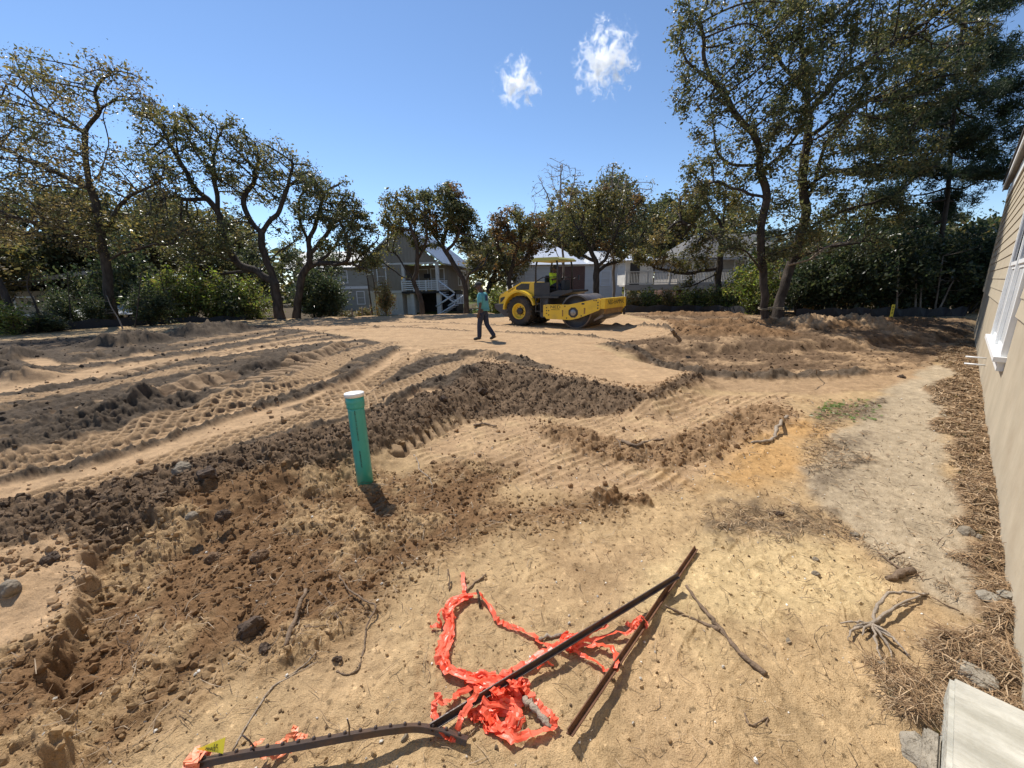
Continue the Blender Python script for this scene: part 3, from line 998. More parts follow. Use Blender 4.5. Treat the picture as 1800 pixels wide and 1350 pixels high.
T['red'] = make_tree('oak_tree', 'slim oak with rust brown leaves beside the back of the roller', TREE_G, 29.0,
    [[(900, 552), (898, 520), (896, 490), (899, 470), (906, 445), (915, 425)],
     [(897, 495), (890, 470), (884, 450), (874, 430)],
     [(899, 470), (912, 462), (925, 450), (932, 430)]],
    [(880, 385, 20), (905, 375, 18), (925, 390, 20), (945, 400, 18), (890, 415, 20), (920, 420, 20), (940, 430, 18), (875, 440, 16), (905, 450, 16), (870, 405, 14), (930, 460, 14), (885, 470, 14)],
    .17, 17, 'rust', 8000, .08, 90, second=('olive', .1))
T['bare'] = make_tree('bare_tree', 'slim leafless tree with upswept fine twigs above the roller canopy', TREE_G, 31.0,
    [[(992, 552), (991, 500), (990, 450), (988, 400), (985, 360), (985, 320), (988, 292)],
     [(990, 430), (975, 380), (962, 345), (950, 320)],
     [(988, 400), (1000, 360), (1008, 325), (1012, 300)],
     [(991, 470), (968, 420), (945, 390), (938, 375)],
     [(986, 360), (972, 325), (968, 300)]],
    [(985, 300, 22), (960, 315, 20), (1010, 310, 20), (945, 345, 18), (1020, 340, 18), (975, 340, 22), (1000, 345, 20), (950, 375, 16), (970, 290, 14)],
    .085, 18, 'olive', 250, .05, 110, bark=M_BARK_PALE, bare=.3)
T['thin'] = make_tree('bare_tree', 'thin straight tree with sparse twigs at the top right of the roller canopy', TREE_G, 29.5,
    [[(1080, 548), (1079, 500), (1078, 450), (1077, 400), (1076, 350), (1076, 300)],
     [(1078, 420), (1066, 370), (1058, 335)],
     [(1077, 400), (1094, 355), (1102, 320)],
     [(1077, 370), (1086, 330), (1090, 305)]],
    [(1075, 300, 18), (1095, 320, 18), (1060, 325, 18), (1100, 345, 16), (1080, 340, 18), (1115, 335, 14), (1045, 335, 14), (1140, 330, 16), (1130, 345, 14)],
    .10, 19, 'olive', 700, .055, 110, bark=M_BARK_PALE, bare=.3)
T['mid'] = make_tree('oak_tree', 'yellowing oak standing before the railed deck of the pale house', TREE_G, 24.0,
    [[(1261, 552), (1262, 520), (1263, 490), (1266, 450), (1270, 420), (1272, 385), (1275, 350), (1278, 325)],
     [(1268, 420), (1240, 405), (1212, 395), (1190, 385)],
     [(1264, 470), (1240, 475), (1210, 480), (1180, 478), (1150, 470)],
     [(1271, 400), (1250, 370), (1238, 345), (1230, 330)],
     [(1270, 410), (1292, 395), (1305, 375)],
     [(1264, 480), (1240, 492), (1215, 502), (1198, 505)]],
    [(1225, 335, 22), (1250, 340, 20), (1200, 355, 22), (1180, 385, 22), (1215, 390, 22), (1160, 420, 20), (1190, 420, 20), (1235, 375, 20), (1290, 350, 18), (1230, 440, 20), (1200, 460, 22), (1160, 455, 18), (1130, 455, 16), (1180, 478, 12), (1215, 490, 10), (1235, 455, 14), (1115, 450, 12)],
    .18, 20, 'olive', 10500, .068, 90, second=('brown', .15))
T['big'] = make_tree('oak_tree', 'tallest oak, paired trunks tied by a rope, its crown cut by the top edge', TREE_G, 16.2,
    [[(1343, 576), (1342, 530), (1342, 489), (1339, 455), (1339, 420), (1340, 389), (1346, 360), (1346, 340), (1340, 320), (1334, 300), (1334, 280), (1335, 258), (1320, 235), (1300, 213), (1285, 190), (1269, 164), (1250, 146), (1229, 129), (1208, 105), (1191, 80)],
     [(1366, 576, .1), (1370, 540, .2), (1377, 511, .3), (1387, 478, .4), (1398, 440, .5), (1411, 407, .6), (1417, 375, .6), (1416, 350, .6), (1411, 311, .6), (1416, 275, .6), (1421, 244, .6), (1420, 200, .7), (1420, 169, .8), (1416, 120, .8), (1406, 62, .8), (1412, 10, .8), (1420, -40, .8)],
     [(1334, 292), (1310, 290), (1277, 289), (1262, 265), (1255, 240), (1252, 200), (1253, 165)],
     [(1339, 482), (1328, 462), (1313, 447), (1293, 437), (1275, 440)],
     [(1418, 352, .6), (1430, 325, .4), (1439, 302, .2), (1447, 267, 0), (1470, 230, 0), (1490, 190, -.2)],
     [(1405, 420, .6), (1450, 385, .2), (1491, 369, 0), (1535, 355, -.2), (1571, 347, -.3)],
     [(1421, 200, .7), (1464, 147, .4), (1500, 124, .2), (1550, 90, 0), (1600, 60, 0), (1650, 20, 0)],
     [(1422, 240, .6), (1480, 200, .3), (1530, 175, .5), (1600, 150, .6)],
     [(1422, 169, .7), (1380, 120, 1), (1350, 70, 1.2), (1330, 20, 1.2)],
     [(1270, 166), (1240, 110), (1235, 60), (1225, 20)],
     [(1345, 350), (1300, 335, -.3), (1262, 320, -.4), (1225, 322, -.5)],
     [(1392, 462, .5), (1430, 440, 0), (1480, 430, -.3), (1530, 420, -.5)],
     [(1417, 330, .6), (1470, 300, .3), (1540, 290, 0), (1600, 280, 0)],
     [(1336, 300), (1375, 270, -.3), (1400, 240, -.6)]],
    [(1210, 60, 30), (1240, 30, 36), (1215, 110, 30), (1275, 60, 40), (1320, 30, 40), (1225, 150, 36), (1265, 130, 36), (1205, 190, 22), (1240, 200, 36), (1290, 160, 36), (1330, 100, 40), (1370, 50, 44), (1420, 30, 48), (1380, 130, 44),
     (1470, 60, 48), (1530, 40, 50), (1590, 40, 50), (1650, 20, 46), (1440, 130, 46), (1500, 140, 46), (1560, 130, 48), (1620, 110, 46), (1250, 260, 34), (1230, 300, 28), (1290, 240, 34), (1340, 200, 40), (1390, 210, 40), (1460, 210, 46),
     (1520, 220, 46), (1580, 200, 46), (1300, 310, 32), (1250, 345, 28), (1360, 280, 40), (1430, 290, 40), (1490, 290, 44), (1550, 290, 44), (1610, 270, 44), (1380, 350, 38), (1440, 370, 40), (1500, 370, 40), (1560, 370, 40), (1310, 380, 28),
     (1280, 430, 22), (1400, 420, 30), (1460, 430, 34), (1520, 430, 34), (1220, 330, 22), (1240, 400, 22), (1310, 130, 30), (1690, 60, 36), (1670, 140, 40), (1215, 20, 26), (1400, -40, 50), (1500, -40, 50)],
    .21, 21, 'oak', 62000, .052, 80, spread=.15, second=('olive', .3), step=.2)

def pine_tree(label, dist, trunk, tiers, r_root, seed, n_needles):
    g = np.random.default_rng(seed)
    P = np.array([at(p[0], p[1], dist) for p in trunk]); base = P[0].copy(); base[2] = gz(base[0], base[1]); P[0][2] = base[2] - .1
    root = empty('pine_tree', base, 0, label, 'tree', None)
    mb = MB(); P = smooth_line(P, 4)
    mb.tube(P, np.linspace(r_root, r_root * .35, len(P)), 9, cap=False)
    tufts = []
    for (px, py, ln) in tiers:
        b = P[np.argmin(np.abs(P[:, 2] - at(px, py, dist)[2]))]
        e = at(px, py, dist) + np.array([0, g.normal(0, 1.0), 0])
        q = np.linspace(0, 1, 8)[:, None]
        br = b + (e - b) * q + np.array([0, 0, -.5]) * np.sin(q * np.pi) * g.uniform(.2, .8)
        mb.tube(br, np.linspace(.05, .012, 8), 5, cap=False)
        rw = ln * dist / F
        for k in range(int(14 * rw ** 2) + 8):
            o = g.normal(size=3); o /= np.linalg.norm(o); o *= g.uniform(.2, 1) * rw
            t = e + o * np.array([1.1, 1.1, .38])
            s = e + (b - e) * g.uniform(0, .35)
            mb.tube(np.array([s, (s + t) / 2 + g.normal(0, .05, 3), t]), [.012, .009, .006], 3, cap=False)
            tufts.append(t)
    mb.build('trunk', M_BARK, root, base)
    tufts = np.array(tufts)
    i = g.integers(0, len(tufts), n_needles)
    c = tufts[i] + g.normal(0, .13, (n_needles, 3))
    V, Fc = leaf_faces(c, .027, g, .1, 7.0)
    o = fast_mesh('needles', V - base, Fc, M_NEEDLE, root, tints(n_needles, 'pine', g))
    o['kind'] = 'stuff'
    return root

pine_tree('dark pine with flat layered boughs reaching over the tan house roof', 19.0,
    [(1650, 560), (1652, 480), (1655, 420), (1665, 350), (1672, 260), (1680, 160), (1690, 60), (1700, -60)],
    [(1600, 120, 40), (1560, 170, 36), (1640, 90, 40), (1720, 110, 46), (1770, 150, 46), (1740, 60, 40), (1800, 90, 46), (1620, 200, 44), (1690, 200, 48), (1750, 220, 48), (1800, 240, 46), (1580, 250, 40), (1650, 280, 46), (1720, 300, 46),
     (1770, 310, 40), (1600, 330, 40), (1550, 300, 36), (1690, 360, 40), (1740, 370, 34), (1640, 380, 36), (1590, 390, 34), (1700, 30, 40), (1660, 160, 40), (1830, 170, 40), (1620, 20, 40), (1760, 0, 40), (1675, 180, 44), (1668, 250, 44), (1700, 250, 44), (1660, 320, 40), (1600, 170, 44), (1570, 220, 40), (1620, 300, 40), (1780, 190, 44), (1800, 300, 40), (1760, 260, 44), (1730, 170, 44), (1640, 240, 44), (1560, 350, 34), (1720, 340, 36), (1520, 260, 34), (1800, 40, 40)],
    .12, 31, 95000)

# generic trees of the background, three grown and the rest copied
def seed_tree(seed, pal, second, h, leaves):
    """a free-standing tree about h metres tall grown round the origin"""
    g = np.random.default_rng(seed)
    trunk = np.array([[0, 0, -.05], [.05, .05, h * .12], [.2 * g.normal(), .1, h * .26], [.35 * g.normal(), .3 * g.normal(), h * .42], [.6 * g.normal(), .5 * g.normal(), h * .62]])
    limbs = [trunk]
    for k in range(4):
        a = g.uniform(0, 6.28); s = trunk[2 + k % 2]
        limbs.append(np.array([s, s + np.array([math.cos(a), math.sin(a), .7]) * h * .14, s + np.array([math.cos(a), math.sin(a), .9]) * h * .30]))
    at_ = []
    for k in range(13):
        a = g.uniform(0, 6.28); rr = g.uniform(.05, .36) * h; zz = g.uniform(.40, .88) * h
        c = np.array([math.cos(a) * rr, math.sin(a) * rr, zz]); q = g.normal(size=(70, 3)); q /= np.linalg.norm(q, axis=1)[:, None]
        at_.append(c + q * (g.uniform(.2, 1, (70, 1)) ** .5) * h * .14)
    pos, par = grow([smooth_line(w, 3) for w in limbs], np.concatenate(at_), g, step=h * .032, kill=h * .045, infl=h * .4)
    r, kids, acc = radii(par, h * .022, expo=2.4, rmin=.012)
    mb = MB(); branch_mesh(mb, pos, par, r, kids)
    root = empty('oak_tree', (0, 0, 0), 0, 'x', 'tree')
    mb.build('trunk', M_BARK, root)
    tw = np.where(acc <= 4)[0]
    w = np.where(kids[tw] == 0, 2.2, 1.0); w = w * np.clip(1 + fbm(pos[tw][:, 0], pos[tw][:, 2] + pos[tw][:, 1], 2, seed), .15, 2.2)
    cen = pos[g.choice(tw, leaves, p=w / w.sum())] + g.normal(0, .20, (leaves, 3))
    V, Fc = leaf_faces(cen, .098, g, .25)
    tn = np.clip(1 + .35 * fbm(cen[:, 0] * .7, cen[:, 2] * .7, 2, seed + 5), .6, 1.6)
    col = tints(leaves, pal, g, tn)
    sel = fbm(cen[:, 0] * .5, cen[:, 2] * .5, 2, seed + 9) > .2
    col = np.where(np.repeat(sel, 4)[:, None], tints(leaves, second, g, tn), col)
    o = fast_mesh('crown', V, Fc, M_LEAF, root, col); o['kind'] = 'stuff'
    return root

proto = [seed_tree(201, 'olive', 'brown', 7.5, 9000), seed_tree(202, 'oak', 'olive', 7.5, 9000), seed_tree(203, 'dark', 'oak', 7.5, 9000)]
used = [False] * 3
BACK = [  # pixel x, metres ahead, prototype, height, label
    (-60, 22, 0, 8.0, 'oak cut by the left edge of the picture'),
    (40, 27, 1, 8.5, 'dark oak behind the tall oak, over the low metal roof'),
    (120, 30, 2, 10.5, 'shaded oak behind the low metal roof'),
    (235, 31, 0, 10.5, 'brown green oak seen between the tall and the leaning oak'),
    (310, 34, 1, 11.5, 'green oak behind the leaning oak limbs at its left'),
    (385, 37, 0, 12.0, 'yellow green oak beyond the bright shrubs, behind the leaning oak'),
    (455, 34, 2, 6.4, 'dark oak right behind the fork of the leaning oak'),
    (560, 36, 2, 6.5, 'dense evergreen behind the spreading oak, left of the blue house'),
    (625, 58, 1, 7.5, 'far oak showing over the blue grey house'),
    (870, 44, 0, 10.0, 'olive oak far back, right of the grey house'),
    (935, 58, 1, 12.5, 'oak behind the white roofed house, left of the bare tree'),
    (1020, 62, 0, 18.5, 'pale olive tree rising highest behind the white roofed house'),
    (1085, 60, 1, 17.5, 'tall tree behind the white roofed house and the thin tree'),
    (1150, 52, 0, 14.0, 'yellowish oak rising behind the left end of the railed deck'),
    (1215, 50, 1, 13.0, 'oak rising behind the dark shingle roof'),
    (1330, 48, 2, 9.0, 'dark tree behind the shingle roof and the rope tied trunks'),
    (1430, 30, 1, 6.4, 'shaded oak right behind the right trunk of the tallest oak'),
    (1500, 27, 2, 6.5, 'dark oak over the thicket left of the yellow marker'),
    (1560, 32, 0, 7.0, 'brownish oak far behind the yellow marker'),
    (1625, 27, 2, 5.8, 'dark small oak over the thicket right of the yellow marker'),
    (1700, 33, 0, 6.0, 'brown topped oak against the sky beside the tan house corner'),
    (1760, 30, 1, 6.5, 'oak behind the far corner of the tan house'),
]
for i, (px, Y, k, h, lab) in enumerate(BACK):
    p = at(px, 545, Y)
    o = proto[k] if not used[k] else copy_tree(proto[k])
    used[k] = True
    o.location = (p[0], p[1], gz(p[0], p[1]) - .05)
    s = h / 7.5
    o.scale = (s * rng.uniform(.95, 1.2), s * rng.uniform(.95, 1.2), s)
    o.rotation_euler = (0, 0, rng.uniform(0, 6.28))
    tag(o, lab, 'tree', 'trees of the background')

# shrubs and undergrowth
def shrub_bm(name, seed, pal, n, size, stems=7, h=1.6, w=1.0, second=None, mat=None):
    g = np.random.default_rng(seed)
    root = empty(name, (0, 0, 0), 0, 'x', 'shrub')
    mb = MB(); tips = []
    for k in range(stems):
        a = g.uniform(0, 6.28); rr = g.uniform(.2, 1) * w
        e = np.array([math.cos(a) * rr, math.sin(a) * rr, h * g.uniform(.55, 1)])
        s = e * np.array([.12, .12, 0])
        m_ = (s + e) / 2 + g.normal(0, .08, 3)
        mb.tube(np.array([s, m_, e]), [.022, .016, .006], 4, cap=False)
        for j in range(6):
            t = g.uniform(.35, 1); b = s + (e - s) * t
            q = b + g.normal(0, .3, 3) * np.array([w, w, h * .5])
            q[2] = max(q[2], .1)
            mb.tube(np.array([b, q]), [.008, .004], 3, cap=False); tips += [q, (b + q) / 2]
        tips.append(e)
    mb.build('stems', M_BARK, root)
    tips = np.array(tips)
    cen = tips[g.integers(0, len(tips), n)] + g.normal(0, .13, (n, 3)); cen[:, 2] = np.maximum(cen[:, 2], .04)
    V, Fc = leaf_faces(cen, size, g, .2)
    col = tints(n, pal, g)
    if second: col = np.where(np.repeat(g.uniform(size=n) > .6, 4)[:, None], tints(n, second, g), col)
    o = fast_mesh('leaves', V, Fc, mat or M_LEAF, root, col); o['kind'] = 'stuff'
    return root

P_BRIGHT = shrub_bm('shrub', 301, 'shrub', 4200, .052, 9, 1.9, 1.0, 'olive')
P_DARK = shrub_bm('shrub', 302, 'dark', 6500, .05, 12, 1.9, 1.0, 'pine')
P_OLIVE = shrub_bm('shrub', 303, 'olive', 3600, .052, 8, 1.7, .9, 'rust')
P_HEDGE = shrub_bm('shrub', 304, 'oak', 3200, .052, 10, 1.1, .8, 'shrub')
used_s = {}
SHRUBS = [  # pixel x, metres, kind, height, width, label
    (20, 16.0, 'B', 1.3, 1.0, 'green shrub at the left edge below the leaning bare trunk'),
    (112, 18.6, 'D', 1.5, .8, 'dark shrub hiding the left end of the bright metal roof'),
    (172, 18.9, 'D', 1.3, .7, 'dark shrub before the middle of the bright metal roof'),
    (262, 19.2, 'D', 1.7, 1.0, 'dark shrub hiding the right end of the bright metal roof'),
    (75, 16.8, 'D', .8, .9, 'dark shrub before the low beige house'),
    (140, 19, 'D', .6, .9, 'low dark shrub in front of the metal roof, left of the tall oak trunk'),
    (150, 23.5, 'D', 3.5, 1.4, 'glossy dark bush left of the tall oak trunk'),
    (245, 23, 'D', 4.6, 1.8, 'big glossy evergreen bush right of the tall oak trunk'),
    (205, 23.5, 'D', 4.0, 1.6, 'glossy evergreen bush behind the tall oak trunk'),
    (285, 21.5, 'B', 2.6, 1.5, 'bright green bush, leftmost of the row left of the leaning oak'),
    (330, 22, 'B', 2.7, 1.5, 'bright green bush second from the left in the row by the leaning oak'),
    (372, 22.5, 'B', 2.5, 1.4, 'bright green bush third from the left in the row by the leaning oak'),
    (410, 23, 'D', 2.1, 1.2, 'darker green bush just left of the leaning oak trunk'),
    (448, 23.5, 'B', 2.4, 1.3, 'green bush touching the leaning oak trunk at its left'),
    (555, 25.0, 'D', 2.9, 1.5, 'dark holly bush right of the spreading oak trunk'),
    (582, 25.5, 'D', 2.4, 1.2, 'dark bush behind the rope fence by the blue house'),
    (608, 30, 'O', 1.0, 1.0, 'low bush under the blue grey house wall'),
    (640, 32, 'O', 1.1, 1.0, 'low bush under the white window of the blue house'),
    (677, 24, 'O', 2.1, .7, 'thin twiggy bush before the garage wall of the grey house'),
    (845, 30, 'B', 1.5, .9, 'small green bush right of the grey house steps'),
    (868, 28, 'B', 2.0, 1.0, 'green bush behind the walking man, beside the roller'),
    (1000, 28, 'O', 1.8, 1.2, 'dry bush before the white roofed house'),
    (1112, 25, 'O', 1.25, .9, 'brown green hedge bush next to the roller drum, first from the left'),
    (1140, 25, 'H', 1.3, 1.0, 'hedge bush second from the roller drum under the deck'),
    (1170, 24.5, 'O', 1.5, 1.0, 'hedge bush third from the roller drum under the deck'),
    (1200, 24.2, 'H', 1.3, 1.0, 'hedge bush fourth from the roller drum, left of the yellowing oak'),
    (1228, 24, 'H', 1.25, 1.0, 'glossy hedge bush next to the yellowing oak trunk'),
    (1258, 23.3, 'H', 1.25, .9, 'glossy hedge bush at the foot of the yellowing oak'),
    (1285, 22.8, 'H', 1.35, .9, 'glossy hedge bush right of the yellowing oak trunk'),
    (1318, 19.5, 'B', 2.3, 1.1, 'light green rhododendron like bush left of the rope tied trunks'),
    (1335, 21, 'B', 3.0, 1.3, 'tall light green bush behind the rope tied trunks'),
    (1400, 19, 'D', 2.4, 1.3, 'dark bush right of the rope tied trunks'),
    (1450, 18.8, 'D', 2.9, 1.5, 'dark bush second right of the rope tied trunks'),
    (1500, 18.6, 'D', 3.2, 1.6, 'dark tall bush left of the yellow marker'),
    (1550, 18.6, 'D', 3.0, 1.6, 'dark bush right behind the yellow marker'),
    (1600, 18.5, 'D', 3.3, 1.6, 'dark tall bush right of the yellow marker'),
    (1650, 18.5, 'D', 3.0, 1.6, 'dark bush at the foot of the pine'),
    (1695, 18.2, 'D', 3.3, 1.6, 'dark bush beside the far corner of the tan house'),
    (1745, 18.5, 'D', 3.2, 1.6, 'dark bush behind the far corner of the tan house'),
    (1420, 22.5, 'O', 4.6, 2.0, 'olive bush rising behind the paired trunks'),
    (1480, 22.5, 'D', 4.8, 2.0, 'tall shaded bush behind the thicket, left of the marker'),
    (1540, 22.5, 'O', 4.6, 2.0, 'tall olive bush behind the thicket above the marker'),
    (1600, 22.5, 'D', 4.9, 2.1, 'tall shaded bush behind the thicket, right of the marker'),
    (1660, 22.5, 'O', 4.9, 2.1, 'tall olive bush under the pine boughs'),
    (1720, 22.5, 'D', 5.0, 2.1, 'tall shaded bush at the house corner'),
]
KIND = dict(B=P_BRIGHT, D=P_DARK, O=P_OLIVE, H=P_HEDGE)
HH = dict(B=1.9, D=1.9, O=1.7, H=1.1)
for (px, Y, k, h, w, lab) in SHRUBS:
    p = at(px, 545, Y)
    o = KIND[k] if k not in used_s else copy_tree(KIND[k])
    used_s[k] = 1
    o.location = (p[0], p[1], gz(p[0], p[1]) - .05)
    o.scale = (w, w, h / HH[k]); o.rotation_euler = (0, 0, rng.uniform(0, 6.28))
    tag(o, lab, 'shrub', 'shrubs along the edge of the site')

# saplings and dead boughs
def stem(name, label, cat, pts, dist, rad, mat, group=None, twigs=0, seed=0):
    g = np.random.default_rng(seed)
    P = smooth_line(np.array([at(p[0], p[1], dist + (p[2] if len(p) > 2 else 0)) for p in pts]), 4)
    mb = MB(); mb.tube(P, np.linspace(rad, rad * .35, len(P)), 6)
    for k in range(twigs):
        b = P[g.integers(len(P) // 3, len(P))]
        d = g.normal(0, .35, 3); d[2] = abs(d[2]) * .6
        mb.tube(np.array([b, b + d * .5 + g.normal(0, .05, 3), b + d]), [rad * .3, rad * .2, .004], 3, cap=False)
    o = mb.build(name, mat, None, P[0])
    return tag(o, label, cat, group)

SG = 'thin stems among the shrubs'
stem('sapling', 'thin dark sapling leaning right beside the grey house corner', 'sapling', [(655, 556), (650, 520), (645, 485), (637, 455), (632, 430)], 24.5, .055, M_BARK, SG, 10, 1)
stem('sapling', 'thin dark sapling, right one of the pair at the grey house corner', 'sapling', [(664, 556), (661, 525), (656, 490), (650, 460)], 24.6, .045, M_BARK, SG, 8, 2)
stem('sapling', 'bare bent sapling before the dark left bushes', 'sapling', [(60, 590), (68, 560), (60, 530), (48, 505), (52, 480)], 16.5, .05, M_BARK, SG, 10, 3)
stem('sapling', 'crooked dark trunk slanting in from the left edge', 'sapling', [(42, 600), (24, 560), (5, 510), (-20, 460), (-40, 400)], 16.3, .17, M_BARK, None, 6, 4)
stem('sapling', 'pair stemmed grey sapling right of the tall oak trunk', 'sapling', [(218, 583), (208, 560), (196, 540), (188, 520)], 17.6, .035, M_BARK_PALE, SG, 6, 5)
stem('sapling', 'thin slanting sapling through the bright green bushes', 'sapling', [(300, 575), (296, 545), (288, 510), (280, 478)], 20.5, .04, M_BARK, SG, 5, 6)
for i, (x0, x1, lab) in enumerate([(128, 118, 'thin dark stem before the left part of the metal roof'), (236, 248, 'thin dark stem before the right part of the metal roof')]):
    stem('sapling', lab, 'sapling', [(x0, 585), ((x0 + x1) / 2, 540), (x1, 480)], 18.2, .035, M_BARK, SG, 9, 60 + i)
for i, (x0, x1, lab) in enumerate([(1608, 1612, 'pale thin trunk right of the yellow marker'), (1616, 1622, 'pale thin trunk, right one of the pair by the marker'), (1640, 1658, 'thin pale trunk slanting right by the marker'),
                                   (1575, 1580, 'short thin stem close to the yellow marker')]):
    stem('sapling', lab, 'sapling', [(x0, 562), ((x0 + x1) / 2, 510), (x1, 450)], 17.6, .045, M_BARK_PALE, SG, 7, 20 + i)
stem('dead_branch', 'bleached dead bough hanging right of the paired trunks', 'branch', [(1386, 466, 0), (1410, 460, -.3), (1425, 455, -.6), (1440, 442, -.8), (1465, 430, -1), (1500, 425, -1.2)], 16.2, .045, M_BARK_PALE, None, 26, 30)
stem('dead_branch', 'pale fallen dead limb propped in the dark thicket', 'branch', [(1645, 555), (1660, 525), (1672, 500), (1680, 492), (1692, 500)], 17.4, .04, M_BARK_PALE, None, 8, 31)
# rope round the paired trunks
b_ = at(1355, 543, 16.25)
rp = MB()
for s_, t_ in ((0, 0), (.05, .02)):
    a_ = np.linspace(0, 2 * np.pi, 40)
    rp.tube(np.stack([b_[0] + .47 * np.cos(a_), b_[1] + .34 * np.sin(a_), b_[2] + s_ + .02 * np.sin(a_ * 3)], 1), .014, 6)
o = rp.build('rope', plain('rope_fibre', (.30, .25, .17), .9, .2, 40), None, b_)
tag(o, 'pale rope wrapped round the paired trunks of the tallest oak', 'rope')

# the woods further off, one mass behind the houses
def woods():
    g = np.random.default_rng(91); n = 16000
    a = R(1) * g.uniform(-75, 75, n); rr = g.uniform(78, 92, n)
    top = 9.5 + 2.6 * fbm(a * 14, a * 0 + 3, 4, 92)
    z = -1.2 + top * g.uniform(0, 1, n) ** .8
    V, Fc = leaf_faces(np.c_[rr * np.sin(a), rr * np.cos(a), z], .75, g, .2, 1.5)
    o = fast_mesh('far_woods', V, Fc, M_LEAF, None, tints(n, 'olive', g, np.clip(1 + .5 * fbm(a * 20, z * .4, 2, 4), .5, 1.6)))
    tag(o, 'olive woods closing the view behind the houses', 'woods', None, 'stuff')
woods()

# ------------------------------------------------------------------ houses
M_STUCCO = plain('tan_stucco', (.445, .378, .275), .85, .09, 2.2, .25, dirt=(.36, .28, .19), dirt_amt=.45, spec=.2)
M_SIDING = plain('tan_siding', (.47, .40, .29), .7, .05, 4, .1, spec=.3, stretch=(.3, 1, 1))
M_WHITE = plain('white_trim', (.80, .80, .78), .45, .03, 5, dirt=(.6, .58, .53), dirt_amt=.3)
M_SOFFIT = plain('grey_soffit', (.34, .31, .27), .8, .1, 8)
M_SHINGLE = plain('dark_shingle', (.115, .11, .105), .9, .35, 3, .5)
M_METAL = plain('pale_metal_roof', (.55, .57, .60), .32, .08, 2, metal=.6, dirt=(.4, .4, .4), dirt_amt=.3)
M_WROOF = plain('white_metal_roof', (.78, .80, .82), .3, .05, 2, metal=.2)
M_GREYBOARD = plain('grey_board', (.31, .26, .20), .75, .12, 4, stretch=(1, 1, .2))
M_WHITEWALL = plain('white_wall', (.68, .64, .57), .7, .08, 3, stretch=(.2, .2, 1))
M_GARAGE = plain('garage_white', (.66, .61, .53), .6, .06, 3)
M_TEAL = plain('blue_grey_siding', (.33, .32, .27), .7, .1, 4, stretch=(.2, .2, 1))
M_PALE = plain('pale_siding', (.40, .37, .33), .7, .1, 4, stretch=(.2, .2, 1))
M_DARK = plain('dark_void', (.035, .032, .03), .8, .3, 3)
M_BRICKBROWN = plain('brown_wall', (.16, .085, .06), .85, .25, 9)
M_CONC = plain('concrete', (.46, .44, .375), .85, .22, 9, .6, dirt=(.30, .28, .22), dirt_amt=.75, spec=.2, stretch=(1.2, .35, 1))
M_CONC_R = plain('rough_concrete', (.29, .25, .19), .95, .25, 14, 1.0, dirt=(.28, .25, .2), dirt_amt=.6)
m, N, L, b = new_mat('window_glass')
b.inputs['Base Color'].default_value = (.03, .035, .04, 1); b.inputs['Roughness'].default_value = .06
b.inputs['Specular IOR Level'].default_value = .8
tc = N.new('ShaderNodeTexCoord'); nz = N.new('ShaderNodeTexNoise'); nz.inputs['Scale'].default_value = 1.5
bp = N.new('ShaderNodeBump'); bp.inputs['Strength'].default_value = .04; L.new(tc.outputs['Object'], nz.inputs[0]); L.new(nz.outputs[0], bp.inputs['Height']); L.new(bp.outputs[0], b.inputs['Normal'])
M_GLASS = m
M_CURTAIN = plain('curtain', (.45, .45, .44), .8, .25, 30, stretch=(6, 6, .3))


def window(parent, x, z, w, h, y=0.0, fr=.09, cols=1, rows=2, glass=None, proud=.04, axis='y', frame_mat=None):
    """a framed window on a wall whose outside looks towards -y (axis y) or +x (axis x)"""
    def bx(mb, x0, x1, y0, y1, z0, z1):
        if axis == 'y': mb.bx(x0, x1, y0, y1, z0, z1)
        else: mb.bx(-y1, -y0, x0, x1, z0, z1)
    f = MB()
    bx(f, x - fr, x, y - proud, y + .05, z - fr, z + h + fr); bx(f, x + w, x + w + fr, y - proud, y + .05, z - fr, z + h + fr)
    bx(f, x, x + w, y - proud, y + .05, z + h, z + h + fr); bx(f, x, x + w, y - proud - .02, y + .05, z - fr, z)
    t = .035
    for i in range(1, cols): bx(f, x + w * i / cols - t, x + w * i / cols + t, y - proud + .015, y + .03, z, z + h)
    fo = f.build('window', frame_mat or M_WHITE, parent)
    for r in range(rows):
        for c in range(cols):
            x0 = x + w * c / cols + (t if c else 0); x1 = x + w * (c + 1) / cols - (t if c < cols - 1 else 0)
            z0 = z + h * r / rows; z1 = z + h * (r + 1) / rows
            p = MB(); bx(p, x0, x1, y + .012 + .012 * r, y + .02 + .012 * r, z0 + .02, z1 - .02)
            p.build('pane', glass or M_GLASS, fo)
            s = MB()
            if r < rows - 1: bx(s, x0, x1, y - .012, y + .035, z1 - .025, z1 + .025)
            if r < rows - 1: s.build('sash_rail', frame_mat or M_WHITE, fo)
    return fo


# --- the tan house on the right; local x runs along the wall, local y out of it
WA = gp(1796, 1231)
WU = np.array([.74357, .66865]); WN = np.array([-.66865, .74357])
def wloc(p): d = np.asarray(p[:2]) - WA[:2]; return float(d @ WU), float(d @ WN)
house = empty('house', (WA[0], WA[1], 0), math.atan2(WU[1], WU[0]), 'tan house with lap siding and white trim along the right edge', 'house')
END = 17.6
w = MB(); w.bx(-4, END, -7, 0, -.4, 4.6); w.build('wall', M_STUCCO, house)
WX0, WX1, WZ0, WZ1 = 4.75, 7.3, .88, 3.2
z0, ex = 1.33, .2
i = 0
while z0 < 3.98:
    zt = min(z0 + ex + .02, 4.0)
    segs = [(-4, END)] if z0 > WZ1 + .12 else [(-4, WX0 - .13), (WX1 + .13, END)]
    for (a0, a1) in segs:
        p = MB(); p.prism([(.001, z0), (.026, z0), (.012, zt), (.001, zt)], a0, a1, 'x'); p.build('siding_board', M_SIDING, house)
    z0 += ex
p = MB(); p.bx(END - .09, END + .012, -.02, .034, 1.33, 4.0); p.build('corner_board', M_SIDING, house)
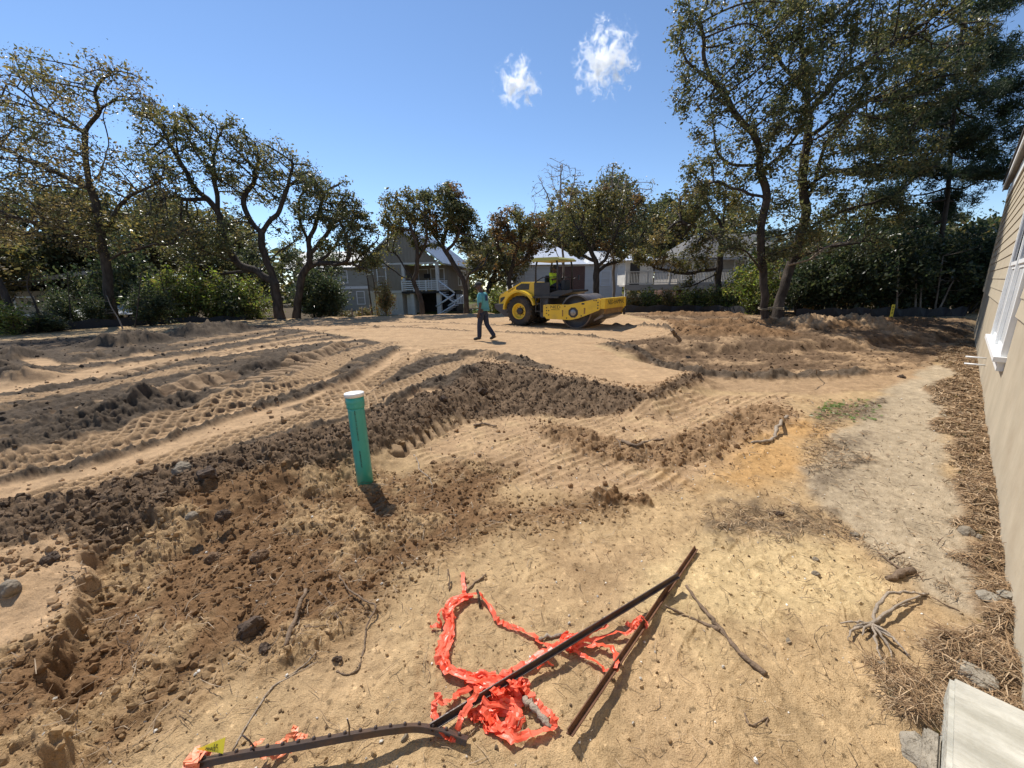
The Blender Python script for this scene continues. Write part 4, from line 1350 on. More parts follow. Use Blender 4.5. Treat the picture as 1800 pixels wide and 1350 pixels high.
p = MB(); p.bx(-4, END + .02, .002, .04, 4.003, 4.32); p.build('frieze', M_WHITE, house)
p = MB()
p.bx(-4, END + .15, .042, .128, 4.36, 4.385)
p.build('soffit', M_SOFFIT, house)
p = MB(); p.bx(-4, END + .16, .132, .16, 4.33, 4.56); p.build('fascia', M_WHITE, house)
p = MB(); p.prism([(.19, 4.50), (.19, 4.56), (-3.5, 7.3), (-7.6, 4.56), (-7.6, 4.50), (-3.5, 7.2)], -4, END + .18, 'x'); p.build('roof', M_SHINGLE, house)
p = MB()
p.prism([(-.0, 4.6), (-7.0, 4.6), (-3.5, 7.1)], END - .2, END, 'x'); p.build('gable', M_SIDING, house)
f = MB()
yy = .05
for (a0, a1, b0, b1) in [(WX0 - .11, WX0, WZ0 - .05, WZ1 + .12), (WX1, WX1 + .11, WZ0 - .05, WZ1 + .12), (WX0, WX1, WZ1, WZ1 + .12), ((WX0 + WX1) / 2 - .055, (WX0 + WX1) / 2 + .055, WZ0, WZ1)]:
    f.bx(a0, a1, -.03, yy, b0, b1)
fo = f.build('window', M_WHITE, house)
s = MB(); s.bx(WX0 - .17, WX1 + .17, -.02, .10, WZ0 - .06, WZ0 - .004); s.bx(WX0 - .11, WX1 + .11, .001, .055, WZ0 - .17, WZ0 - .062); s.build('sill', M_WHITE, fo)
mid = (WX0 + WX1) / 2
for (a0, a1) in ((WX0 + .004, mid - .058), (mid + .058, WX1 - .004)):
    for (b0, b1, yo) in ((WZ0, 1.92, .004), (1.92, WZ1 - .004, .022)):
        s = MB(); t = .05
        s.bx(a0, a0 + t, yo, yo + .018, b0, b1); s.bx(a1 - t, a1, yo, yo + .018, b0, b1); s.bx(a0 + t, a1 - t, yo, yo + .018, b0, b0 + t); s.bx(a0 + t, a1 - t, yo, yo + .018, b1 - t, b1)
        s.build('sash', M_WHITE, fo)
        s = MB(); s.bx(a0 + t, a1 - t, yo + .002, yo + .006, b0 + t, b1 - t); s.build('pane', M_GLASS if yo > .01 else M_CURTAIN, fo)
for (u_, z_) in ((7.9, .43), (7.75, .33)):
    p = MB(); p.tube([(u_, -.02, z_), (u_, .24, z_ + .004)], .014, 10); p.build('drain_stub', M_WHITE, house)

# concrete stoop by the house
cx, cy = wloc(gp(1671, 1185, .14))
sl = MB(); sl.bx(-3.4, cx, .012, cy, -.25, .14, .014)
o = sl.build('concrete_slab', M_CONC, None, None)
o.location = (WA[0], WA[1], 0); o.rotation_euler = house.rotation_euler
tag(o, 'pale broom finished concrete slab at the lower right corner beside the tan house', 'slab')
p = MB(); p.bx(-3.3, cx - .25, cy + .004, cy + .05, -.25, .05, .008); q = p.build('footing_edge', M_CONC_R, o)


def facade(px, dist, zground, rz=0.0):
    p = at(px, 520, dist)
    return (p[0], p[1], zground), rz

# --- grey board house with porch in the middle
loc, rz = facade(648, 40.0, -.82, R(-9))
h1 = empty('house', loc, rz, 'grey board house on open ground floor with white porch railing and metal roof', 'house')
ZF, ZE, ZA = 2.25, 4.75, 7.9
p = MB(); p.bx(0, 3.55, 0, 11, ZF + .02, ZE); p.bx(3.55, 7.3, 2.6, 11, ZF + .02, ZE); p.build('wall', M_GREYBOARD, h1)
p = MB()
for k in range(12): p.bx(.02 + k * .3, .055 + k * .3, -.025, -.001, ZF + .12, ZE - .02)
for k in range(28): p.bx(7.301, 7.325, 2.7 + k * .3, 2.735 + k * .3, ZF + .12, ZE - .02)
o = p.build('battens', M_GREYBOARD, h1); o['kind'] = 'stuff'
p = MB(); p.prism([(-.05, ZE), (7.35, ZE), (3.65, ZA - .12)], .02, .2, 'y'); p.build('gable', M_GREYBOARD, h1)
p = MB()
for k in range(21):
    xx = .3 + k * .33; top = ZE + (ZA - .3 - ZE) * (1 - abs(xx - 3.65) / 3.75)
    p.bx(xx, xx + .035, -.006, .019, ZE + .15, top)
o = p.build('battens', M_GREYBOARD, h1); o['kind'] = 'stuff'
p = MB(); p.bx(-.1, 7.4, -.03, .0, ZE - .02, ZE + .14); p.bx(-.03, 3.55, -.03, -.002, ZF - .14, ZF + .1); p.build('trim_band', M_WHITEWALL, h1)
for sgn in (1, -1):
    p = MB(); xa, xe = 3.65, 3.65 + sgn * 4.25
    p.prism([(xa, ZA), (xe, ZE - .12), (xe, ZE), (xa, ZA + .12)], -.45, 11.4, 'y')
    rf = p.build('roof', M_METAL, h1)
    q = MB()
    for k in range(24):
        yy = -.4 + k * .5
        q.prism([(xa, ZA + .121), (xe, ZE + .001), (xe, ZE + .04), (xa, ZA + .16)], yy, yy + .03, 'y')
    q.build('seams', M_METAL, rf)['kind'] = 'stuff'
window(h1, 1.15, 2.95, .8, 1.5)
window(h1, -.6 + .75, 3.95, .5, .28, rows=1)
window(h1, 4.3, 2.6, .9, 1.7, y=2.6, rows=1); window(h1, 5.6, 2.45, 1.3, 1.9, y=2.6, cols=2, rows=2)
for k in range(3): window(h1, 6.3 + k * 1.1, 2.8, .7, 1.5, y=-7.32, axis='x')
p = MB(); p.bx(0, 3.45, .05, 8, 0, ZF - .15); p.build('garage_wall', M_GARAGE, h1)
p = MB(); p.bx(.55, 3.0, .02, .06, .03, 1.95); p.build('garage_door', M_GARAGE, h1)
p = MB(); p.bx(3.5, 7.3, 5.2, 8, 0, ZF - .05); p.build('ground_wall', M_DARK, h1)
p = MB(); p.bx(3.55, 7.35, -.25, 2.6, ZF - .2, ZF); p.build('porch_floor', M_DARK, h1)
for xx, ww in ((4.35, .34), (6.95, .4)):
    p = MB(); p.bx(xx, xx + ww, -.1, .28, 0, ZF - .2); p.build('post', M_WHITEWALL, h1)
p = MB(); p.bx(3.8, 4.3, .3, .34, 0, ZF - .3); p.build('post', M_WHITEWALL, h1)
for xx in (3.58, 6.95):
    p = MB(); p.bx(xx, xx + .28, .0, .28, ZF, ZE); p.build('porch_column', M_WHITEWALL, h1)
for xx in (3.56, 4.75, 5.95, 7.12):
    p = MB(); p.bx(xx, xx + .11, -.24, -.13, ZF, ZF + 1.02); p.build('rail_post', M_WHITE, h1)
for k in range(5):
    p = MB(); p.bx(3.6, 7.2, -.13, -.09, ZF + .12 + k * .19, ZF + .22 + k * .19); p.build('rail_slat', M_WHITE, h1)
    p = MB(); p.bx(7.24, 7.28, -.05, 2.5, ZF + .12 + k * .19, ZF + .22 + k * .19); p.build('rail_slat', M_WHITE, h1)
p = MB(); p.bx(5.0, 5.5, 2.1, 2.5, 3.5, 3.9); p.build('porch_lamp', M_DARK, h1)
# stairs: an upper flight down to a landing, then a flight forward to the ground
st = MB()
for k in range(6): st.bx(7.35 + k * .24, 7.62 + k * .24, -.2, .9, ZF - .22 - k * .17, ZF - .17 - k * .17)
st.bx(8.8, 9.9, -.2, .9, ZF - 1.22, ZF - 1.16)
for k in range(6): st.bx(8.85 - k * .28, 9.15 - k * .28, -1.3, -.25, ZF - 1.35 - k * .17, ZF - 1.30 - k * .17)
st.build('stair_tread', M_WHITEWALL, h1)['kind'] = 'stuff'
for (P0, P1) in (((7.3, -.24, ZF + .9), (8.8, -.24, ZF - .2)), ((7.3, -.24, ZF - .1), (8.8, -.24, ZF - 1.15)), ((9.1, -1.35, ZF - .3), (7.3, -1.35, ZF - 1.4)), ((9.1, -1.35, ZF - 1.2), (7.3, -1.35, ZF - 2.25)),
                 ((9.9, -.25, ZF - .3), (8.1, -.25, ZF - 1.4))):
    p = MB(); p.tube([P0, P1], .075, 4); p.build('stair_stringer', M_WHITE, h1)
for k in range(6):
    p = MB(); p.bx(9.0 + k * .15, 9.06 + k * .15, -.3, -.25, ZF - 1.2, ZF - .35); p.build('baluster', M_WHITE, h1)

# --- blue grey house at the left behind
loc, rz = facade(520, 50.0, -.9, R(-4))
h2 = empty('house', loc, rz, 'blue grey house with white band between the oak trunks and the grey board house', 'house')
p = MB(); p.bx(0, 5.2, 0, 8, 0, 5.2); p.build('wall', M_TEAL, h2)
p = MB(); p.bx(5.2, 9.6, -.6, 8, 0, 5.2); p.build('wall', M_PALE if False else M_TEAL, h2)
p = MB(); p.bx(-.05, 9.65, -.66, -.601, 2.65, 2.95); p.bx(5.0, 5.28, -.67, -.02, 0, 2.65); p.build('trim_band', M_WHITE, h2)
window(h2, 8.0, .9, .85, 1.4, y=-.6); window(h2, 6.2, 3.4, .8, 1.3, y=-.6); window(h2, 1.8, 3.4, .9, 1.3)
p = MB(); p.prism([(-1.1, 5.0), (-1.1, 5.12), (3.6, 7.3), (8.4, 5.12), (8.4, 5.0), (3.6, 7.15)], -.5, 10.2, 'x'); p.build('roof', plain('grey_roof', (.24, .25, .25), .6, .15, 3), h2)

# --- low beige house and metal roofed shed at far left
loc, rz = facade(-40, 25.0, -.35, R(6))
h0 = empty('house', loc, rz, 'low beige house at the far left behind the crooked trunk', 'house')
p = MB(); p.bx(-3, 6.6, 0, 6, 0, 2.3); p.build('wall', M_STUCCO, h0)
p = MB(); p.prism([(-3.5, 1.9), (-3.5, 2.1), (7.0, 3.5), (7.0, 3.3)], -.5, 6.5, 'y'); p.build('roof', M_SHINGLE, h0)
p = MB(); p.prism([(-3.5, 1.86), (-3.5, 2.08), (7.05, 3.46), (7.05, 3.24)], -.56, -.503, 'y'); p.build('fascia', M_PALE, h0)
window(h0, 2.0, .9, 1.0, 1.0)
loc, rz = facade(92, 20.4, -.25, R(4))
sh = empty('shed', loc, rz, 'low dark open shed with a bright metal roof behind the left oaks', 'shed')
p = MB(); p.bx(0.3, 4.5, 2.2, 2.4, 0, .98); p.build('back_wall', M_GREYBOARD, sh)
p = MB(); p.prism([(-.2, .92), (2.4, 1.36), (2.4, 1.42), (-.2, .98)], 0, 4.7, 'x'); rf = p.build('roof', M_WROOF, sh)
p = MB()
for k in range(8): p.prism([(-.2, .981), (2.4, 1.421), (2.4, 1.45), (-.2, 1.01)], .1 + k * .6, .14 + k * .6, 'x')
p.build('seams', M_WROOF, rf)['kind'] = 'stuff'
for xx in (.1, 1.6, 3.1, 4.5):
    p = MB(); p.bx(xx, xx + .1, 0, .1, 0, .94); p.build('post', M_WHITEWALL, sh)

# --- white roofed house behind the roller
loc, rz = facade(902, 46.0, -.9, R(5))
h4 = empty('house', loc, rz, 'white house with bright white metal roof behind the roller', 'house')
p = MB(); p.bx(0, 12.6, 0, 9, 0, 5.0); p.build('wall', M_WHITEWALL, h4)
p = MB(); p.bx(4.2, 8.2, -.02, .04, .1, 4.7); p.build('screen_porch', M_BRICKBROWN, h4)
p = MB(); p.raw([(-.5, -.5, 4.9), (8.4, -.5, 4.9), (8.4, 9.5, 4.9), (-.5, 9.5, 4.9), (3.6, 4.0, 7.9), (4.4, 4.0, 7.9), (4.4, 5, 7.9), (3.6, 5, 7.9)],
                [(0, 1, 5, 4), (1, 2, 6, 5), (2, 3, 7, 6), (3, 0, 4, 7), (4, 5, 6, 7), (3, 2, 1, 0)]); p.build('roof', M_WROOF, h4)
p = MB(); p.raw([(8.45, -.5, 4.9), (13.1, -.5, 4.9), (13.1, 9.5, 4.9), (8.45, 9.5, 4.9), (9.6, 4.0, 6.6), (11.8, 4.0, 6.6)],
                [(0, 1, 5, 4), (1, 2, 5), (2, 3, 4, 5), (3, 0, 4), (3, 2, 1, 0)]); p.build('roof', M_WROOF, h4)
window(h4, 1.5, 3.0, .9, 1.4); window(h4, 10.1, 2.6, 1.0, 1.5); window(h4, 9.0, .6, .9, 1.2); window(h4, 5.0, .3, 1.4, 1.2, cols=2); window(h4, 2.6, .7, .9, 1.2)

# --- pale house with long railed deck
loc, rz = facade(1098, 33.0, -.75, R(-3))
h3 = empty('house', loc, rz, 'pale house with long white railed deck on posts, right of the roller', 'house')
DF = 2.42
p = MB(); p.bx(4.9, 13.5, 2.4, 9, DF, 4.6); p.build('wall', M_PALE, h3)
p = MB(); p.bx(4.9, 13.5, 2.4, 9, 0, DF - .3); p.build('lower_wall', M_BRICKBROWN, h3)
p = MB(); p.raw([(4.2, 1.2, 4.45), (14.2, 1.2, 4.45), (14.2, 9.8, 4.45), (4.2, 9.8, 4.45), (7.2, 5.2, 6.7), (12.2, 5.2, 6.7)],
                [(0, 1, 5, 4), (1, 2, 5), (2, 3, 4, 5), (3, 0, 4), (3, 2, 1, 0)]); p.build('roof', M_SHINGLE, h3)
p = MB(); p.bx(4.15, 14.25, 1.14, 1.2, 4.3, 4.5); p.build('fascia', M_PALE, h3)
p = MB(); p.bx(0, 13.2, 0, 2.4, DF - .12, DF); p.bx(-.04, 13.2, -.05, -.001, DF - .42, DF + .02); p.build('deck', M_PALE, h3)
for k in range(8):
    xx = .0 + k * 1.72
    p = MB(); p.bx(xx, xx + .19, .0, .19, 0, DF - .12); p.build('deck_post', M_WHITEWALL, h3)
    p = MB(); p.bx(xx, xx + .13, -.02, .11, DF, DF + 1.08); p.build('rail_post', M_WHITEWALL, h3)
    for sg in (-1, 1):
        if 0 < k < 5:
            p = MB(); p.tube([(xx + .1, .1, DF - .95), (xx + .1 + sg * .55, .1, DF - .42)], .06, 4); p.build('brace', M_WHITEWALL, h3)
p = MB(); p.bx(-.02, 13.1, -.03, .12, DF + 1.0, DF + 1.07); p.build('rail_top', M_WHITEWALL, h3)
p = MB(); p.bx(0, 13.1, .02, .07, DF + .1, DF + .16); p.build('rail_bottom', M_WHITEWALL, h3)
bal = MB(); bal.bx(-.018, .018, .03, .066, DF + .16, DF + 1.0)
b0 = bal.build('baluster', M_WHITEWALL, h3)
for k in range(1, 108):
    c = b0.copy(); c.location = (.14 + k * .12, 0, 0); scene.collection.objects.link(c)
b0.location = (.14, 0, 0)
for k in range(3): window(h3, 5.3 + k * .95, 2.85, .75, 1.35, y=2.4, rows=2)
window(h3, 9.6, 2.75, 1.6, 1.5, y=2.4, cols=2, rows=2)
window(h3, 5.6, .5, 1.6, 1.2, y=2.4, cols=2, rows=1); window(h3, 9.0, .5, 1.2, 1.2, y=2.4, cols=2, rows=1)
p = MB(); p.bx(.3, 2.6, 1.6, 4.6, DF, 4.5); p.build('wing', M_WHITEWALL, h3)
p = MB(); p.raw([(-.2, 1.1, 4.4), (3.1, 1.1, 4.4), (3.1, 5.1, 4.4), (-.2, 5.1, 4.4), (1.4, 3.1, 5.1)], [(0, 1, 4), (1, 2, 4), (2, 3, 4), (3, 0, 4), (3, 2, 1, 0)]); p.build('wing_roof', M_WROOF, h3)
p = MB(); p.bx(.7, 1.5, 1.56, 1.6, DF, 4.2); p.build('door', M_DARK, h3)

# cabbage palm by the deck
g = np.random.default_rng(5)
b_ = at(1345, 545, 28.0); b_[2] = -.7
palm = empty('palm_tree', b_, 0, 'cabbage palm with drooping fans behind the paired trunks', 'palm')
p = MB(); p.tube([(0, 0, 0), (.05, 0, 2), (-.05, 0, 4.4)], [.17, .15, .14], 9); p.build('trunk', M_BARK, palm)
for k in range(26):
    a_ = k * 2.4; el = g.uniform(-.5, 1.1); ln = g.uniform(.9, 1.3)
    d = np.array([math.cos(a_) * math.cos(el), math.sin(a_) * math.cos(el), math.sin(el)])
    s_ = np.array([-.05, 0, 4.4]); c_ = s_ + d * ln
    sd = np.cross(d, (0, 0, 1)); sd /= np.linalg.norm(sd); up_ = np.cross(sd, d)
    p = MB(); p.tube([s_, c_], .018, 4)
    for j in range(-8, 9):
        t_ = j / 8 * 1.25
        e_ = c_ + (d * math.cos(t_) + sd * math.sin(t_)) * .75 + np.array([0, 0, -.30]) - up_ * .08 * abs(t_)
        m_ = c_ + (d * math.cos(t_) + sd * math.sin(t_)) * .42
        wv = (sd * math.cos(t_) - d * math.sin(t_)) * .03
        p.raw([c_, m_ + wv, e_, m_ - wv], [(0, 1, 2, 3)])
    p.build('frond', plain('palm_frond', (.07, .085, .05), .5, .2, 8) if k == 0 else bpy.data.materials['palm_frond'], palm)

# low rope fence and silt fence at the back of the site
for i, px in enumerate((525, 578, 600, 618, 636, 651)):
    p_ = at(px, 545, 26.5); z_ = gz(p_[0], p_[1])
    p = MB(); p.tube([(p_[0], p_[1], z_ - .1), (p_[0] + .03, p_[1], z_ + 1.0)], .045, 6)
    o = p.build('fence_post', M_BARK_PALE, None, (p_[0], p_[1], z_))
    tag(o, ['pale post beside the spreading oak trunk', 'leaning pale post before the dark holly', 'thin post left of the blue house window, first of four', 'thin post second of four before the blue house',
            'thin post third of four before the blue house', 'thin post at the grey house corner, by the saplings'][i], 'post', 'posts of the low rope fence')
def strip_fence(name, label, pts, dist0, h):
    p = MB(); P = []
    for (px, Y) in pts:
        q = at(px, 545, Y); P.append((q[0], q[1], gz(q[0], q[1])))
    P = smooth_line(np.array(P), 6)
    n = len(P); g = np.random.default_rng(3)
    vs, fs = [], []
    for i in range(n):
        hh = h * (1 + .15 * math.sin(i * 1.7)); o_ = .05 * math.sin(i * 2.3)
        for (dy, z_) in ((0, -.05), (0, hh), (.012, hh), (.012, -.05)): vs.append((P[i][0] + o_ * (z_ > 0), P[i][1] + dy + o_ * (z_ > 0), P[i][2] + z_))
    for i in range(n - 1):
        for k in range(4): fs.append((i * 4 + k, i * 4 + (k + 1) % 4, (i + 1) * 4 + (k + 1) % 4, (i + 1) * 4 + k))
    p.raw(vs, fs)
    o = p.build(name, plain('silt_cloth', (.02, .02, .022), .7, .2, 8) if 'silt_cloth' not in bpy.data.materials else bpy.data.materials['silt_cloth'], None, P[0])
    return tag(o, label, 'fence')
strip_fence('silt_fence', 'black silt fence cloth under the shrubs at the left', [(-60, 16.2), (60, 17.0), (160, 18.3), (260, 19.8), (350, 21.3), (430, 22.6)], 0, .38)
strip_fence('silt_fence', 'black silt fence cloth under the hedge right of the roller', [(1095, 22.6), (1180, 22.4), (1260, 21.8), (1320, 19.6)], 0, .36)
strip_fence('silt_fence', 'black silt fence cloth behind the yellow marker at the right', [(1400, 17.6), (1480, 17.3), (1560, 17.0), (1640, 16.8), (1700, 16.6)], 0, .36)

# yellow marker stake
p_ = at(1566, 560, 16.2); z_ = gz(p_[0], p_[1])
mk = empty('marker_stake', (p_[0], p_[1], z_), R(-12), 'yellow lettered marker stake before the dark thicket at the right', 'marker')
M_YEL = plain('marker_yellow', (.72, .62, .06), .5, .05, 8)
M_INK = plain('black_ink', (.02, .02, .02), .6, .1, 8)
p = MB(); p.bx(-.055, .055, -.006, .006, -.1, .52, .004); p.build('stake', M_YEL, mk)
def lettering(name, txt, size, mat, parent, mtx, ext=.002, label=None):
    cu = bpy.data.curves.new(name, 'FONT'); cu.body = txt; cu.size = size; cu.extrude = ext; cu.align_x = 'CENTER'; cu.align_y = 'CENTER'; cu.resolution_u = 2
    t = bpy.data.objects.new('tmp_text', cu); scene.collection.objects.link(t)
    dg = bpy.context.evaluated_depsgraph_get(); me = bpy.data.meshes.new_from_object(t.evaluated_get(dg))
    bpy.data.objects.remove(t); bpy.data.curves.remove(cu)
    me.materials.clear(); me.materials.append(mat); me.transform(mtx)
    o = bpy.data.objects.new(name, me); link(o, parent)
    return o
UPR = Matrix.Rotation(math.pi / 2, 4, 'X')
lettering('lettering', 'A\nT\nE', .11, M_INK, mk, Matrix.Translation((0, -.009, .30)) @ UPR)

# ------------------------------------------------------------------ road roller
M_YELLOW = plain('machine_yellow', (.80, .52, .03), .38, .05, 3, dirt=(.30, .22, .12), dirt_amt=.35)
M_CANOPY = plain('canopy_yellow', (.44, .40, .10), .45, .05, 3)
M_BLACKP = plain('machine_black', (.026, .026, .030), .45, .2, 4, dirt=(.12, .09, .06), dirt_amt=.35)
M_GREYP = plain('machine_grey', (.055, .055, .062), .5, .2, 4, dirt=(.16, .12, .08), dirt_amt=.3)
M_TYRE = plain('tyre_rubber', (.032, .029, .027), .85, .2, 6, .3, dirt=(.16, .115, .07), dirt_amt=.55)
M_DRUM = plain('drum_steel', (.15, .125, .105), .42, .3, 2.5, .2, metal=.35, dirt=(.13, .075, .045), dirt_amt=.75)
M_STEEL = plain('bare_steel', (.30, .29, .28), .4, .2, 6, metal=.6)
M_PLANK = plain('worn_yellow_brown', (.30, .17, .05), .8, .3, 5, .3, dirt=(.10, .06, .035), dirt_amt=.8)
RX = R(-36)
W0 = on(959, 575, 0, .2)
off = Matrix.Rotation(RX, 3, 'Z') @ Vector((0, -.95, 0))
rl = empty('road_roller', (W0[0] - off.x * .94, W0[1] - off.y * .94, W0[2] - .02), RX, 'yellow single drum road roller with canopy and lettering NED on its side', 'roller')
AX, DX = -1.32, 1.28       # wheel and drum axles
rl.scale = (.94,) * 3
# rear wheels
for s in (-1, 1):
    y0, y1 = s * .46, s * .96
    c = s * .71
    t = MB()
    prof = [(.33, -.22), (.40, -.25), (.52, -.26), (.585, -.235), (.605, -.19), (.61, 0), (.605, .19), (.585, .235), (.52, .26), (.40, .25), (.33, .22)]
    t.lathe(prof, (AX, c, .625), 'y', 40)
    for k in range(22):
        a_ = k / 22 * 2 * math.pi
        for q in (-1, 1):
            aa = a_ + (q > 0) * math.pi / 22
            m_ = Matrix.Rotation(-aa, 4, 'Y') @ Matrix.Rotation(q * .42, 4, 'X').to_4x4()
            ctr = Vector((AX + math.cos(aa) * .612, c + q * .125, .625 + math.sin(aa) * .612))
            t.box(ctr, (.045, .26, .05), (Matrix.Rotation(-aa, 3, 'Y') @ Matrix.Rotation(q * .55, 3, 'X')))
    w_ = t.build('wheel', M_TYRE, rl)
    t = MB(); t.lathe([(.335, .20), (.335, .24), (.30, .235), (.285, .12), (.23, .08), (.17, .10), (.16, .10), (.0, .10)] if s > 0 else
                      [(.335, -.20), (.335, -.24), (.30, -.235), (.285, -.12), (.23, -.08), (.17, -.10), (.16, -.10), (.0, -.10)], (AX, c, .625), 'y', 32); t.build('rim', M_YELLOW, w_)
    t = MB(); t.lathe([(.15, 0), (.15, s * .16), (.12, s * .19), (.0, s * .19)], (AX, c, .625), 'y', 20)
    for k in range(8):
        a_ = k / 8 * 6.283; t.tube([(AX + .19 * math.cos(a_), c + s * .09, .625 + .19 * math.sin(a_)), (AX + .19 * math.cos(a_), c + s * .12, .625 + .19 * math.sin(a_))], .018, 6)
    t.build('hub', M_BLACKP, w_)
t = MB(); t.bx(AX - .12, AX + .12, -.5, .5, .5, .74); t.build('axle', M_BLACKP, rl)
# drum
t = MB(); t.lathe([(.60, -.84), (.655, -.845), (.665, -.83), (.665, .83), (.655, .845), (.60, .84)], (DX, 0, .655), 'y', 64)
dr = t.build('drum', M_DRUM, rl)
for s in (-1, 1):
    t = MB(); t.lathe([(.60, s * .84), (.58, s * .70), (.25, s * .68), (.22, s * .76), (.0, s * .76)], (DX, 0, .655), 'y', 40); t.build('drum_end', M_GREYP, dr)
# yoke round the drum
YP = [(.02, .44), (.10, .36), (1.15, .35), (1.5, .43), (1.95, .60), (2.30, .74), (2.36, .80), (2.36, 1.12), (2.30, 1.17), (2.0, 1.11), (1.1, .935), (.10, .925), (.02, .86)]
yk = None
for s in (-1, 1):
    t = MB(); t.prism(YP if s < 0 else YP[::-1], s * .985, s * 1.045, 'y'); p_ = t.build('frame_plate', M_YELLOW, rl)
    if s < 0: yk = p_
    t = MB()
    oc = [(DX + .215 * math.cos(R(22.5 + 45 * k)), .64 + .205 * math.sin(R(22.5 + 45 * k))) for k in range(8)]
    t.prism(oc, s * 1.046, s * 1.054, 'y'); t.build('hole_shade_plate', M_BLACKP, p_)  # raised dark plate for the octagonal hole, its shade put into the colour
    t = MB(); t.lathe([(.125, s * 1.055), (.12, s * 1.075), (.09, s * 1.085), (0, s * 1.085)], (DX, 0, .635), 'y', 20); t.build('motor_cap', M_STEEL, p_)
    t = MB()
    for (bx_, bz) in [(.10, .80), (.10, .69), (.10, .58), (.20, .69), (.20, .52), (.92, .87), (2.28, 1.02), (2.28, .92), (2.28, .82), (2.2, 1.10), (2.12, 1.095), (1.0, .42), (1.62, .52)]:
        t.lathe([(.026, s * 1.046), (.026, s * 1.052), (0, s * 1.052)], (bx_, 0, bz), 'y', 8)
    t.bx(1.62, 1.74, s * 1.046 - .002, s * 1.046 + .004, .94, 1.0)
    o = t.build('bolts', M_BLACKP, p_); o['kind'] = 'stuff'
    for (a0, a1, b0, b1) in ((.80, .85, .48, .72), (1.72, 1.78, .60, .82)):
        t = MB(); t.bx(a0, a1, s * 1.048 - .003, s * 1.048 + .003, b0, b1); t.build('grab_slot', M_PLANK, p_)
lettering('lettering', 'NED', .17, M_INK, yk, Matrix.Translation((.50, -1.0475, .83)) @ UPR @ Matrix.Scale(1.35, 4, (1, 0, 0)))
lettering('lettering', 'nedealers.com', .055, M_INK, yk, Matrix.Translation((.50, -1.0475, .735)) @ UPR @ Matrix.Scale(1.25, 4, (1, 0, 0)))
t = MB(); t.bx(2.365, 2.56, -1.045, 1.045, .80, 1.17, .012); fb = t.build('front_beam', M_YELLOW, rl)
FRT = Matrix.Translation((2.5625, 0, 1.0)) @ Matrix.Rotation(math.pi / 2, 4, 'Z') @ UPR
lettering('lettering', 'NED-HAMMAL', .24, M_INK, fb, Matrix.Translation((0, 0, .015)) @ FRT @ Matrix.Scale(1.05, 4, (1, 0, 0)), .002)
t = MB(); t.bx(2.44, 2.50, -.85, .85, .60, .797); t.build('plank', M_PLANK, rl)
t = MB(); t.prism([(2.1, .40), (2.12, .34), (2.46, .50), (2.44, .597)], -.98, .98, 'y'); t.build('scraper', M_DRUM, rl)
t = MB(); t.bx(2.42, 2.50, .86, 1.05, .56, .80); t.build('bracket', M_YELLOW, rl)
t = MB(); a_ = np.linspace(0, 2 * np.pi, 20); t.tube(np.stack([np.full(20, 2.54), .95 + .09 * np.cos(a_), .60 + .11 * np.sin(a_)], 1), .032, 8); t.build('tow_eye', M_BLACKP, rl)
t = MB(); t.bx(-.06, .02, -1.04, 1.04, .45, .9); t.build('rear_beam', M_YELLOW, rl)
# rear body
t = MB(); t.bx(-.42, .0, -.72, .72, .38, 1.16, .03); tk = t.build('tank', M_GREYP, rl)
t = MB(); t.bx(-.30, -.02, -.745, -.722, .42, 1.08, .01); t.build('door', M_GREYP, tk)
t = MB(); t.bx(-1.9, -.4, -.42, .42, .45, 1.0); t.build('chassis', M_BLACKP, rl)
t = MB(); t.prism([(-2.72, .90), (-2.02, .90), (-1.92, .80), (-1.92, .38), (-2.12, .35), (-2.70, .72)], -.80, .80, 'y'); t.build('counterweight', M_GREYP, rl)
HP = [(-2.58, .905), (-.72, .905), (-.72, 1.80), (-1.34, 1.82), (-1.66, 1.68), (-2.46, 1.30), (-2.54, 1.22)]
t = MB(); t.prism(HP, -.66, .66, 'y'); hd = t.build('hood', M_YELLOW, rl)
for s in (-1, 1):
    t = MB(); t.prism([(-.95, 1.74), (-.98, 1.50), (-1.62, 1.50), (-1.64, 1.60), (-1.36, 1.75)], s * .661, s * .672, 'y'); t.build('vent', M_BLACKP, hd)
    t = MB(); t.prism([(-2.26, 1.22), (-2.48, 1.16), (-2.50, .96), (-2.40, 1.0), (-2.24, 1.16)], s * .661, s * .672, 'y'); t.build('vent', M_BLACKP, hd)
    fp = []
    for k in range(15):
        a_ = R(178 - k * 11.5); fp.append((AX + .74 * math.cos(a_), .66 + .74 * math.sin(a_)))
    fp2 = [(AX + (x_ - AX) * 1.10, .66 + (z_ - .66) * 1.10) for x_, z_ in fp]
    t = MB(); n_ = len(fp)
    for k in range(n_ - 1):
        t.prism([fp[k], fp[k + 1], fp2[k + 1], fp2[k]], s * .655, s * .97, 'y')
    t.build('fender', M_YELLOW, hd)
lettering('lettering', 'BOMAG', .11, M_INK, hd, Matrix.Translation((-1.88, -.6635, 1.50)) @ Matrix.Rotation(-.44, 4, 'Y') @ UPR)
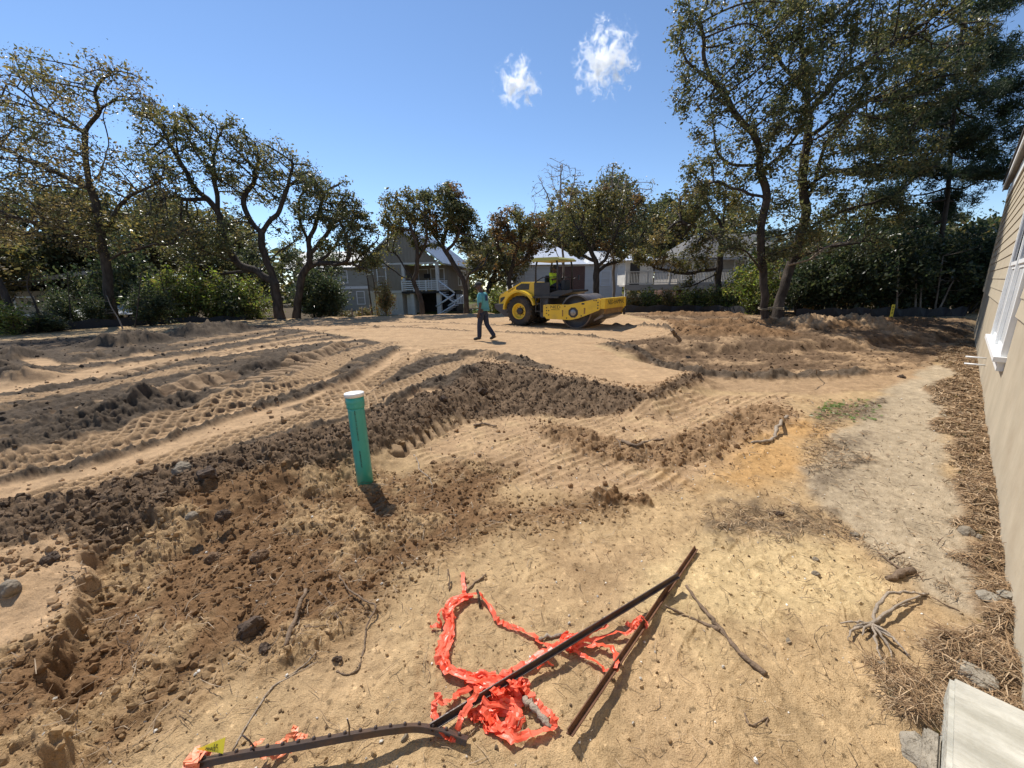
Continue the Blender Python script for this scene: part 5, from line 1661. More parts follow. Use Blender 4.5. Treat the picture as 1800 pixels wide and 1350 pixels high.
# platform, seat and controls
t = MB(); t.bx(-.72, .50, -.82, .82, 1.165, 1.24); t.build('platform', M_BLACKP, rl)
for s in (-1, 1):
    t = MB(); t.bx(-.70, .05, s * .70 - .02, s * .70 + .02, 1.245, 1.78, .01); t.build('side_panel', M_BLACKP, rl)
t = MB(); t.prism([(.05, 1.245), (.50, 1.245), (1.05, 1.40), (1.05, 1.47), (.42, 1.47), (.05, 1.36)], -.72, .72, 'y'); t.build('front_deck', M_BLACKP, rl)
t = MB(); t.bx(-.42, .06, -.26, .26, 1.42, 1.56, .04); t.bx(-.50, -.38, -.25, .25, 1.55, 2.06, .04); t.bx(-.36, 0, -.2, .2, 1.245, 1.42); t.build('seat', M_BLACKP, rl)
t = MB(); t.bx(.28, .48, -.22, .22, 1.475, 1.86, .03); t.tube([(.30, 0, 1.82), (.18, 0, 1.95)], .025, 6); t.build('console', M_BLACKP, rl)
t = MB(); a_ = np.linspace(0, 2 * np.pi, 24); t.tube(np.stack([.17 + .06 * np.sin(a_), .19 * np.cos(a_), 1.96 + .18 * np.sin(a_)], 1), .014, 6); t.build('steering_wheel', M_BLACKP, rl)
for s in (-1, 1):
    for xx in (-.68, .34):
        t = MB(); t.tube([(xx, s * .62, 1.24), (xx, s * .62, 2.4), (xx + (.06 if xx < 0 else -.05), s * .60, 2.60)], .038, 8); t.build('canopy_post', M_BLACKP, rl)
    t = MB(); t.tube([(-.66, s * .66, 1.80), (-.3, s * .68, 1.98), (.34, s * .68, 1.98)], .02, 6); t.build('handrail', M_BLACKP, rl)
    t = MB(); t.tube([(.36, s * .64, 1.9), (.50, s * .80, 1.98)], .015, 5); t.box((.54, s * .84, 1.96), (.05, .16, .22), Matrix.Rotation(s * .3, 3, 'Z'), .015); t.build('mirror', M_BLACKP, rl)
t = MB(); t.bx(-.80, .46, -.76, .76, 2.60, 2.66, .012); t.prism([(-.79, 2.661), (.45, 2.661), (.36, 2.73), (-.66, 2.75)], -.70, .70, 'y'); t.build('canopy', M_CANOPY, rl)
for s in (-1, 1):
    t = MB(); t.bx(-.55, -.25, s * .83 - .015, s * .83 + .015, .62, .66); t.bx(-.55, -.25, s * .83 - .015, s * .83 + .015, .92, .96)
    t.bx(-.55, -.52, s * .83 - .03, s * .83 + .03, .6, 1.16); t.bx(-.28, -.25, s * .83 - .03, s * .83 + .03, .6, 1.16); t.build('step', M_BLACKP, rl)

# ------------------------------------------------------------------ people
M_SKIN = plain('dark_skin', (.085, .048, .032), .5, .1, 10)
M_TSHIRT = plain('teal_cotton', (.10, .34, .36), .9, .10, 9, .3)
M_HIVIS = plain('hivis_lime', (.62, .85, .04), .8, .06, 9, .3)
M_JEANS = plain('dark_denim', (.028, .034, .058), .9, .25, 20, .3)
M_CAP = plain('dark_cap', (.035, .035, .035), .9, .2, 20)
M_BOOT = plain('boot_leather', (.03, .025, .02), .7, .2, 14)


def skin_mesh(name, joints, edges, mat, parent, root, sub=2):
    bm = bmesh.new(); lay = bm.verts.layers.skin.verify(); vv = {}
    for k, (p, r) in joints.items():
        v = bm.verts.new(p); vv[k] = v
        v[lay].radius = (r, r) if np.isscalar(r) else r
        v[lay].use_root = (k == root)
    for a_, b_ in edges: bm.edges.new((vv[a_], vv[b_]))
    me = bpy.data.meshes.new(name); bm.to_mesh(me); bm.free()
    o = bpy.data.objects.new('tmp_skin', me); scene.collection.objects.link(o)
    sk = o.modifiers.new('s', 'SKIN'); sk.use_smooth_shade = True
    sb = o.modifiers.new('u', 'SUBSURF'); sb.levels = sub; sb.render_levels = sub
    dg = bpy.context.evaluated_depsgraph_get()
    m2 = bpy.data.meshes.new_from_object(o.evaluated_get(dg)); m2.name = name
    bpy.data.objects.remove(o); bpy.data.meshes.remove(me)
    m2.materials.clear(); m2.materials.append(mat)
    for p in m2.polygons: p.use_smooth = True
    ob = bpy.data.objects.new(name, m2)
    return link(ob, parent)


def chain(e, *ks):
    for a_, b_ in zip(ks[:-1], ks[1:]): e.append((a_, b_))


def figure(root, J, shirt_mat, sleeves_to=.55):
    """J: joint positions; builds one continuous body, then shirt, trousers, boots and cap over it"""
    V3 = lambda k: np.array(J[k], float)
    j, e = {}, []
    j['pelvis'] = (V3('pelvis'), (.125, .10)); j['waist'] = (V3('waist'), (.115, .09)); j['chest'] = (V3('chest'), (.14, .105)); j['neckb'] = (V3('neck'), .055)
    hd = V3('head'); nk = V3('neck'); up = hd - nk; up /= np.linalg.norm(up); fw = np.array(J['face'], float); fw /= np.linalg.norm(fw); sd = np.cross(up, fw)
    j['skull0'] = (nk + up * .07, .060); j['skull1'] = (nk + up * .13 + fw * .015, .083); j['skull2'] = (nk + up * .20 + fw * .0, .088); j['skull3'] = (nk + up * .25 - fw * .005, .065)
    chain(e, 'pelvis', 'waist', 'chest', 'neckb', 'skull0', 'skull1', 'skull2', 'skull3')
    j['nose'] = (nk + up * .125 + fw * .112, .014); e.append(('skull1', 'nose'))
    j['chin'] = (nk + up * .065 + fw * .07, .026); e.append(('skull0', 'chin'))
    for s, q in (('l', 1), ('r', -1)):
        j['ear' + s] = (nk + up * .14 + sd * q * .092, .016); e.append(('skull1', 'ear' + s))
        j['sh' + s] = (V3('sh' + s), .062); j['el' + s] = (V3('el' + s), .044); j['wr' + s] = (V3('wr' + s), .030)
        j['ua' + s] = ((V3('sh' + s) + V3('el' + s)) / 2, .052); j['fa' + s] = (V3('el' + s) * .65 + V3('wr' + s) * .35, .043)
        chain(e, 'chest', 'sh' + s, 'ua' + s, 'el' + s, 'fa' + s, 'wr' + s)
        d = V3('wr' + s) - V3('el' + s); d /= np.linalg.norm(d)
        ax = np.array(J.get('palm' + s, (1, 0, 0)), float); ax -= d * (ax @ d); ax /= np.linalg.norm(ax)
        n_ = np.cross(d, ax)
        j['pm' + s] = (V3('wr' + s) + d * .055, (.040, .020)); e.append(('wr' + s, 'pm' + s))
        for k, (o_, ln) in enumerate(((-.030, .075), (-.010, .088), (.010, .083), (.029, .066))):
            b_ = V3('wr' + s) + d * .09 + ax * o_
            j[f'f{k}{s}'] = (b_, .0105); j[f'g{k}{s}'] = (b_ + d * ln * .55 + n_ * .008 * q, .0095); j[f'h{k}{s}'] = (b_ + d * ln * .95 + n_ * .026 * q, .008)
            chain(e, 'pm' + s, f'f{k}{s}', f'g{k}{s}', f'h{k}{s}')
        b_ = V3('wr' + s) + d * .035 - ax * .035
        j['t0' + s] = (b_, .013); j['t1' + s] = (b_ + d * .035 - ax * .028 + n_ * .01 * q, .011); j['t2' + s] = (b_ + d * .065 - ax * .034 + n_ * .02 * q, .009)
        chain(e, 'pm' + s, 't0' + s, 't1' + s, 't2' + s)
        j['hip' + s] = (V3('hip' + s), .085); j['th' + s] = (V3('hip' + s) * .55 + V3('kn' + s) * .45, .076); j['kn' + s] = (V3('kn' + s), .055)
        j['ca' + s] = (V3('kn' + s) * .65 + V3('an' + s) * .35, .052); j['an' + s] = (V3('an' + s), .036)
        f_ = np.array(J.get('toe' + s)) - V3('an' + s)
        j['hl' + s] = (V3('an' + s) - f_ * .18 + np.array([0, 0, -.03]), .034); j['ft' + s] = (V3('an' + s) + f_ * .62, .036); j['to' + s] = (np.array(J['toe' + s], float), .026)
        chain(e, 'pelvis', 'hip' + s, 'th' + s, 'kn' + s, 'ca' + s, 'an' + s, 'ft' + s, 'to' + s); e.append(('an' + s, 'hl' + s))
    body = skin_mesh('body', j, e, M_SKIN, root, 'pelvis')
    # shirt
    c, ce = {}, []
    c['hem'] = (V3('pelvis') * .75 + V3('waist') * .25 + np.array([0, 0, .0]), (.168, .135)); c['waist'] = (V3('waist'), (.160, .125)); c['chest'] = (V3('chest'), (.172, .130)); c['col'] = (V3('neck') + (V3('chest') - V3('neck')) * .30, .085)
    chain(ce, 'hem', 'waist', 'chest', 'col')
    for s in 'lr':
        c['sh' + s] = (V3('sh' + s), .082); c['ua' + s] = ((V3('sh' + s) + V3('el' + s)) / 2, .082); c['sl' + s] = (V3('sh' + s) * .12 + V3('el' + s) * .88, .076)
        chain(ce, 'chest', 'sh' + s, 'ua' + s, 'sl' + s)
    sh_ = skin_mesh('shirt', c, ce, shirt_mat, root, 'waist')
    t, te = {}, []
    t['p'] = (V3('pelvis'), (.150, .122)); t['w'] = (V3('pelvis') * .55 + V3('waist') * .45, (.140, .115)); te.append(('w', 'p'))
    for s in 'lr':
        t['h' + s] = (V3('hip' + s), .102); t['t' + s] = (V3('hip' + s) * .5 + V3('kn' + s) * .5, .092); t['k' + s] = (V3('kn' + s), .074); t['c' + s] = (V3('kn' + s) * .5 + V3('an' + s) * .5, .072); t['a' + s] = (V3('an' + s) + np.array([0, 0, -.005]), .068)
        chain(te, 'p', 'h' + s, 't' + s, 'k' + s, 'c' + s, 'a' + s)
    skin_mesh('trousers', t, te, M_JEANS, root, 'p')
    for s in 'lr':
        f_ = np.array(J['toe' + s], float) - V3('an' + s)
        b, be = {}, []
        b['a'] = (V3('an' + s) + np.array([0, 0, .02]), .052); b['h'] = (V3('an' + s) - f_ * .16 + np.array([0, 0, -.035]), .044); b['f'] = (V3('an' + s) + f_ * .6 + np.array([0, 0, .0]), .050); b['t'] = (np.array(J['toe' + s], float), .040)
        chain(be, 'a', 'f', 't'); be.append(('a', 'h'))
        skin_mesh('boot', b, be, M_BOOT, root, 'a')
    return body, sh_, (nk, up, fw, sd)


def cap_on(root, frame, mat):
    nk, up, fw, sd = frame
    p = MB(); vs, fs = [], []
    c = nk + up * .185
    for i in range(7):
        el = i / 6 * math.pi / 2
        for k in range(20):
            a_ = k / 20 * 6.283
            vs.append(c + (fw * math.cos(a_) * .112 + sd * math.sin(a_) * .098) * math.cos(el) + up * (.108 * math.sin(el) + .012))
    for i in range(6):
        for k in range(20): fs.append((i * 20 + k, i * 20 + (k + 1) % 20, (i + 1) * 20 + (k + 1) % 20, (i + 1) * 20 + k))
    p.raw(vs, fs, True)
    o = p.build('cap', mat, root)
    p = MB(); vs, fs = [], []
    for k in range(11):
        a_ = (k / 10 - .5) * 2.2
        d = fw * math.cos(a_) * .112 + sd * math.sin(a_) * .098
        e_ = d + fw * .085 * math.cos(a_) ** .5 - up * .02
        for q in (d + up * .012, e_ + up * .006, e_, d + up * .004): vs.append(c + q)
    for k in range(10):
        for m_ in range(4): fs.append((k * 4 + m_, k * 4 + (m_ + 1) % 4, k * 4 + 4 + (m_ + 1) % 4, k * 4 + 4 + m_))
    p.raw(vs, fs, True); p.build('brim', mat, o)
    return o


wp_ = on(851, 599, 0, .22)
man = empty('person', (wp_[0], wp_[1], wp_[2] + .005), math.atan2(.40, -.92), 'man walking left in teal t-shirt, dark cap and dark jeans on the graded sand', 'person')
man.scale = (.985,) * 3
J = dict(pelvis=(0, 0, .88), waist=(.0, 0, 1.02), chest=(.02, 0, 1.24), neck=(.055, 0, 1.415), head=(.10, 0, 1.55), face=(1, .25, -.12),
         shl=(.01, .19, 1.335), shr=(.02, -.19, 1.335), ell=(-.05, .255, 1.06), elr=(.0, -.25, 1.06), wrl=(.02, .25, .83), wrr=(.13, -.24, .86),
         hipl=(0, .09, .85), hipr=(0, -.09, .85), knl=(.085, .10, .47), knr=(-.06, -.10, .46), anl=(.10, .10, .085), anr=(-.30, -.11, .12), toel=(.29, .12, .045), toer=(-.13, -.13, .04))
bd, sh_, fr_ = figure(man, J, M_TSHIRT)
cap_on(man, fr_, M_CAP)
p = MB()
for (a0, b0, w0, h0) in ((-.015, 1.27, .10, .10), (-.02, 1.19, .13, .05)):
    p.box((-.118, -.0 + a0, b0), (.012, w0, h0), Matrix.Rotation(.12, 3, 'Y'), .005)
p.build('shirt_print', plain('print_navy', (.03, .04, .12), .8, .4, 30), sh_)

op = empty('person', (0, 0, 0), 0, 'roller operator seated under the canopy in a lime high visibility shirt', 'person')
m_ = Matrix.Translation(rl.location) @ Matrix.Rotation(RX, 4, 'Z') @ Matrix.Scale(.94, 4)
op.matrix_world = m_ @ Matrix.Translation((-.24, 0, 1.575))
J2 = dict(pelvis=(0, 0, .09), waist=(-.01, 0, .22), chest=(.01, 0, .43), neck=(.05, 0, .60), head=(.09, 0, .74), face=(1, -.55, -.1),
          shl=(.02, .19, .52), shr=(.02, -.19, .52), ell=(.14, .27, .30), elr=(.14, -.27, .30), wrl=(.35, .17, .36), wrr=(.35, -.17, .36), palml=(0, 0, 1), palmr=(0, 0, 1),
          hipl=(.02, .10, .08), hipr=(.02, -.10, .08), knl=(.40, .14, .08), knr=(.40, -.14, .08), anl=(.47, .14, -.27), anr=(.47, -.14, -.27), toel=(.62, .15, -.30), toer=(.62, -.15, -.30))
bd, sh2, fr2 = figure(op, J2, M_HIVIS)
cap_on(op, fr2, M_CAP)

# ------------------------------------------------------------------ foreground things
M_RUST = plain('rusty_steel', (.13, .060, .032), .75, .35, 16, .5, metal=.3, dirt=(.20, .095, .04), dirt_amt=.6)
M_POST = plain('dark_steel_post', (.075, .055, .048), .42, .2, 18, .12, metal=.3, dirt=(.16, .085, .045), dirt_amt=.6)
M_TWIG = plain('dry_twig', (.17, .115, .072), .9, .3, 20, .6)
M_TWIGG = plain('grey_twig', (.30, .24, .18), .9, .3, 20, .6)
M_ROCK = plain('concrete_rubble', (.22, .18, .13), .95, .3, 12, 1.0, dirt=(.20, .15, .10), dirt_amt=.6)
M_CLOD = plain('earth_clod', (.085, .055, .035), .95, .35, 18, 1.0)
M_PIPE = plain('green_pvc', (.05, .37, .305), .32, .05, 3, dirt=(.12, .25, .19), dirt_amt=.25)
M_PCAP = plain('white_pvc_cap', (.82, .82, .80), .4, .03, 5)
m, N, L, b = new_mat('barrier_tape')
tc = N.new('ShaderNodeTexCoord'); nz = N.new('ShaderNodeTexNoise'); nz.inputs['Scale'].default_value = 9; L.new(tc.outputs['Object'], nz.inputs[0])
cr = N.new('ShaderNodeValToRGB'); cr.color_ramp.elements[0].position = .35; cr.color_ramp.elements[0].color = (.93, .12, .055, 1)
cr.color_ramp.elements[1].position = .7; cr.color_ramp.elements[1].color = (.97, .21, .125, 1)
L.new(nz.outputs[0], cr.inputs[0]); L.new(cr.outputs[0], b.inputs['Base Color']); b.inputs['Roughness'].default_value = .38; b.inputs['Specular IOR Level'].default_value = .4
bp = N.new('ShaderNodeBump'); bp.inputs['Strength'].default_value = .25; bp.inputs['Distance'].default_value = .004
n2_ = N.new('ShaderNodeTexNoise'); n2_.inputs['Scale'].default_value = 55; L.new(tc.outputs['Object'], n2_.inputs[0]); L.new(n2_.outputs[0], bp.inputs['Height']); L.new(bp.outputs[0], b.inputs['Normal'])
tr = N.new('ShaderNodeBsdfTranslucent'); L.new(cr.outputs[0], tr.inputs[0]); mx = N.new('ShaderNodeMixShader'); mx.inputs[0].default_value = .22
L.new(b.outputs[0], mx.inputs[1]); L.new(tr.outputs[0], mx.inputs[2]); L.new(mx.outputs[0], N['Material Output'].inputs[0])
M_TAPE = m
M_TAPE2 = plain('faded_tape', (.80, .25, .12), .5, .12, 20, .1)

# green riser pipe
pb = on(641, 838, 0); H_ = .80
pt = at(622, 690, pb[1] + .03)
ax = pt - pb; ax = ax / np.linalg.norm(ax) * H_
pipe = empty('pipe', pb, 0, 'upright green sewer pipe with white cap standing in the dirt', 'pipe')
rad = .071
p = MB(); p.tube([ax * -.12, ax * .2, ax * .5, ax * .80, ax * .835], [rad] * 5, 32, cap=True)
p.build('riser', M_PIPE, pipe)
p = MB(); p.tube([ax * .828, ax * .84, ax * .86, ax * .885, ax * .895, ax * .91, ax * .965], [rad * 1.02, rad * 1.09, rad * 1.09, rad * 1.09, rad * 1.14, rad * 1.10, rad * 1.10], 32); p.build('bell', M_PIPE, pipe)
p = MB(); p.tube([ax * .955, ax * .99, ax * .998, ax * 1.0], [rad * 1.18, rad * 1.2, rad * 1.16, rad * .9], 32); p.build('cap', M_PCAP, pipe)
# print running up the pipe
zax = Vector(ax).normalized(); fwd = Vector((.22, -1, 0)); fwd = (fwd - zax * fwd.dot(zax)).normalized()
rt = zax.cross(fwd)
def on_pipe(t, lift=.0012):
    mt = Matrix.Identity(4)
    xdir = zax; ydir = rt if rt.cross(zax).dot(fwd) < 0 else -rt
    ydir = fwd.cross(xdir)
    for i in range(3):
        mt[i][0] = xdir[i]; mt[i][1] = ydir[i]; mt[i][2] = fwd[i]
    mt.translation = Vector(ax) * t + fwd * (rad + lift)
    return mt
lettering('lettering', 'SDR 26 HEAVY WALL PVC GRAVITY SEWER', .0145, M_INK, pipe, on_pipe(.64), .0008)
lettering('lettering', 'ASTM D3034 SEWER PIPE', .0145, M_INK, pipe, on_pipe(.25), .0008)


def extrude(P, prof, roll=0.0, rolls=None):
    """sweep an open profile list of closed polygons (s, u) along P, up kept near z"""
    P = np.asarray(P, float); T_ = np.gradient(P, axis=0); T_ /= np.linalg.norm(T_, axis=1)[:, None]
    vs, fs = [], []; n = len(prof)
    for i in range(len(P)):
        s_ = np.cross(T_[i], (0, 0, 1)); s_ /= np.linalg.norm(s_); u_ = np.cross(s_, T_[i])
        r_ = roll if rolls is None else rolls[i]
        c, s = math.cos(r_), math.sin(r_)
        for (a_, b_) in prof: vs.append(P[i] + s_ * (a_ * c - b_ * s) + u_ * (a_ * s + b_ * c))
    for i in range(len(P) - 1):
        for k in range(n): fs.append((i * n + k, i * n + (k + 1) % n, (i + 1) * n + (k + 1) % n, (i + 1) * n + k))
    fs.append(tuple(range(n))); fs.append(tuple(range((len(P) - 1) * n, len(P) * n))[::-1])
    return vs, fs

TEE = [(-.016, 0), (.016, 0), (.016, .004), (.003, .005), (.0025, .027), (-.0025, .027), (-.003, .005), (-.016, .004)]
def post(name, label, pix, zs, roll, mat, studs=None, seed=1):
    zz = np.interp(np.linspace(0, 1, len(pix)), np.linspace(0, 1, len(zs)), zs)
    W_ = []
    for q, h in zip(pix, zz):
        g0 = on(q[0], q[1], 0); W_.append(gp(q[0], q[1], g0[2] + h))
    if len(pix) == 2:
        W_ = np.array([W_[0] + (W_[1] - W_[0]) * t for t in np.linspace(0, 1, 24)])
    else:
        W_ = smooth_line(np.array(W_), 8)
        for _ in range(20): W_[1:-1, 2] = W_[:-2, 2] * .25 + W_[1:-1, 2] * .5 + W_[2:, 2] * .25
    base = W_[0].copy()
    root = empty(name, base, 0, label, 'steel post', 'steel fence posts on the sand')
    vs, fs = extrude(W_ - base, TEE, roll)
    p = MB(); p.raw(vs, fs); p.build('bar', mat, root)
    if studs:
        L_ = np.r_[0, np.cumsum(np.linalg.norm(np.diff(W_, axis=0), axis=1))]
        first = None
        for d in np.arange(.04, L_[-1] - .02, studs):
            q = np.array([np.interp(d, L_, W_[:, i]) for i in range(3)]) - base
            t_ = np.array([np.interp(min(d + .01, L_[-1]), L_, W_[:, i]) for i in range(3)]) - base - q
            s_ = np.cross(t_, (0, 0, 1)); s_ /= np.linalg.norm(s_)
            u_ = np.cross(s_, t_ / np.linalg.norm(t_)); c, s = math.cos(roll), math.sin(roll)
            if first is None:
                p = MB(); p.lathe([(.0065, -.004), (.007, .005), (.005, .009), (0, .010)], (0, 0, 0), 'z', 8)
                o = p.build('stud', mat, root); first = o
            else:
                o = first.copy(); scene.collection.objects.link(o)
            o.location = q - (s_ * -s + u_ * c) * .001
            o.rotation_euler = (0, 0, 0)
            o.rotation_mode = 'QUATERNION'; o.rotation_quaternion = Vector(-(s_ * -s + u_ * c)).to_track_quat('Z', 'X')
    return root, W_

post('steel_post', 'dark T-section steel post under the red tape heap, crossing the rusty bar', [(757, 1282), (1192, 1014)], [.035, .07], .12, M_POST, None)
post('steel_post', 'straight rusty brown steel bar lying right of the red tape heap', [(1001, 1293), (1223, 966)], [.05, .02], .35, M_RUST)
_, PC = post('steel_post', 'bent steel post with a row of black studs along the bottom edge', [(338, 1338), (420, 1322), (520, 1305), (620, 1287), (690, 1277), (735, 1274), (780, 1282), (822, 1298)], [.06, .07, .085, .095, .08, .06, .04, .03], math.pi + .55, M_POST, .056)


def ribbon(mb, P, width, g, twist=1.0, fold=.25, w_end=1.0):
    """flat tape along P: turns slowly about its own length and creases here and there"""
    P = smooth_line(np.asarray(P, float), 5); n = len(P)
    P[1:-1] += g.normal(0, .004, (n - 2, 3))
    T_ = np.gradient(P, axis=0); T_ /= np.linalg.norm(T_, axis=1)[:, None] + 1e-9
    s_i = np.arange(n)
    ph = twist * (.9 * np.sin(s_i * g.uniform(.18, .45) + g.uniform(0, 6)) + .5 * np.sin(s_i * g.uniform(.6, 1.0) + g.uniform(0, 6)) + g.normal(0, .12, n))
    pleat = fold * 1.6 * np.sin(s_i * g.uniform(.3, .8) + g.uniform(0, 6)) + g.normal(0, .25 * fold, n)
    k = np.array([-1, -.25, .4, 1.0]); up_ = np.array([-.5, .6, -.35, .45]); rows = []
    for i in range(n):
        s_ = np.cross(T_[i], (0, 0, 1)); l = np.linalg.norm(s_); s_ = s_ / l if l > .05 else np.array([1., 0, 0])
        u_ = np.cross(s_, T_[i]); a_ = ph[i]
        d = s_ * math.cos(a_) + u_ * math.sin(a_); e_ = -s_ * math.sin(a_) + u_ * math.cos(a_)
        ww = width * .5 * (1 - .35 * abs(pleat[i]) * min(1, fold * 4))
        rows.append(P[i] + np.outer(k * ww, d) + np.outer(up_ * pleat[i] * width * .5, e_))
    V = np.array(rows); m_ = len(k)
    fs = [(i * m_ + j, i * m_ + j + 1, (i + 1) * m_ + j + 1, (i + 1) * m_ + j) for i in range(n - 1) for j in range(m_ - 1)]
    mb.raw(V.reshape(-1, 3), fs, False)


def lay(pix, h=.015, g=None):
    out = []
    for q in pix:
        lift = q[2] if len(q) > 2 else h
        g0 = on(q[0], q[1], 0); out.append(gp(q[0], q[1], g0[2] + lift))
    return np.array(out)

g = np.random.default_rng(44)
tp = MB(); TW = .033
ribbon(tp, lay([(812, 1006, .02), (815, 1026, .03), (818, 1046, .02)]), TW * .7, g, .2, .05)
for k, dx in enumerate((0, 9, 16)):
    ribbon(tp, lay([(822 + dx * .6, 1046, .02), (795 + dx, 1056, .03), (783 + dx * .7, 1074, .03), (786 + dx * .5, 1098, .02 + .01 * k), (778 + dx, 1124, .02), (769 + dx, 1148, .03), (775 + dx, 1170, .025), (800 + dx, 1184, .03), (838, 1196 + dx * .5, .05), (872, 1206, .06)]), TW * (1 - .12 * k), g, .55, .16)
ribbon(tp, lay([(800, 1088, .02), (776, 1070, .05), (770, 1086, .05), (776, 1100, .02), (756, 1100, .02)]), TW * .7, g, .8, .2)
ribbon(tp, lay([(800, 1052, .02), (838, 1042, .04), (852, 1054, .03), (868, 1080, .02), (886, 1096, .02), (912, 1106, .02), (936, 1116, .02), (950, 1130, .02), (975, 1134, .02), (998, 1128, .06)]), TW * .8, g, .6, .12)
ribbon(tp, lay([(998, 1126, .06), (1040, 1124, .03), (1080, 1114, .03), (1108, 1110, .03), (1116, 1092, .07), (1130, 1084, .08), (1136, 1100, .05), (1122, 1104, .03), (1100, 1094, .03)]), TW * .7, g, .8, .2)
ribbon(tp, lay([(1005, 1136, .04), (1030, 1134, .03), (1060, 1134, .03), (1078, 1142, .04), (1082, 1164, .06), (1078, 1180, .05)]), TW * .75, g, .35, .1)
ribbon(tp, lay([(1008, 1142, .03), (1035, 1156, .02), (1064, 1174, .03), (1076, 1182, .04), (1086, 1170, .05)]), TW * .6, g, .5, .12)
ribbon(tp, lay([(905, 1176, .03), (935, 1158, .03), (970, 1138, .04)]), TW, g, .25, .08)
ribbon(tp, lay([(1000, 1120, .05), (1040, 1112, .05), (1068, 1098, .05)]), TW * .6, g, .6, .15)
ribbon(tp, lay([(958, 1148, .06), (962, 1160, .05), (972, 1168, .015)]), TW * .5, g, .6, .15)
ribbon(tp, lay([(962, 1150, .06), (954, 1166, .03), (944, 1174, .015)]), TW * .45, g, .6, .15)
ribbon(tp, lay([(830, 1206, .03), (806, 1220, .02), (788, 1232, .03), (776, 1234, .05), (770, 1220, .07), (763, 1240, .03), (762, 1258, .02), (772, 1272, .03), (778, 1290, .03), (792, 1298, .02), (800, 1296, .02)]), TW * .8, g, .5, .12)
ribbon(tp, lay([(846, 1206, .08), (830, 1228, .08), (814, 1256, .06), (804, 1284, .02)]), TW * .8, g, .35, .1)
ribbon(tp, lay([(850, 1240, .04), (858, 1262, .03), (874, 1282, .02), (900, 1298, .02), (930, 1290, .02), (962, 1282, .02), (974, 1270, .04), (972, 1258, .04), (955, 1244, .02), (938, 1226, .04), (920, 1206, .05)]), TW * .95, g, .45, .1)
ribbon(tp, lay([(905, 1200, .05), (912, 1232, .03), (908, 1260, .03), (890, 1290, .02)]), TW, g, .4, .15)
# the crumpled heap and the two knots
def heap(cx, cy, rx, ry, n, hmax, w):
    for k in range(n):
        a_ = g.uniform(0, 6.28); pts = []; rr = g.uniform(.35, 1.0)
        for j in range(g.integers(4, 7)):
            a_ += g.uniform(.7, 2.2) * (1 if k % 2 else -1); r2 = np.clip(rr + g.normal(0, .3), .05, 1.05)
            pts.append((cx + rx * r2 * math.cos(a_), cy + ry * r2 * math.sin(a_), .012 + abs(g.normal(0, 1)) * hmax * .5 * (1.15 - r2)))
        ribbon(tp, lay(pts), w * g.uniform(.75, 1.1), g, .8, .3)
heap(882, 1216, 46, 34, 10, .075, TW)
heap(905, 1200, 28, 22, 4, .09, TW)
heap(882, 1262, 36, 26, 5, .04, TW)
heap(845, 1194, 42, 14, 4, .05, TW)
heap(842, 1254, 16, 14, 5, .05, TW * .8)
heap(1004, 1128, 18, 15, 5, .045, TW * .8)
heap(1122, 1096, 11, 9, 3, .045, TW * .6)
tape = tp.build('barrier_tape', M_TAPE, None, on(880, 1220))
tag(tape, 'tangled orange red barrier tape looped over the steel posts on the sand', 'tape')
tp = MB()
q0 = PC[0] + np.array([-.005, 0, .0])
for k_ in range(2):
    ribbon(tp, np.array([q0 + np.array([.012 + .012 * k_ + .003 * math.sin(3 * a_), .033 * math.cos(a_), -.008 + .031 * math.sin(a_)]) for a_ in np.linspace(.3 + k_, 5.9 + k_, 8)]), .044, g, .05, .05)
o = tp.build('faded_tape', M_TAPE2, None, q0); tag(o, 'faded pink tape wound round the left end of the studded post', 'tape')
tp = MB()
ribbon(tp, lay([(462, 1302, .06), (444, 1312, .07), (446, 1328, .05), (466, 1330, .03), (478, 1312, .06)]), .022, g, .3, .15)
ribbon(tp, lay([(470, 1318, .05), (495, 1304, .03), (515, 1294, .02), (530, 1294, .02)]), .02, g, .6, .15)
ribbon(tp, lay([(519, 1294, .02), (519, 1284, .03), (520, 1276, .03)]), .022, g, .1, .05)
ribbon(tp, lay([(521, 1297, .02), (530, 1294, .025), (538, 1290, .02)]), .018, g, .1, .05)
ribbon(tp, lay([(470, 1330, .03), (500, 1324, .02), (520, 1318, .02)]), .014, g, .8, .2)
o = tp.build('faded_tape', M_TAPE2, None, on(480, 1315)); tag(o, 'faded orange tape knotted round the middle of the studded post, loose ends up', 'tape')
# yellow tag
A_, B_, C_ = gp(345, 1317, .085), gp(396, 1296, .12), gp(392, 1325, .08)
p = MB(); nrm = np.cross(B_ - A_, C_ - A_); nrm /= np.linalg.norm(nrm)
p.raw([A_, B_, C_, A_ + nrm * .0012, B_ + nrm * .0012, C_ + nrm * .0012], [(0, 1, 2), (5, 4, 3), (0, 3, 4, 1), (1, 4, 5, 2), (2, 5, 3, 0)])
yt = p.build('warning_tag', plain('tag_yellow', (.85, .72, .04), .5, .05, 8), None, A_); tag(yt, 'small yellow triangular tag with black print at the studded post end', 'tag')
if nrm[2] < 0: nrm = -nrm
xd = (C_ - A_); xd -= nrm * (xd @ nrm); xd /= np.linalg.norm(xd); yd = np.cross(nrm, xd)
for txt, pos, sz in (('UL', .72, .016), ('RES', .62, .013), ('MIN', .45, .012)):
    c_ = A_ * (1 - pos) + (B_ * (.30 if txt != 'UL' else .55) + C_ * (.70 if txt != 'UL' else .45)) * pos + nrm * .0018 - A_
    mt = Matrix.Identity(4)
    for i in range(3): mt[i][0] = xd[i]; mt[i][1] = yd[i]; mt[i][2] = nrm[i]
    mt.translation = Vector(c_)
    lettering('lettering', txt, sz, M_INK, yt, mt, .0005)
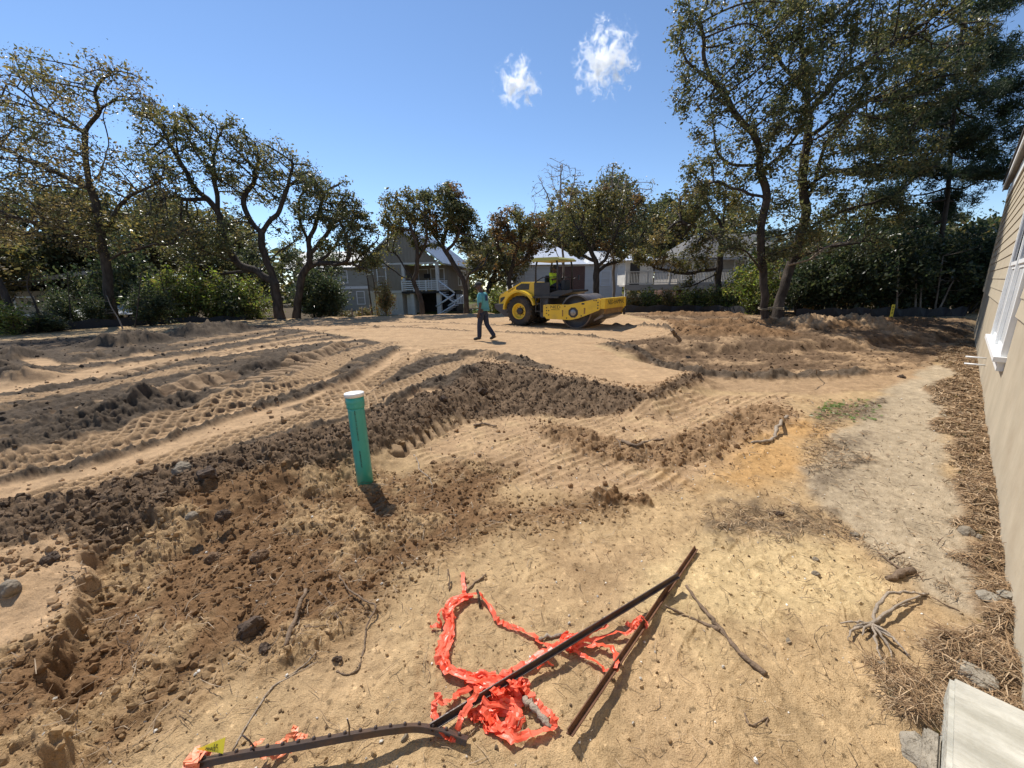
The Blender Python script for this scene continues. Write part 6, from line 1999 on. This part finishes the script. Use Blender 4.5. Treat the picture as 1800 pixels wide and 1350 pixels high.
# wire ties
for i, (px, py, dx, dy, lab) in enumerate(((446, 1312, -14, -30, 'black wire tie standing up from the knotted faded tape'), (614, 1288, 0, -36, 'black wire tie standing up near the middle of the studded post'))):
    a0 = gp(px, py + 6, .07); a1 = gp(px, py, .12); b0 = a1 + np.array([dx / 450, 0, .07 if i else .055])
    tp = MB(); tp.tube([a0, a1, (a1 + b0) / 2 + np.array([.004, 0, 0]), b0], .003, 5)
    tag(tp.build('wire_tie', M_POST, None, a0), lab, 'wire')

# sticks and roots
def stick(name, label, lines, mat, cat='stick', group=None, seed=0, sides=7):
    gg = np.random.default_rng(seed); mb = MB(); b0 = None
    for pix, r0, r1 in lines:
        P = lay(pix, r0 * .8)
        P = smooth_line(P, 5); P[:, :2] += gg.normal(0, r0 * .38, (len(P), 2)); P[:, 2] += np.abs(gg.normal(0, r0 * .2, len(P)))
        rr = np.linspace(r0, r1, len(P)) * (1 + gg.normal(0, .20, len(P)))
        mb.tube(P, np.maximum(rr, .0015), sides)
        if b0 is None: b0 = P[0]
    return tag(mb.build(name, mat, None, b0), label, cat, group)
SGR = 'sticks lying on the sand'
stick('stick', 'forked dead branch on the sand right of the rusty bar', [([(1206, 1030), (1228, 1060), (1250, 1085), (1266, 1106), (1300, 1146), (1345, 1186)], .008, .013), ([(1168, 1064, .02), (1200, 1080), (1232, 1094), (1266, 1108)], .007, .010)], M_TWIG, 'stick', SGR, 1)
stick('stick', 'grey stick poking out of the red tape heap towards the bottom right', [([(922, 1226, .04), (944, 1252, .03), (968, 1279, .02)], .014, .012)], M_TWIGG, 'stick', SGR, 2)
stick('stick', 'short grey stick lying behind the tape knot on the post', [([(944, 1124), (968, 1120), (994, 1114)], .010, .008)], M_TWIGG, 'stick', SGR, 3)
stick('stick', 'straight brown stick leaning in the brown clods left of the tape', [([(538, 1036, .05), (520, 1085, .03), (502, 1138, .01)], .009, .013)], M_TWIG, 'stick', SGR, 4)
stick('vine', 'long thin pale vine curving up from the studded post', [([(410, 1318), (425, 1290), (450, 1250), (480, 1208), (520, 1180), (540, 1164), (555, 1146)], .004, .003), ([(484, 1204), (520, 1184), (560, 1162)], .003, .002)], M_TWIGG, 'vine', None, 5)
stick('root', 'crooked dark root hooked over the brown clods', [([(596, 1012, .03), (612, 1035, .03), (640, 1055, .04), (660, 1066, .04), (645, 1100, .02), (640, 1140), (630, 1176), (610, 1186), (592, 1180)], .005, .004)], M_TWIG, 'root', None, 6)
stick('root', 'thin root beside the crooked root in the brown clods', [([(560, 1040, .02), (580, 1060), (592, 1080), (602, 1098)], .006, .003), ([(520, 1094), (550, 1102), (585, 1096)], .003, .002)], M_TWIG, 'root', None, 7)
stick('stick', 'dark twig standing beside the tape tail', [([(788, 1000, .06), (790, 1018, .03), (790, 1038)], .004, .006)], M_TWIG, 'stick', SGR, 8)
stick('stick', 'dark twig slanting right of the tape tail', [([(855, 1010), (836, 1024), (822, 1038)], .006, .004)], M_TWIG, 'stick', SGR, 9)
stick('stick', 'black charred stub beside the top of the tape loop', [([(839, 1036, .06), (842, 1052, .03), (845, 1066)], .006, .009)], M_CLOD, 'stick', SGR, 10)
gg = np.random.default_rng(8)
rl_ = []
for (px, py, r_) in [(1632, 1042, .008), (1605, 1060, .011), (1490, 1125, .006), (1500, 1105, .006), (1575, 1130, .006), (1600, 1155, .005), (1570, 1160, .005), (1478, 1096, .005), (1550, 1165, .004), (1516, 1118, .007)]:
    rl_.append(([(1532, 1098, .02), ((1532 + px) / 2 + gg.normal(0, 5), (1098 + py) / 2 - 4, .03 + .02 * gg.uniform()), (px, py, .012)], .0085, r_ * .5))
rl_.append(([(1535, 1095, .02), (1540, 1070, .05), (1565, 1044, .05), (1600, 1042, .03), (1632, 1046, .01)], .009, .006))
stick('root_clump', 'grey uprooted root clump with crooked arms on the yellow sand', rl_, M_TWIGG, 'root', None, 11)
stick('log', 'short brown log piece at the edge of the grey path', [([(1560, 1018), (1580, 1012), (1604, 1003)], .016, .021)], M_TWIG, 'log', None, 12, 9)
stick('stick', 'split twig leaning on the short log piece', [([(1540, 968), (1560, 985), (1586, 1002, .03)], .005, .008), ([(1560, 985), (1575, 976), (1590, 970)], .005, .004)], M_TWIG, 'stick', SGR, 13)
stick('stick', 'crooked grey branch by the orange sand', [([(1382, 732), (1368, 748), (1362, 768), (1345, 776), (1322, 779)], .022, .014)], M_TWIGG, 'stick', SGR, 14)
stick('stick', 'broken dark branch lying in the brown windrow', [([(1095, 775), (1118, 784), (1140, 776), (1165, 772)], .020, .012), ([(1092, 790), (1088, 776), (1080, 770)], .008, .006)], M_TWIG, 'stick', SGR, 15)
stick('stick', 'pale curved twig on the ground right of the green pipe', [([(728, 800), (735, 812), (738, 826), (755, 840), (760, 858)], .007, .004)], M_TWIGG, 'stick', SGR, 16)
stick('stick', 'dark slat of wood by the ripples', [([(832, 748), (850, 746), (872, 750)], .018, .012)], M_TWIG, 'stick', SGR, 17)
stick('stick', 'dark leaning stub of wood in the far dirt pile', [([(1180, 580, .22), (1188, 590, .12), (1196, 600, .02)], .035, .05)], M_TWIG, 'stick', SGR, 18)
stick('stick', 'thin root end sticking up from the straight tan strip', [([(1418, 662, .1), (1434, 650, .2), (1435, 660, .05)], .007, .006)], M_TWIG, 'stick', SGR, 19)
stick('stick', 'thin twig lying on the lower right sand below the log', [([(1688, 1075), (1660, 1062), (1640, 1050)], .004, .003)], M_TWIG, 'stick', SGR, 20)
stick('stick', 'hairpin twig at the bottom right of the sand', [([(1310, 1255), (1320, 1275), (1350, 1262), (1346, 1274)], .004, .003)], M_TWIG, 'stick', SGR, 21)


def lump(gg, r, sub=2, flat=.75, rough=.35):
    bm = bmesh.new(); bmesh.ops.create_icosphere(bm, subdivisions=sub, radius=1)
    v = np.array([q.co[:] for q in bm.verts]); f = [tuple(q.index for q in p.verts) for p in bm.faces]; bm.free()
    o = gg.uniform(0, 50)
    n_ = fbm(v[:, 0] * 1.1 + o + v[:, 2] * .7, v[:, 1] * 1.1 + o - v[:, 2] * .6, 3, int(o * 7))
    v = v * (1 + rough * n_[:, None]) * np.array([1, gg.uniform(.65, 1), flat]) * r
    a_ = gg.uniform(0, 6.28); c, s = math.cos(a_), math.sin(a_)
    return v @ np.array([[c, s, 0], [-s, c, 0], [0, 0, 1]]), f
ROCKS = [(322, 828, .085, 'C', 'grey clod block standing on the dark berm left of the pipe'), (365, 838, .09, 'D', 'dark clod lump on the berm right of the grey block'), (18, 1036, .055, 'K', 'rounded grey stone at the left end of the dark berm'),
         (438, 1106, .062, 'D', 'largest dark square clod in the brown soil'), (466, 1142, .030, 'D', 'small dark clod below the largest dark clod'), (376, 984, .05, 'B', 'brown clod at the top of the brown soil'), (245, 974, .035, 'B', 'brown clod near the dark berm edge'),
         (392, 908, .05, 'D', 'dark clod at the foot of the berm'), (455, 980, .045, 'B', 'brown clod right of the two brown clods'), (594, 1160, .026, 'D', 'small black stone left of the tape loop'), (460, 1008, .03, 'B', 'small brown clod above the largest dark clod'),
         (338, 908, .04, 'K', 'pale grey stone at the foot of the berm'), (1698, 938, .05, 'K', 'grey stone at the edge of the pine straw'), (1720, 946, .03, 'K', 'small grey stone beside the grey stone in the straw'), (1504, 942, .028, 'K', 'pale white stone on the yellow sand'),
         (1550, 1170, .022, 'K', 'pale pebble below the root clump'), (1434, 985, .022, 'K', 'grey pebble on the pale sand'), (1435, 1010, .022, 'C', 'dark pebble pair on the pale sand'), (1386, 1128, .016, 'K', 'small pale pebble left of the forked branch tip'),
         (712, 1298, .016, 'K', 'white pebble under the studded post'), (1498, 940, .02, 'K', 'chip of white stone by the pale white stone'), (1610, 1322, .075, 'R', 'rough concrete lump at the foot of the slab'), (1718, 1192, .07, 'R', 'pebbly concrete lump behind the slab corner'),
         (1735, 1050, .05, 'R', 'flat broken concrete piece against the house wall'), (1770, 1048, .045, 'R', 'second flat concrete piece against the house wall'), (780, 622 + 80, .06, 'D', 'dark root ball at the foot of the pad slope'), (1585, 664, .06, 'D', 'dark round clod at the top of the grey path'),
         (848, 690, .07, 'D', 'dark stump lump at the foot of the pad slope'), (1370, 905, .03, 'D', 'dark clod in the mulch smear'), (90, 985, .045, 'D', 'round clod inside the dark berm at the left')]
MM = dict(C=M_ROCK, D=M_CLOD, K=M_ROCK, B=plain('brown_clod', (.15, .088, .045), .95, .3, 18, 1.0), R=M_CONC_R)
gg = np.random.default_rng(77)
for px, py, r_, k, lab in ROCKS:
    b_ = on(px, py)
    v, f = lump(gg, r_, 3, .8 if k != 'R' else .45, .45 if k in 'DB' else .3)
    p = MB(); p.raw(v, f, k in 'K'); o = p.build('rock' if k in 'KRC' else 'dirt_clod', MM[k], None); o.location = (b_[0], b_[1], b_[2] + r_ * .12)
    tag(o, lab, 'rock' if k in 'KRC' else 'clod', 'loose stones and clods')
# dried leaf heap of pale plant scraps left
M_TINT = tint_mat('scraps', .9, .15, 60, .2)
M_SOILTINT = tint_mat('loose_soil', .95, .25, 45, .8, .006)
ico = {}
for s_ in (1, 2):
    bm = bmesh.new(); bmesh.ops.create_icosphere(bm, subdivisions=s_, radius=1); bm.verts.ensure_lookup_table()
    ico[s_] = (np.array([q.co[:] for q in bm.verts]), np.array([[q.index for q in p.verts] for p in bm.faces])); bm.free()


def scatter_clods(name, label, zones, cols, n, rlo, rhi, seed, sub=1, sink=.25, near=1.1):
    """loose lumps of soil strewn over zones, all in one mesh"""
    gg = np.random.default_rng(seed); XY = []
    for Z, w in zones:
        b0, b1 = Z.min(0), Z.max(0); k = int(n * w); got = 0
        while got < k:
            q = gg.uniform(b0, b1, (k * 3, 2))
            r = np.hypot(q[:, 0], q[:, 1])
            q = q[(gg.uniform(size=len(q)) < np.clip((3.0 / (r + .5)) ** near, 0, 1)) & (q[:, 1] > .2) & (r < 22)]
            q = q[sdist(q[:, 0], q[:, 1], Z) > -.05][:k - got]
            XY.append(q); got += max(len(q), 1 if len(q) else k // 20 + 1)
    XY = np.concatenate(XY); n = len(XY)
    z_, c_ = ground_at(XY[:, 0], XY[:, 1])
    r = rlo * (rhi / rlo) ** (gg.uniform(size=n) ** 2.6)
    v0, f0 = ico[sub]; m_ = len(v0)
    rot = gg.normal(size=(n, 4)); rot /= np.linalg.norm(rot, axis=1)[:, None]
    w, x, y, zz = rot.T
    Rm = np.stack([1 - 2 * (y * y + zz * zz), 2 * (x * y - zz * w), 2 * (x * zz + y * w), 2 * (x * y + zz * w), 1 - 2 * (x * x + zz * zz), 2 * (y * zz - x * w), 2 * (x * zz - y * w), 2 * (y * zz + x * w), 1 - 2 * (x * x + y * y)], 1).reshape(n, 3, 3)
    sc = gg.uniform(.6, 1.15, (n, 1, 3)) * r[:, None, None]
    jit = gg.uniform(.62, 1.28, (n, m_, 1))
    V = np.einsum('nij,nkj->nki', Rm, v0[None] * jit * sc)
    V[:, :, 0] += XY[:, 0, None]; V[:, :, 1] += XY[:, 1, None]; V[:, :, 2] += (z_ + r * (1 - sink * 2) * .6)[:, None]
    Fc = (f0[None] + (np.arange(n) * m_)[:, None, None]).reshape(-1, 3)
    if cols is None: col = c_ * gg.uniform(.75, 1.05, (n, 1))
    else:
        cc = np.array(cols); col = cc[gg.integers(0, len(cc), n)] * gg.uniform(.75, 1.25, (n, 1))
    o = fast_mesh(name, V.reshape(-1, 3), Fc, M_SOILTINT, None, np.repeat(col, m_, 0), smooth=False)
    return tag(o, label, 'soil', None, 'stuff')

scatter_clods('dirt_clods', 'loose dark clods strewn on the berm and slope', [(Z_BERM, 1.0)], None, 8000, .006, .034, 1)
scatter_clods('dirt_crumbs', 'brown crumbs of soil over the churned foreground', [(Z_BROWN, 1.0)], None, 5500, .004, .026, 2)
scatter_clods('pile_clods', 'clods on the dirt piles and between the ruts', [(Z_PILE, .55), (Z_TRACK, .45)], None, 5500, .009, .045, 3, near=.5)
RIDGE0 = np.concatenate([RIDGES[0][0] + np.array([0, .3]), (RIDGES[0][0] - np.array([0, .3]))[::-1]])
scatter_clods('ridge_clods', 'brown clods of the low windrow across the grouser marks', [(RIDGE0, .7), (Z_RIP, .3)], [(.24, .145, .075), (.18, .11, .06), (.30, .19, .10)], 1300, .006, .035, 13)
FRONT = poly([(0, 1345), (160, 1000), (700, 830), (1100, 720), (1420, 700), (1700, 700), (1790, 1100), (1790, 1345)])
scatter_clods('sand_crumbs', 'small crumbs and pebbles on the sand', [(FRONT, 1.0)], None, 4000, .003, .012, 4)
scatter_clods('bark_crumbs', 'dark crumbs of earth and bark on the sand', [(FRONT, 1.0)], [(.15, .10, .055), (.20, .13, .07), (.10, .07, .045)], 1700, .002, .010, 14)
scatter_clods('shell_bits', 'white shell bits and pale pebbles on the sand', [(FRONT, 1.0)], [(.62, .58, .50), (.70, .66, .58), (.45, .40, .33)], 700, .003, .011, 5)


def scatter_strips(name, label, zones, n, llo, lhi, w, cols, seed, lift=.004, cross=False, kind='straw', tilt=.12):
    gg = np.random.default_rng(seed); XY = []
    for Z, wt in zones:
        b0, b1 = Z.min(0), Z.max(0); k = int(n * wt); got = 0; tries = 0
        while got < k and tries < 60:
            tries += 1
            q = gg.uniform(b0, b1, (k * 4, 2)); r = np.hypot(q[:, 0], q[:, 1])
            q = q[(gg.uniform(size=len(q)) < np.clip((2.2 / (r + .3)) ** 1.5, 0, 1)) & (q[:, 1] > .3)]
            q = q[sdist(q[:, 0], q[:, 1], Z) + .12 * fbm(q[:, 0] * 3, q[:, 1] * 3, 2, 8) > -.02][:k - got]; XY.append(q); got += len(q)
    XY = np.concatenate(XY); n = len(XY)
    ins = wloc_many(XY); XY = XY[(ins > .01)]; n = len(XY)
    z_, _ = ground_at(XY[:, 0], XY[:, 1])
    a_ = gg.uniform(0, 6.28, n); l = gg.uniform(llo, lhi, n); bend = gg.normal(0, .35, n); t = gg.normal(0, tilt, n)
    r = np.hypot(XY[:, 0], XY[:, 1]); ww = w * np.clip(r / 2.2, .8, 5)
    c = np.c_[XY, z_ + lift + gg.uniform(0, .02, n)]
    d0 = np.c_[np.cos(a_ - bend), np.sin(a_ - bend), t]; d1 = np.c_[np.cos(a_ + bend), np.sin(a_ + bend), -np.abs(t)]
    s_ = np.c_[-np.sin(a_), np.cos(a_), gg.normal(0, .3, n)]
    p0, p1, p2 = c - d0 * l[:, None] / 2, c + np.c_[np.zeros(n), np.zeros(n), np.abs(t) * l * .3], c + d1 * l[:, None] / 2
    o_ = s_ * ww[:, None] / 2
    V = np.stack([p0 - o_ * .6, p0 + o_ * .6, p1 - o_, p1 + o_, p2 - o_ * .5, p2 + o_ * .5], 1).reshape(-1, 3)
    b_ = np.arange(n)[:, None] * 6
    Fc = np.concatenate([b_ + np.array([0, 1, 3, 2]), b_ + np.array([2, 3, 5, 4])])
    cc = np.array(cols); col = cc[gg.integers(0, len(cc), n)] * gg.uniform(.6, 1.3, (n, 1))
    o = fast_mesh(name, V, Fc, M_TINT, None, np.repeat(col, 6, 0))
    return tag(o, label, kind, None, 'stuff')
def wloc_many(q): return (q - WA[:2]) @ WN
STRAW_C = [(.25, .16, .085), (.34, .225, .125), (.15, .09, .05), (.40, .29, .18)]
scatter_strips('pine_straw', 'brown pine straw and dead leaves along the house', [(Z_STRAW, 1.0)], 17000, .05, .17, .0030, STRAW_C, 6, .006, tilt=.22)
Z_S2 = poly([(1420, 840), (1530, 800), (1440, 770), (1560, 700), (1440, 715), (1420, 760)]); Z_S3 = poly([(1230, 945), (1250, 890), (1470, 890), (1600, 990), (1700, 1060), (1500, 950)])
scatter_strips('straw_wisps', 'wisps of straw and bark on the sand by the grey path', [(Z_S2, .25), (Z_S3, .2), (FRONT, .55)], 3300, .02, .11, .0030, STRAW_C + [(.10, .07, .045)], 7)
scatter_strips('root_hairs', 'fine root hairs strewn over the soil', [(Z_BROWN, .5), (Z_RIP, .3), (FRONT, .2)], 1100, .04, .16, .0035, [(.20, .14, .09), (.30, .23, .16), (.09, .06, .04)], 8, .006)
# dead leaves
gg = np.random.default_rng(9)
def scatter_leaves(name, label, Z, n, size, pal, seed, cat):
    gg = np.random.default_rng(seed); b0, b1 = Z.min(0), Z.max(0); q = gg.uniform(b0, b1, (n * 6, 2)); r = np.hypot(q[:, 0], q[:, 1])
    q = q[(gg.uniform(size=len(q)) < np.clip((3 / (r + .3)) ** 1.2, 0, 1)) & (q[:, 1] > .4)]; q = q[(sdist(q[:, 0], q[:, 1], Z) > 0) & (wloc_many(q) > .03)][:n]
    z_, _ = ground_at(q[:, 0], q[:, 1]); cen = np.c_[q, z_ + .012]
    V, Fc = leaf_faces(cen, size, gg, .8, 1.7); V[:, 2] = np.maximum(V[:, 2], np.repeat(z_, 4) + .002)
    o = fast_mesh(name, V, Fc, M_LEAF, None, tints(len(q), pal, gg)); return tag(o, label, cat, None, 'stuff')
scatter_leaves('dead_leaves', 'dead oak leaves in the pine straw', Z_STRAW, 2600, .030, 'brown', 10, 'leaves')
PAL['green'] = [(.16, .22, .07), (.26, .30, .13), (.34, .36, .20)]
scatter_leaves('green_clippings', 'pale green leaf clippings by the grey path', poly([(1420, 735), (1450, 705), (1545, 700), (1550, 738), (1500, 745), (1450, 740)]), 130, .035, 'green', 11, 'leaves')
scatter_leaves('far_litter', 'leaf litter under the trees at the back of the site', poly([(1380, 575), (1400, 548), (1720, 548), (1715, 575)]), 1500, .07, 'brown', 12, 'leaves')

# ------------------------------------------------------------------ two small clouds
m, N, L, b = new_mat('cloud_vapour')
N.remove(b)
vol = N.new('ShaderNodeVolumePrincipled'); vol.inputs['Color'].default_value = (1, 1, 1, 1); vol.inputs['Anisotropy'].default_value = .35
tc = N.new('ShaderNodeTexCoord'); 
n1_ = N.new('ShaderNodeTexNoise'); n1_.inputs['Scale'].default_value = .045; n1_.inputs['Detail'].default_value = 4.5; n1_.inputs['Roughness'].default_value = .66; n1_.inputs['Distortion'].default_value = .6
L.new(tc.outputs['Object'], n1_.inputs[0])
gd = N.new('ShaderNodeVectorMath'); gd.operation = 'LENGTH'
mpv = N.new('ShaderNodeMapping'); mpv.inputs['Location'].default_value = (-.5, -.5, -.5)
mp2 = N.new('ShaderNodeMapping'); mp2.inputs['Scale'].default_value = (2, 2, 2)
L.new(tc.outputs['Generated'], mpv.inputs[0]); L.new(mpv.outputs[0], mp2.inputs[0]); L.new(mp2.outputs[0], gd.inputs[0])
f1 = N.new('ShaderNodeMath'); f1.operation = 'MULTIPLY_ADD'; f1.inputs[1].default_value = -.24; f1.inputs[2].default_value = -.415
L.new(gd.outputs['Value'], f1.inputs[0])
f2 = N.new('ShaderNodeMath'); f2.operation = 'ADD'; L.new(n1_.outputs[0], f2.inputs[0]); L.new(f1.outputs[0], f2.inputs[1])
f3 = N.new('ShaderNodeMath'); f3.operation = 'MULTIPLY'; f3.inputs[1].default_value = .9; f3.use_clamp = False; L.new(f2.outputs[0], f3.inputs[0])
L.new(f3.outputs[0], vol.inputs['Density']); L.new(vol.outputs[0], N['Material Output'].inputs['Volume'])
M_CLOUD = m
def cloud(label, px, py, rx, ry, dist, tilt=0):
    c = at(px, py, dist); s = dist / F * math.cos(PITCH)
    bm = bmesh.new(); bmesh.ops.create_icosphere(bm, subdivisions=3, radius=1)
    for v in bm.verts: v.co = (v.co.x * rx * s, v.co.y * min(rx, ry) * s, v.co.z * ry * s)
    me = bpy.data.meshes.new('cloud'); bm.to_mesh(me); bm.free(); me.materials.append(M_CLOUD)
    o = bpy.data.objects.new('cloud', me); o.location = c; o.rotation_euler = (0, tilt, 0); link(o)
    return tag(o, label, 'cloud', 'small clouds in the sky')
cloud('rounded white cloud, larger one at the right', 1064, 106, 58, 62, 1000, .35)
cloud('ragged white cloud wisp left of the rounded cloud', 910, 148, 44, 40, 1000, .5)
cloud('narrow upright white wisp above the ragged cloud', 918, 112, 16, 32, 1000, -.2)

_n = sum(len(o.data.loop_triangles) if not o.data.calc_loop_triangles() else 0 for o in {o.data.name: o for o in scene.objects if o.type == 'MESH'}.values())
print('TRIANGLES', _n)
